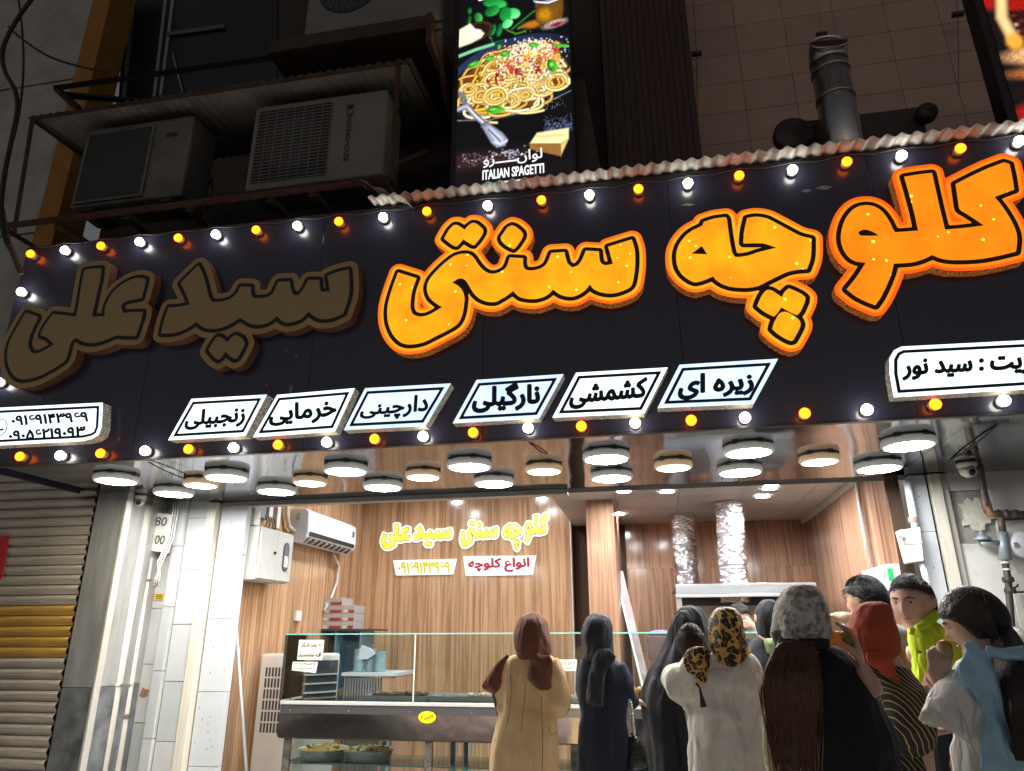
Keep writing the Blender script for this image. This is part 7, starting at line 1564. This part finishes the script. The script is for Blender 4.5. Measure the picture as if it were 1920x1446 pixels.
# ---------------- grey lace scarf, long hair, black shawl
Y0 = 2.68
t, hc, hh, Mh = body('woman with long brown hair, grey lace headscarf and black shawl eating', *zp(Z3, 400, 800, Y0).xy, 1.66, -.2, head_c=zp(Z3, 295, 390, Y0), head_dir=(.45, .9, 0), skin=M_skin2, vox=.0085, arms=[(zp(Z3, 560, 780, Y0-.02), zp(Z3, 810, 930, Y0-.05), zp(Z3, 712, 735, Y0-.06), (-.05, .1, 1), (-1, .2, .1), .75, -1)])
M_sh = cl('shawl_black', (.010, .0115, .0135), crease=1., dist=.1, cs=(6, 6, 1.4), rot=(0, .5, 0)); M_lace = mat('scarf_lace', (.60, .55, .50), .8, col2=(.20, .185, .175), vscale=38, thr=(.40, .56), bump=.5, bscale=90, detail=6)
finish(loft(rows_to_rings(Z3, Y0, [(575, 250, 470), (600, 170, 530), (660, 95, 620), (740, 60, 700), (840, 50, 770), (940, 62, 830), (1040, 80, 880), (1150, 110, 925), (1250, 140, 952), (1350, 165, 958), (1446, 185, 952)], lambda t_, hw: hw*.62), n=64, fold=.18, nf=6, down=.35, ph=.9), 'shawl', M_sh, t, .010, 2, .03, .12)
hs = loft(rows_to_rings(Z3, Y0, [(173, 292, 306), (176, 240, 365), (192, 195, 402), (232, 160, 442), (300, 130, 470), (380, 110, 482), (450, 100, 488), (505, 95, 492), (540, 110, 492)], hd_head), n=72, fold=.085, nf=7, tw=4.5, ph=.2)
finish(hs, 'lace_headscarf', M_lace, t, .009, 2, .012, .06)
finish(loft(rows_to_rings(Z3, Y0, [(478, 92, 470), (500, 90, 480), (550, 112, 488), (600, 122, 486), (628, 150, 440)], lambda t_, hw: hw*1.2), fold=.03, nf=5), 'black_scarf_edge', cl('scarf_edge_black', (.010, .012, .016), **SCF), t, .009, 3)
M_edge = MATS['scarf_edge_black']
finish(inflate([(375, 185), (430, 225), (472, 300), (488, 420), (492, 590), (470, 600), (450, 450), (420, 320)], Z3, Y0-.085, .02), 'scarf_fold', M_edge, t, .009)
M_lh = mat('hair_long_brown', (.075, .032, .02), .45, var=.5, vscale=60, vstretch=(6, 6, .6))
hp = [(150, 560), (250, 545), (390, 550), (412, 700), (425, 860), (395, 1000), (380, 1090), (335, 1230), (300, 1300), (275, 1446), (240, 1490), (205, 1430), (165, 1290), (120, 1120), (98, 1010), (70, 960), (32, 905), (42, 780), (85, 660)]
hairb = inflate(hp, Z3, Y0-.178, .030, .007, (1, .15), 22, lean=-.24); finish(hairb, 'long_hair', M_lh, t, .009, 2)
b = MB(); rs2 = random.Random(5)
for k in range(900):
    u = rs2.random(); x0_ = 145+u*245; x1_ = 38+u*385+rs2.gauss(0, 14); x2_ = 125+u*250+rs2.gauss(0, 34); yb_ = 1050+rs2.random()*470; ph = rs2.random()*6; wv = rs2.uniform(2, 11)
    P = []
    for i in range(9):
        v_ = i/8; y_ = 555+(yb_-555)*v_; xx = (x0_*(1-v_*2.6)+x1_*v_*2.6) if v_ < .385 else (x1_*(1-(v_-.385)/.615)+x2_*(v_-.385)/.615)
        P.append(zp(Z3, xx+wv*math.sin(ph+v_*9)*v_, y_, Y0-.105-.115*min(1, v_*3.2)-rs2.random()*.006+.02*max(0, v_-.6)))
    b.tube(P, [.0010]+[.0015]*7+[.0005], 3, False)
o = b.obj('hair_strands', mat('hair_strand_brown', (.13, .06, .036), .38), t, smooth=True); o['kind'] = 'stuff'
def pastry_cone(label, c, d, L_, r, m1, m2):
    t2 = thing('pastry_in_hand', label, 'pastry', c); c = Vector(c); d = Vector(d).normalized()
    MB().tube([c, c+d*L_*.6, c+d*L_], [r*.35, r*.95, r], 12).obj('paper_sleeve', m1, t2, smooth=True)
    b_ = MB().ball(c+d*(L_+r*.1), r*.9, 12, 8, (1, .8, .55)); b_.obj('pastry', m2, t2, smooth=True)
pastry_cone('bitten golden pastry held up by the woman with long hair', zp(Z3, 665, 590, Y0-.07), (-.5, .1, .8), .04, .019, mat('pastry_brown', (.35, .17, .05), .6, var=.3, vscale=30), M_pg)
# ---------------- blue shawl woman at the right edge
Y0 = 2.75
t, hc, hh, Mh = body('dark haired woman in white blouse with light blue shawl eating at the right edge', *zp(Z3, 1560, 900, Y0).xy, 1.62, .9, head_c=zp(Z3, 1492, 415, Y0+.015), head_dir=(-.9, .34, -.36), skin=M_skin2, vox=.0085, hh=.205, arms=[(zp(Z3, 1470, 800, Y0-.03), zp(Z3, 1262, 1110, Y0-.08), zp(Z3, 1258, 890, Y0-.07), (.12, .0, 1), (.2, 1, 0), .8, 1)])
b = MB(); rs3 = random.Random(9)
for k in range(520):
    u, v_ = rs3.random(), rs3.random()
    st = (1285+40*u+v_*120, 400-v_*150-20*u); en = (1625+rs3.gauss(0, 10), 500+rs3.gauss(0, 16)); md = (st[0]*.45+en[0]*.55, min(st[1], 420)-20+v_*-40+u*150)
    dy = lambda x_, y_: Y0-.085-.032*math.sqrt(max(0, 1-((x_-1470)/230)**2-((y_-420)/230)**2))
    b.tube([zp(Z3, x_, y_, dy(x_, y_)) for x_, y_ in (st, ((st[0]*2+md[0])/3, (st[1]*2+md[1])/3-8), md, ((md[0]+en[0]*2)/3, (md[1]+en[1]*2)/3), en)], .0011, 3, False)
for k in range(220):
    u = rs3.gauss(0, 1); P = [(1630, 490), (1690, 545), (1745, 650), (1780, 810), (1812, 1060), (1830, 1370)]
    b.tube([zp(Z3, x_+u*9*(1+i*.5), y_+rs3.gauss(0, 5), Y0-[.045, .075, .13, .225, .24, .21][i]) for i, (x_, y_) in enumerate(P)], .0012, 3, False)
o = b.obj('hair_strands', mat('strand_espresso', (.035, .024, .02), .35), t, smooth=True); o['kind'] = 'stuff'
M_bl2 = cl('blouse_white', (.80, .76, .71), .06, crease=1., cs=(24, 20, 5), rot=(0, -.3, 0), dist=.03); M_blu = cl('shawl_blue', (.36, .58, .74), .15, **SCF)
face_details(t, hc, hh, Mh)
hair(t, hc, hh, Mh, M_hb, -.2, 1.12)
finish(merge(loft(rows_to_rings(Z3, Y0, [(233, 1460, 1480), (238, 1425, 1530), (255, 1365, 1575), (295, 1305, 1622), (350, 1285, 1652), (410, 1310, 1666), (460, 1400, 1664), (510, 1450, 1645), (545, 1500, 1620)], lambda t_, hw: hw*.95), fold=.012), MB().tube([zp(Z3, 1630, 480, Y0), zp(Z3, 1690, 540, Y0-.03), zp(Z3, 1740, 640, Y0-.08), zp(Z3, 1775, 800, Y0-.17), zp(Z3, 1810, 1050, Y0-.19), zp(Z3, 1830, 1350, Y0-.18)], [.05, .045, .05, .055, .05, .03], 12), inflate([(1292, 330), (1340, 275), (1450, 255), (1560, 310), (1640, 420), (1650, 500), (1600, 548), (1500, 560), (1448, 512), (1400, 462), (1330, 432)], Z3, Y0-.088, .022)), 'tied_hair', mat('hair_espresso', (.016, .011, .010), .4, bump=.6, bscale=140), t, .009, 2)
co_ = loft(rows_to_rings(Z3, Y0, [(640, 1470, 1680), (680, 1400, 1760), (760, 1340, 1800), (860, 1330, 1820), (1000, 1330, 1830), (1150, 1335, 1835), (1300, 1340, 1840), (1446, 1345, 1850)], lambda t_, hw: hw*.62), fold=.14, nf=6, down=.5)
slv = MB().tube([zp(Z3, 1490, 820, Y0-.04), zp(Z3, 1390, 965, Y0-.09), zp(Z3, 1300, 1110, Y0-.10), zp(Z3, 1240, 1080, Y0-.08), zp(Z3, 1255, 965, Y0-.06)], [.06, .080, .078, .062, .036], 16)
finish(merge(co_, slv), 'blouse', M_bl2, t, .009, 2, .028, .07)
finish(merge(inflate([(1395, 545), (1450, 532), (1560, 570), (1700, 592), (1840, 575), (1900, 600), (1900, 690), (1780, 705), (1660, 690), (1560, 650), (1440, 625), (1405, 600)], Z3, Y0-.19, .05, .012, (.1, 1), 16), inflate([(1430, 590), (1560, 640), (1640, 760), (1700, 940), (1760, 1120), (1850, 1300), (1870, 1500), (1525, 1500), (1510, 1300), (1528, 1100), (1498, 960), (1440, 870), (1325, 805), (1385, 680)], Z3, Y0-.175, .035, .012, (1, .25), 13)), 'shawl', M_blu, t, .009, 2, .014, .06)
pastry_cone('golden pastry in brown paper held by the woman with blue shawl', zp(Z3, 1300, 770, Y0-.06), (.10, .05, 1), .085, .024, mat('kraft_paper', (.42, .26, .12), .7, var=.15), M_pg)
# ---------------- paper bags
def paper_bag(label, poly, Y, m):
    t = thing('paper_bag', label, 'paper bag', zp(Z3, poly[-1][0], poly[-1][1], Y)); ox, oy, s = Z3
    q = [zp(Z3, x, y, Y) for x, y in poly]; n = len(q); b = MB(); b.v = [tuple(v) for v in q]+[tuple(v+Vector((0, .09, 0))) for v in q]; b.f = [tuple(range(n)), tuple(range(2*n-1, n-1, -1))]+[(i, (i+1) % n, n+(i+1) % n, n+i) for i in range(n)]; b.obj('bag', m, t, bevel=.004)
M_kr = mat('kraft_yellow', (.52, .30, .06), .7, var=.2, vscale=9, bump=.4, bscale=25)
paper_bag('yellow kraft paper bag between grey lace scarf and orange headscarf', [(488, 490), (520, 482), (545, 492), (572, 485), (600, 560), (625, 640), (560, 690), (490, 640)], 3.4, M_kr)
paper_bag('crumpled yellow paper bag between orange headscarf and lime polo', [(945, 590), (975, 570), (1000, 620), (1022, 700), (1030, 800), (1000, 830), (950, 790)], 3.6, M_kr)
# ================================================================ small things last
def slack(label, p0, p1, sag, r=.004, n=10):
    P = [Vector(p0).lerp(Vector(p1), i/n)-Vector((0, 0, sag*4*(i/n)*(1-i/n))) for i in range(n+1)]
    tag(MB().tube(P, r, 6).obj('lamp_cable', M_cb, smooth=True), label, 'cable')
slack('thin dark cable sagging from the left bulbs to the first warm downlight', aY(278, 866, YF+.05), aZ(368, 903, S-.004), .015)
slack('thin dark cable dropping from the fascia middle to the warm downlight', aY(988, 826, YF+.05), aZ(1026, 852, S-.004), .01)
slack('long dark cable crossing the right soffit from the bulbs to the plaster patch', aY(1890, 778, YF+.06), aY(1782, 862, 5.2), .02, .006)
slack('second dark cable running across the right end of the soffit', aY(1905, 775, YF+.06), aY(1800, 808, 4.9), .03, .008)
# bulb wiring along the top edge, and scuffs on the black panels
P = []
for i, (x, y) in enumerate(TOP):
    P.append(aY(x, y-13, YF-.008))
    if i < len(TOP)-1: P.append(aY((x+TOP[i+1][0])/2, (y+TOP[i+1][1])/2-8, YF-.010))
tag(MB().tube(P, .004, 5).obj('bulb_wire', mat('wire_dull', (.09, .085, .08), .6), smooth=True), 'thin wire linking the bulbs of the top row', 'wire')
for k, (x, y, w_, h_) in enumerate(((1545, 352, 17, 4), (1512, 358, 10, 3), (1290, 384, 14, 2), (545, 735, 3, 14))):
    q = [aY(x-w_, y+h_*.4, YF-.0015), aY(x-w_*.2, y-h_, YF-.0015), aY(x+w_, y-h_*.6, YF-.0015), aY(x+w_*.3, y+h_, YF-.0015)]
    MB().hexa(q, [v+Vector((0, .001, 0)) for v in q]).obj('scuff_mark', mat('scuff_pale', (.30, .28, .28), .5, var=.5, vscale=60), fb)
for k, (x, y) in enumerate(((216, 477), (22, 696), (536, 658), (555, 668), (75, 748), (222, 824), (500, 722))):
    c = aY(x, y, YF-.004); pk = MB().prism([[(c.x-.012, c.z), (c.x, c.z+.016), (c.x+.014, c.z+.006), (c.x+.004, c.z-.014)]], c.y, c.y+.002).obj('petal_sticker', mat('petal_pink', (.42, .05, .14), .5))
    tag(pk, ['tiny pink petal stuck above the tall stroke of the far left lettering', 'tiny pink petal on the curl of the far left lettering', 'tiny pink petal between the two dots of the unlit lettering', 'tiny pink petal right of the two dots of the unlit lettering', 'tiny pink petal above the phone number box', 'tiny pink petal right of the phone number box', 'tiny pink petal above the leftmost slanted light box'][k], 'petal')
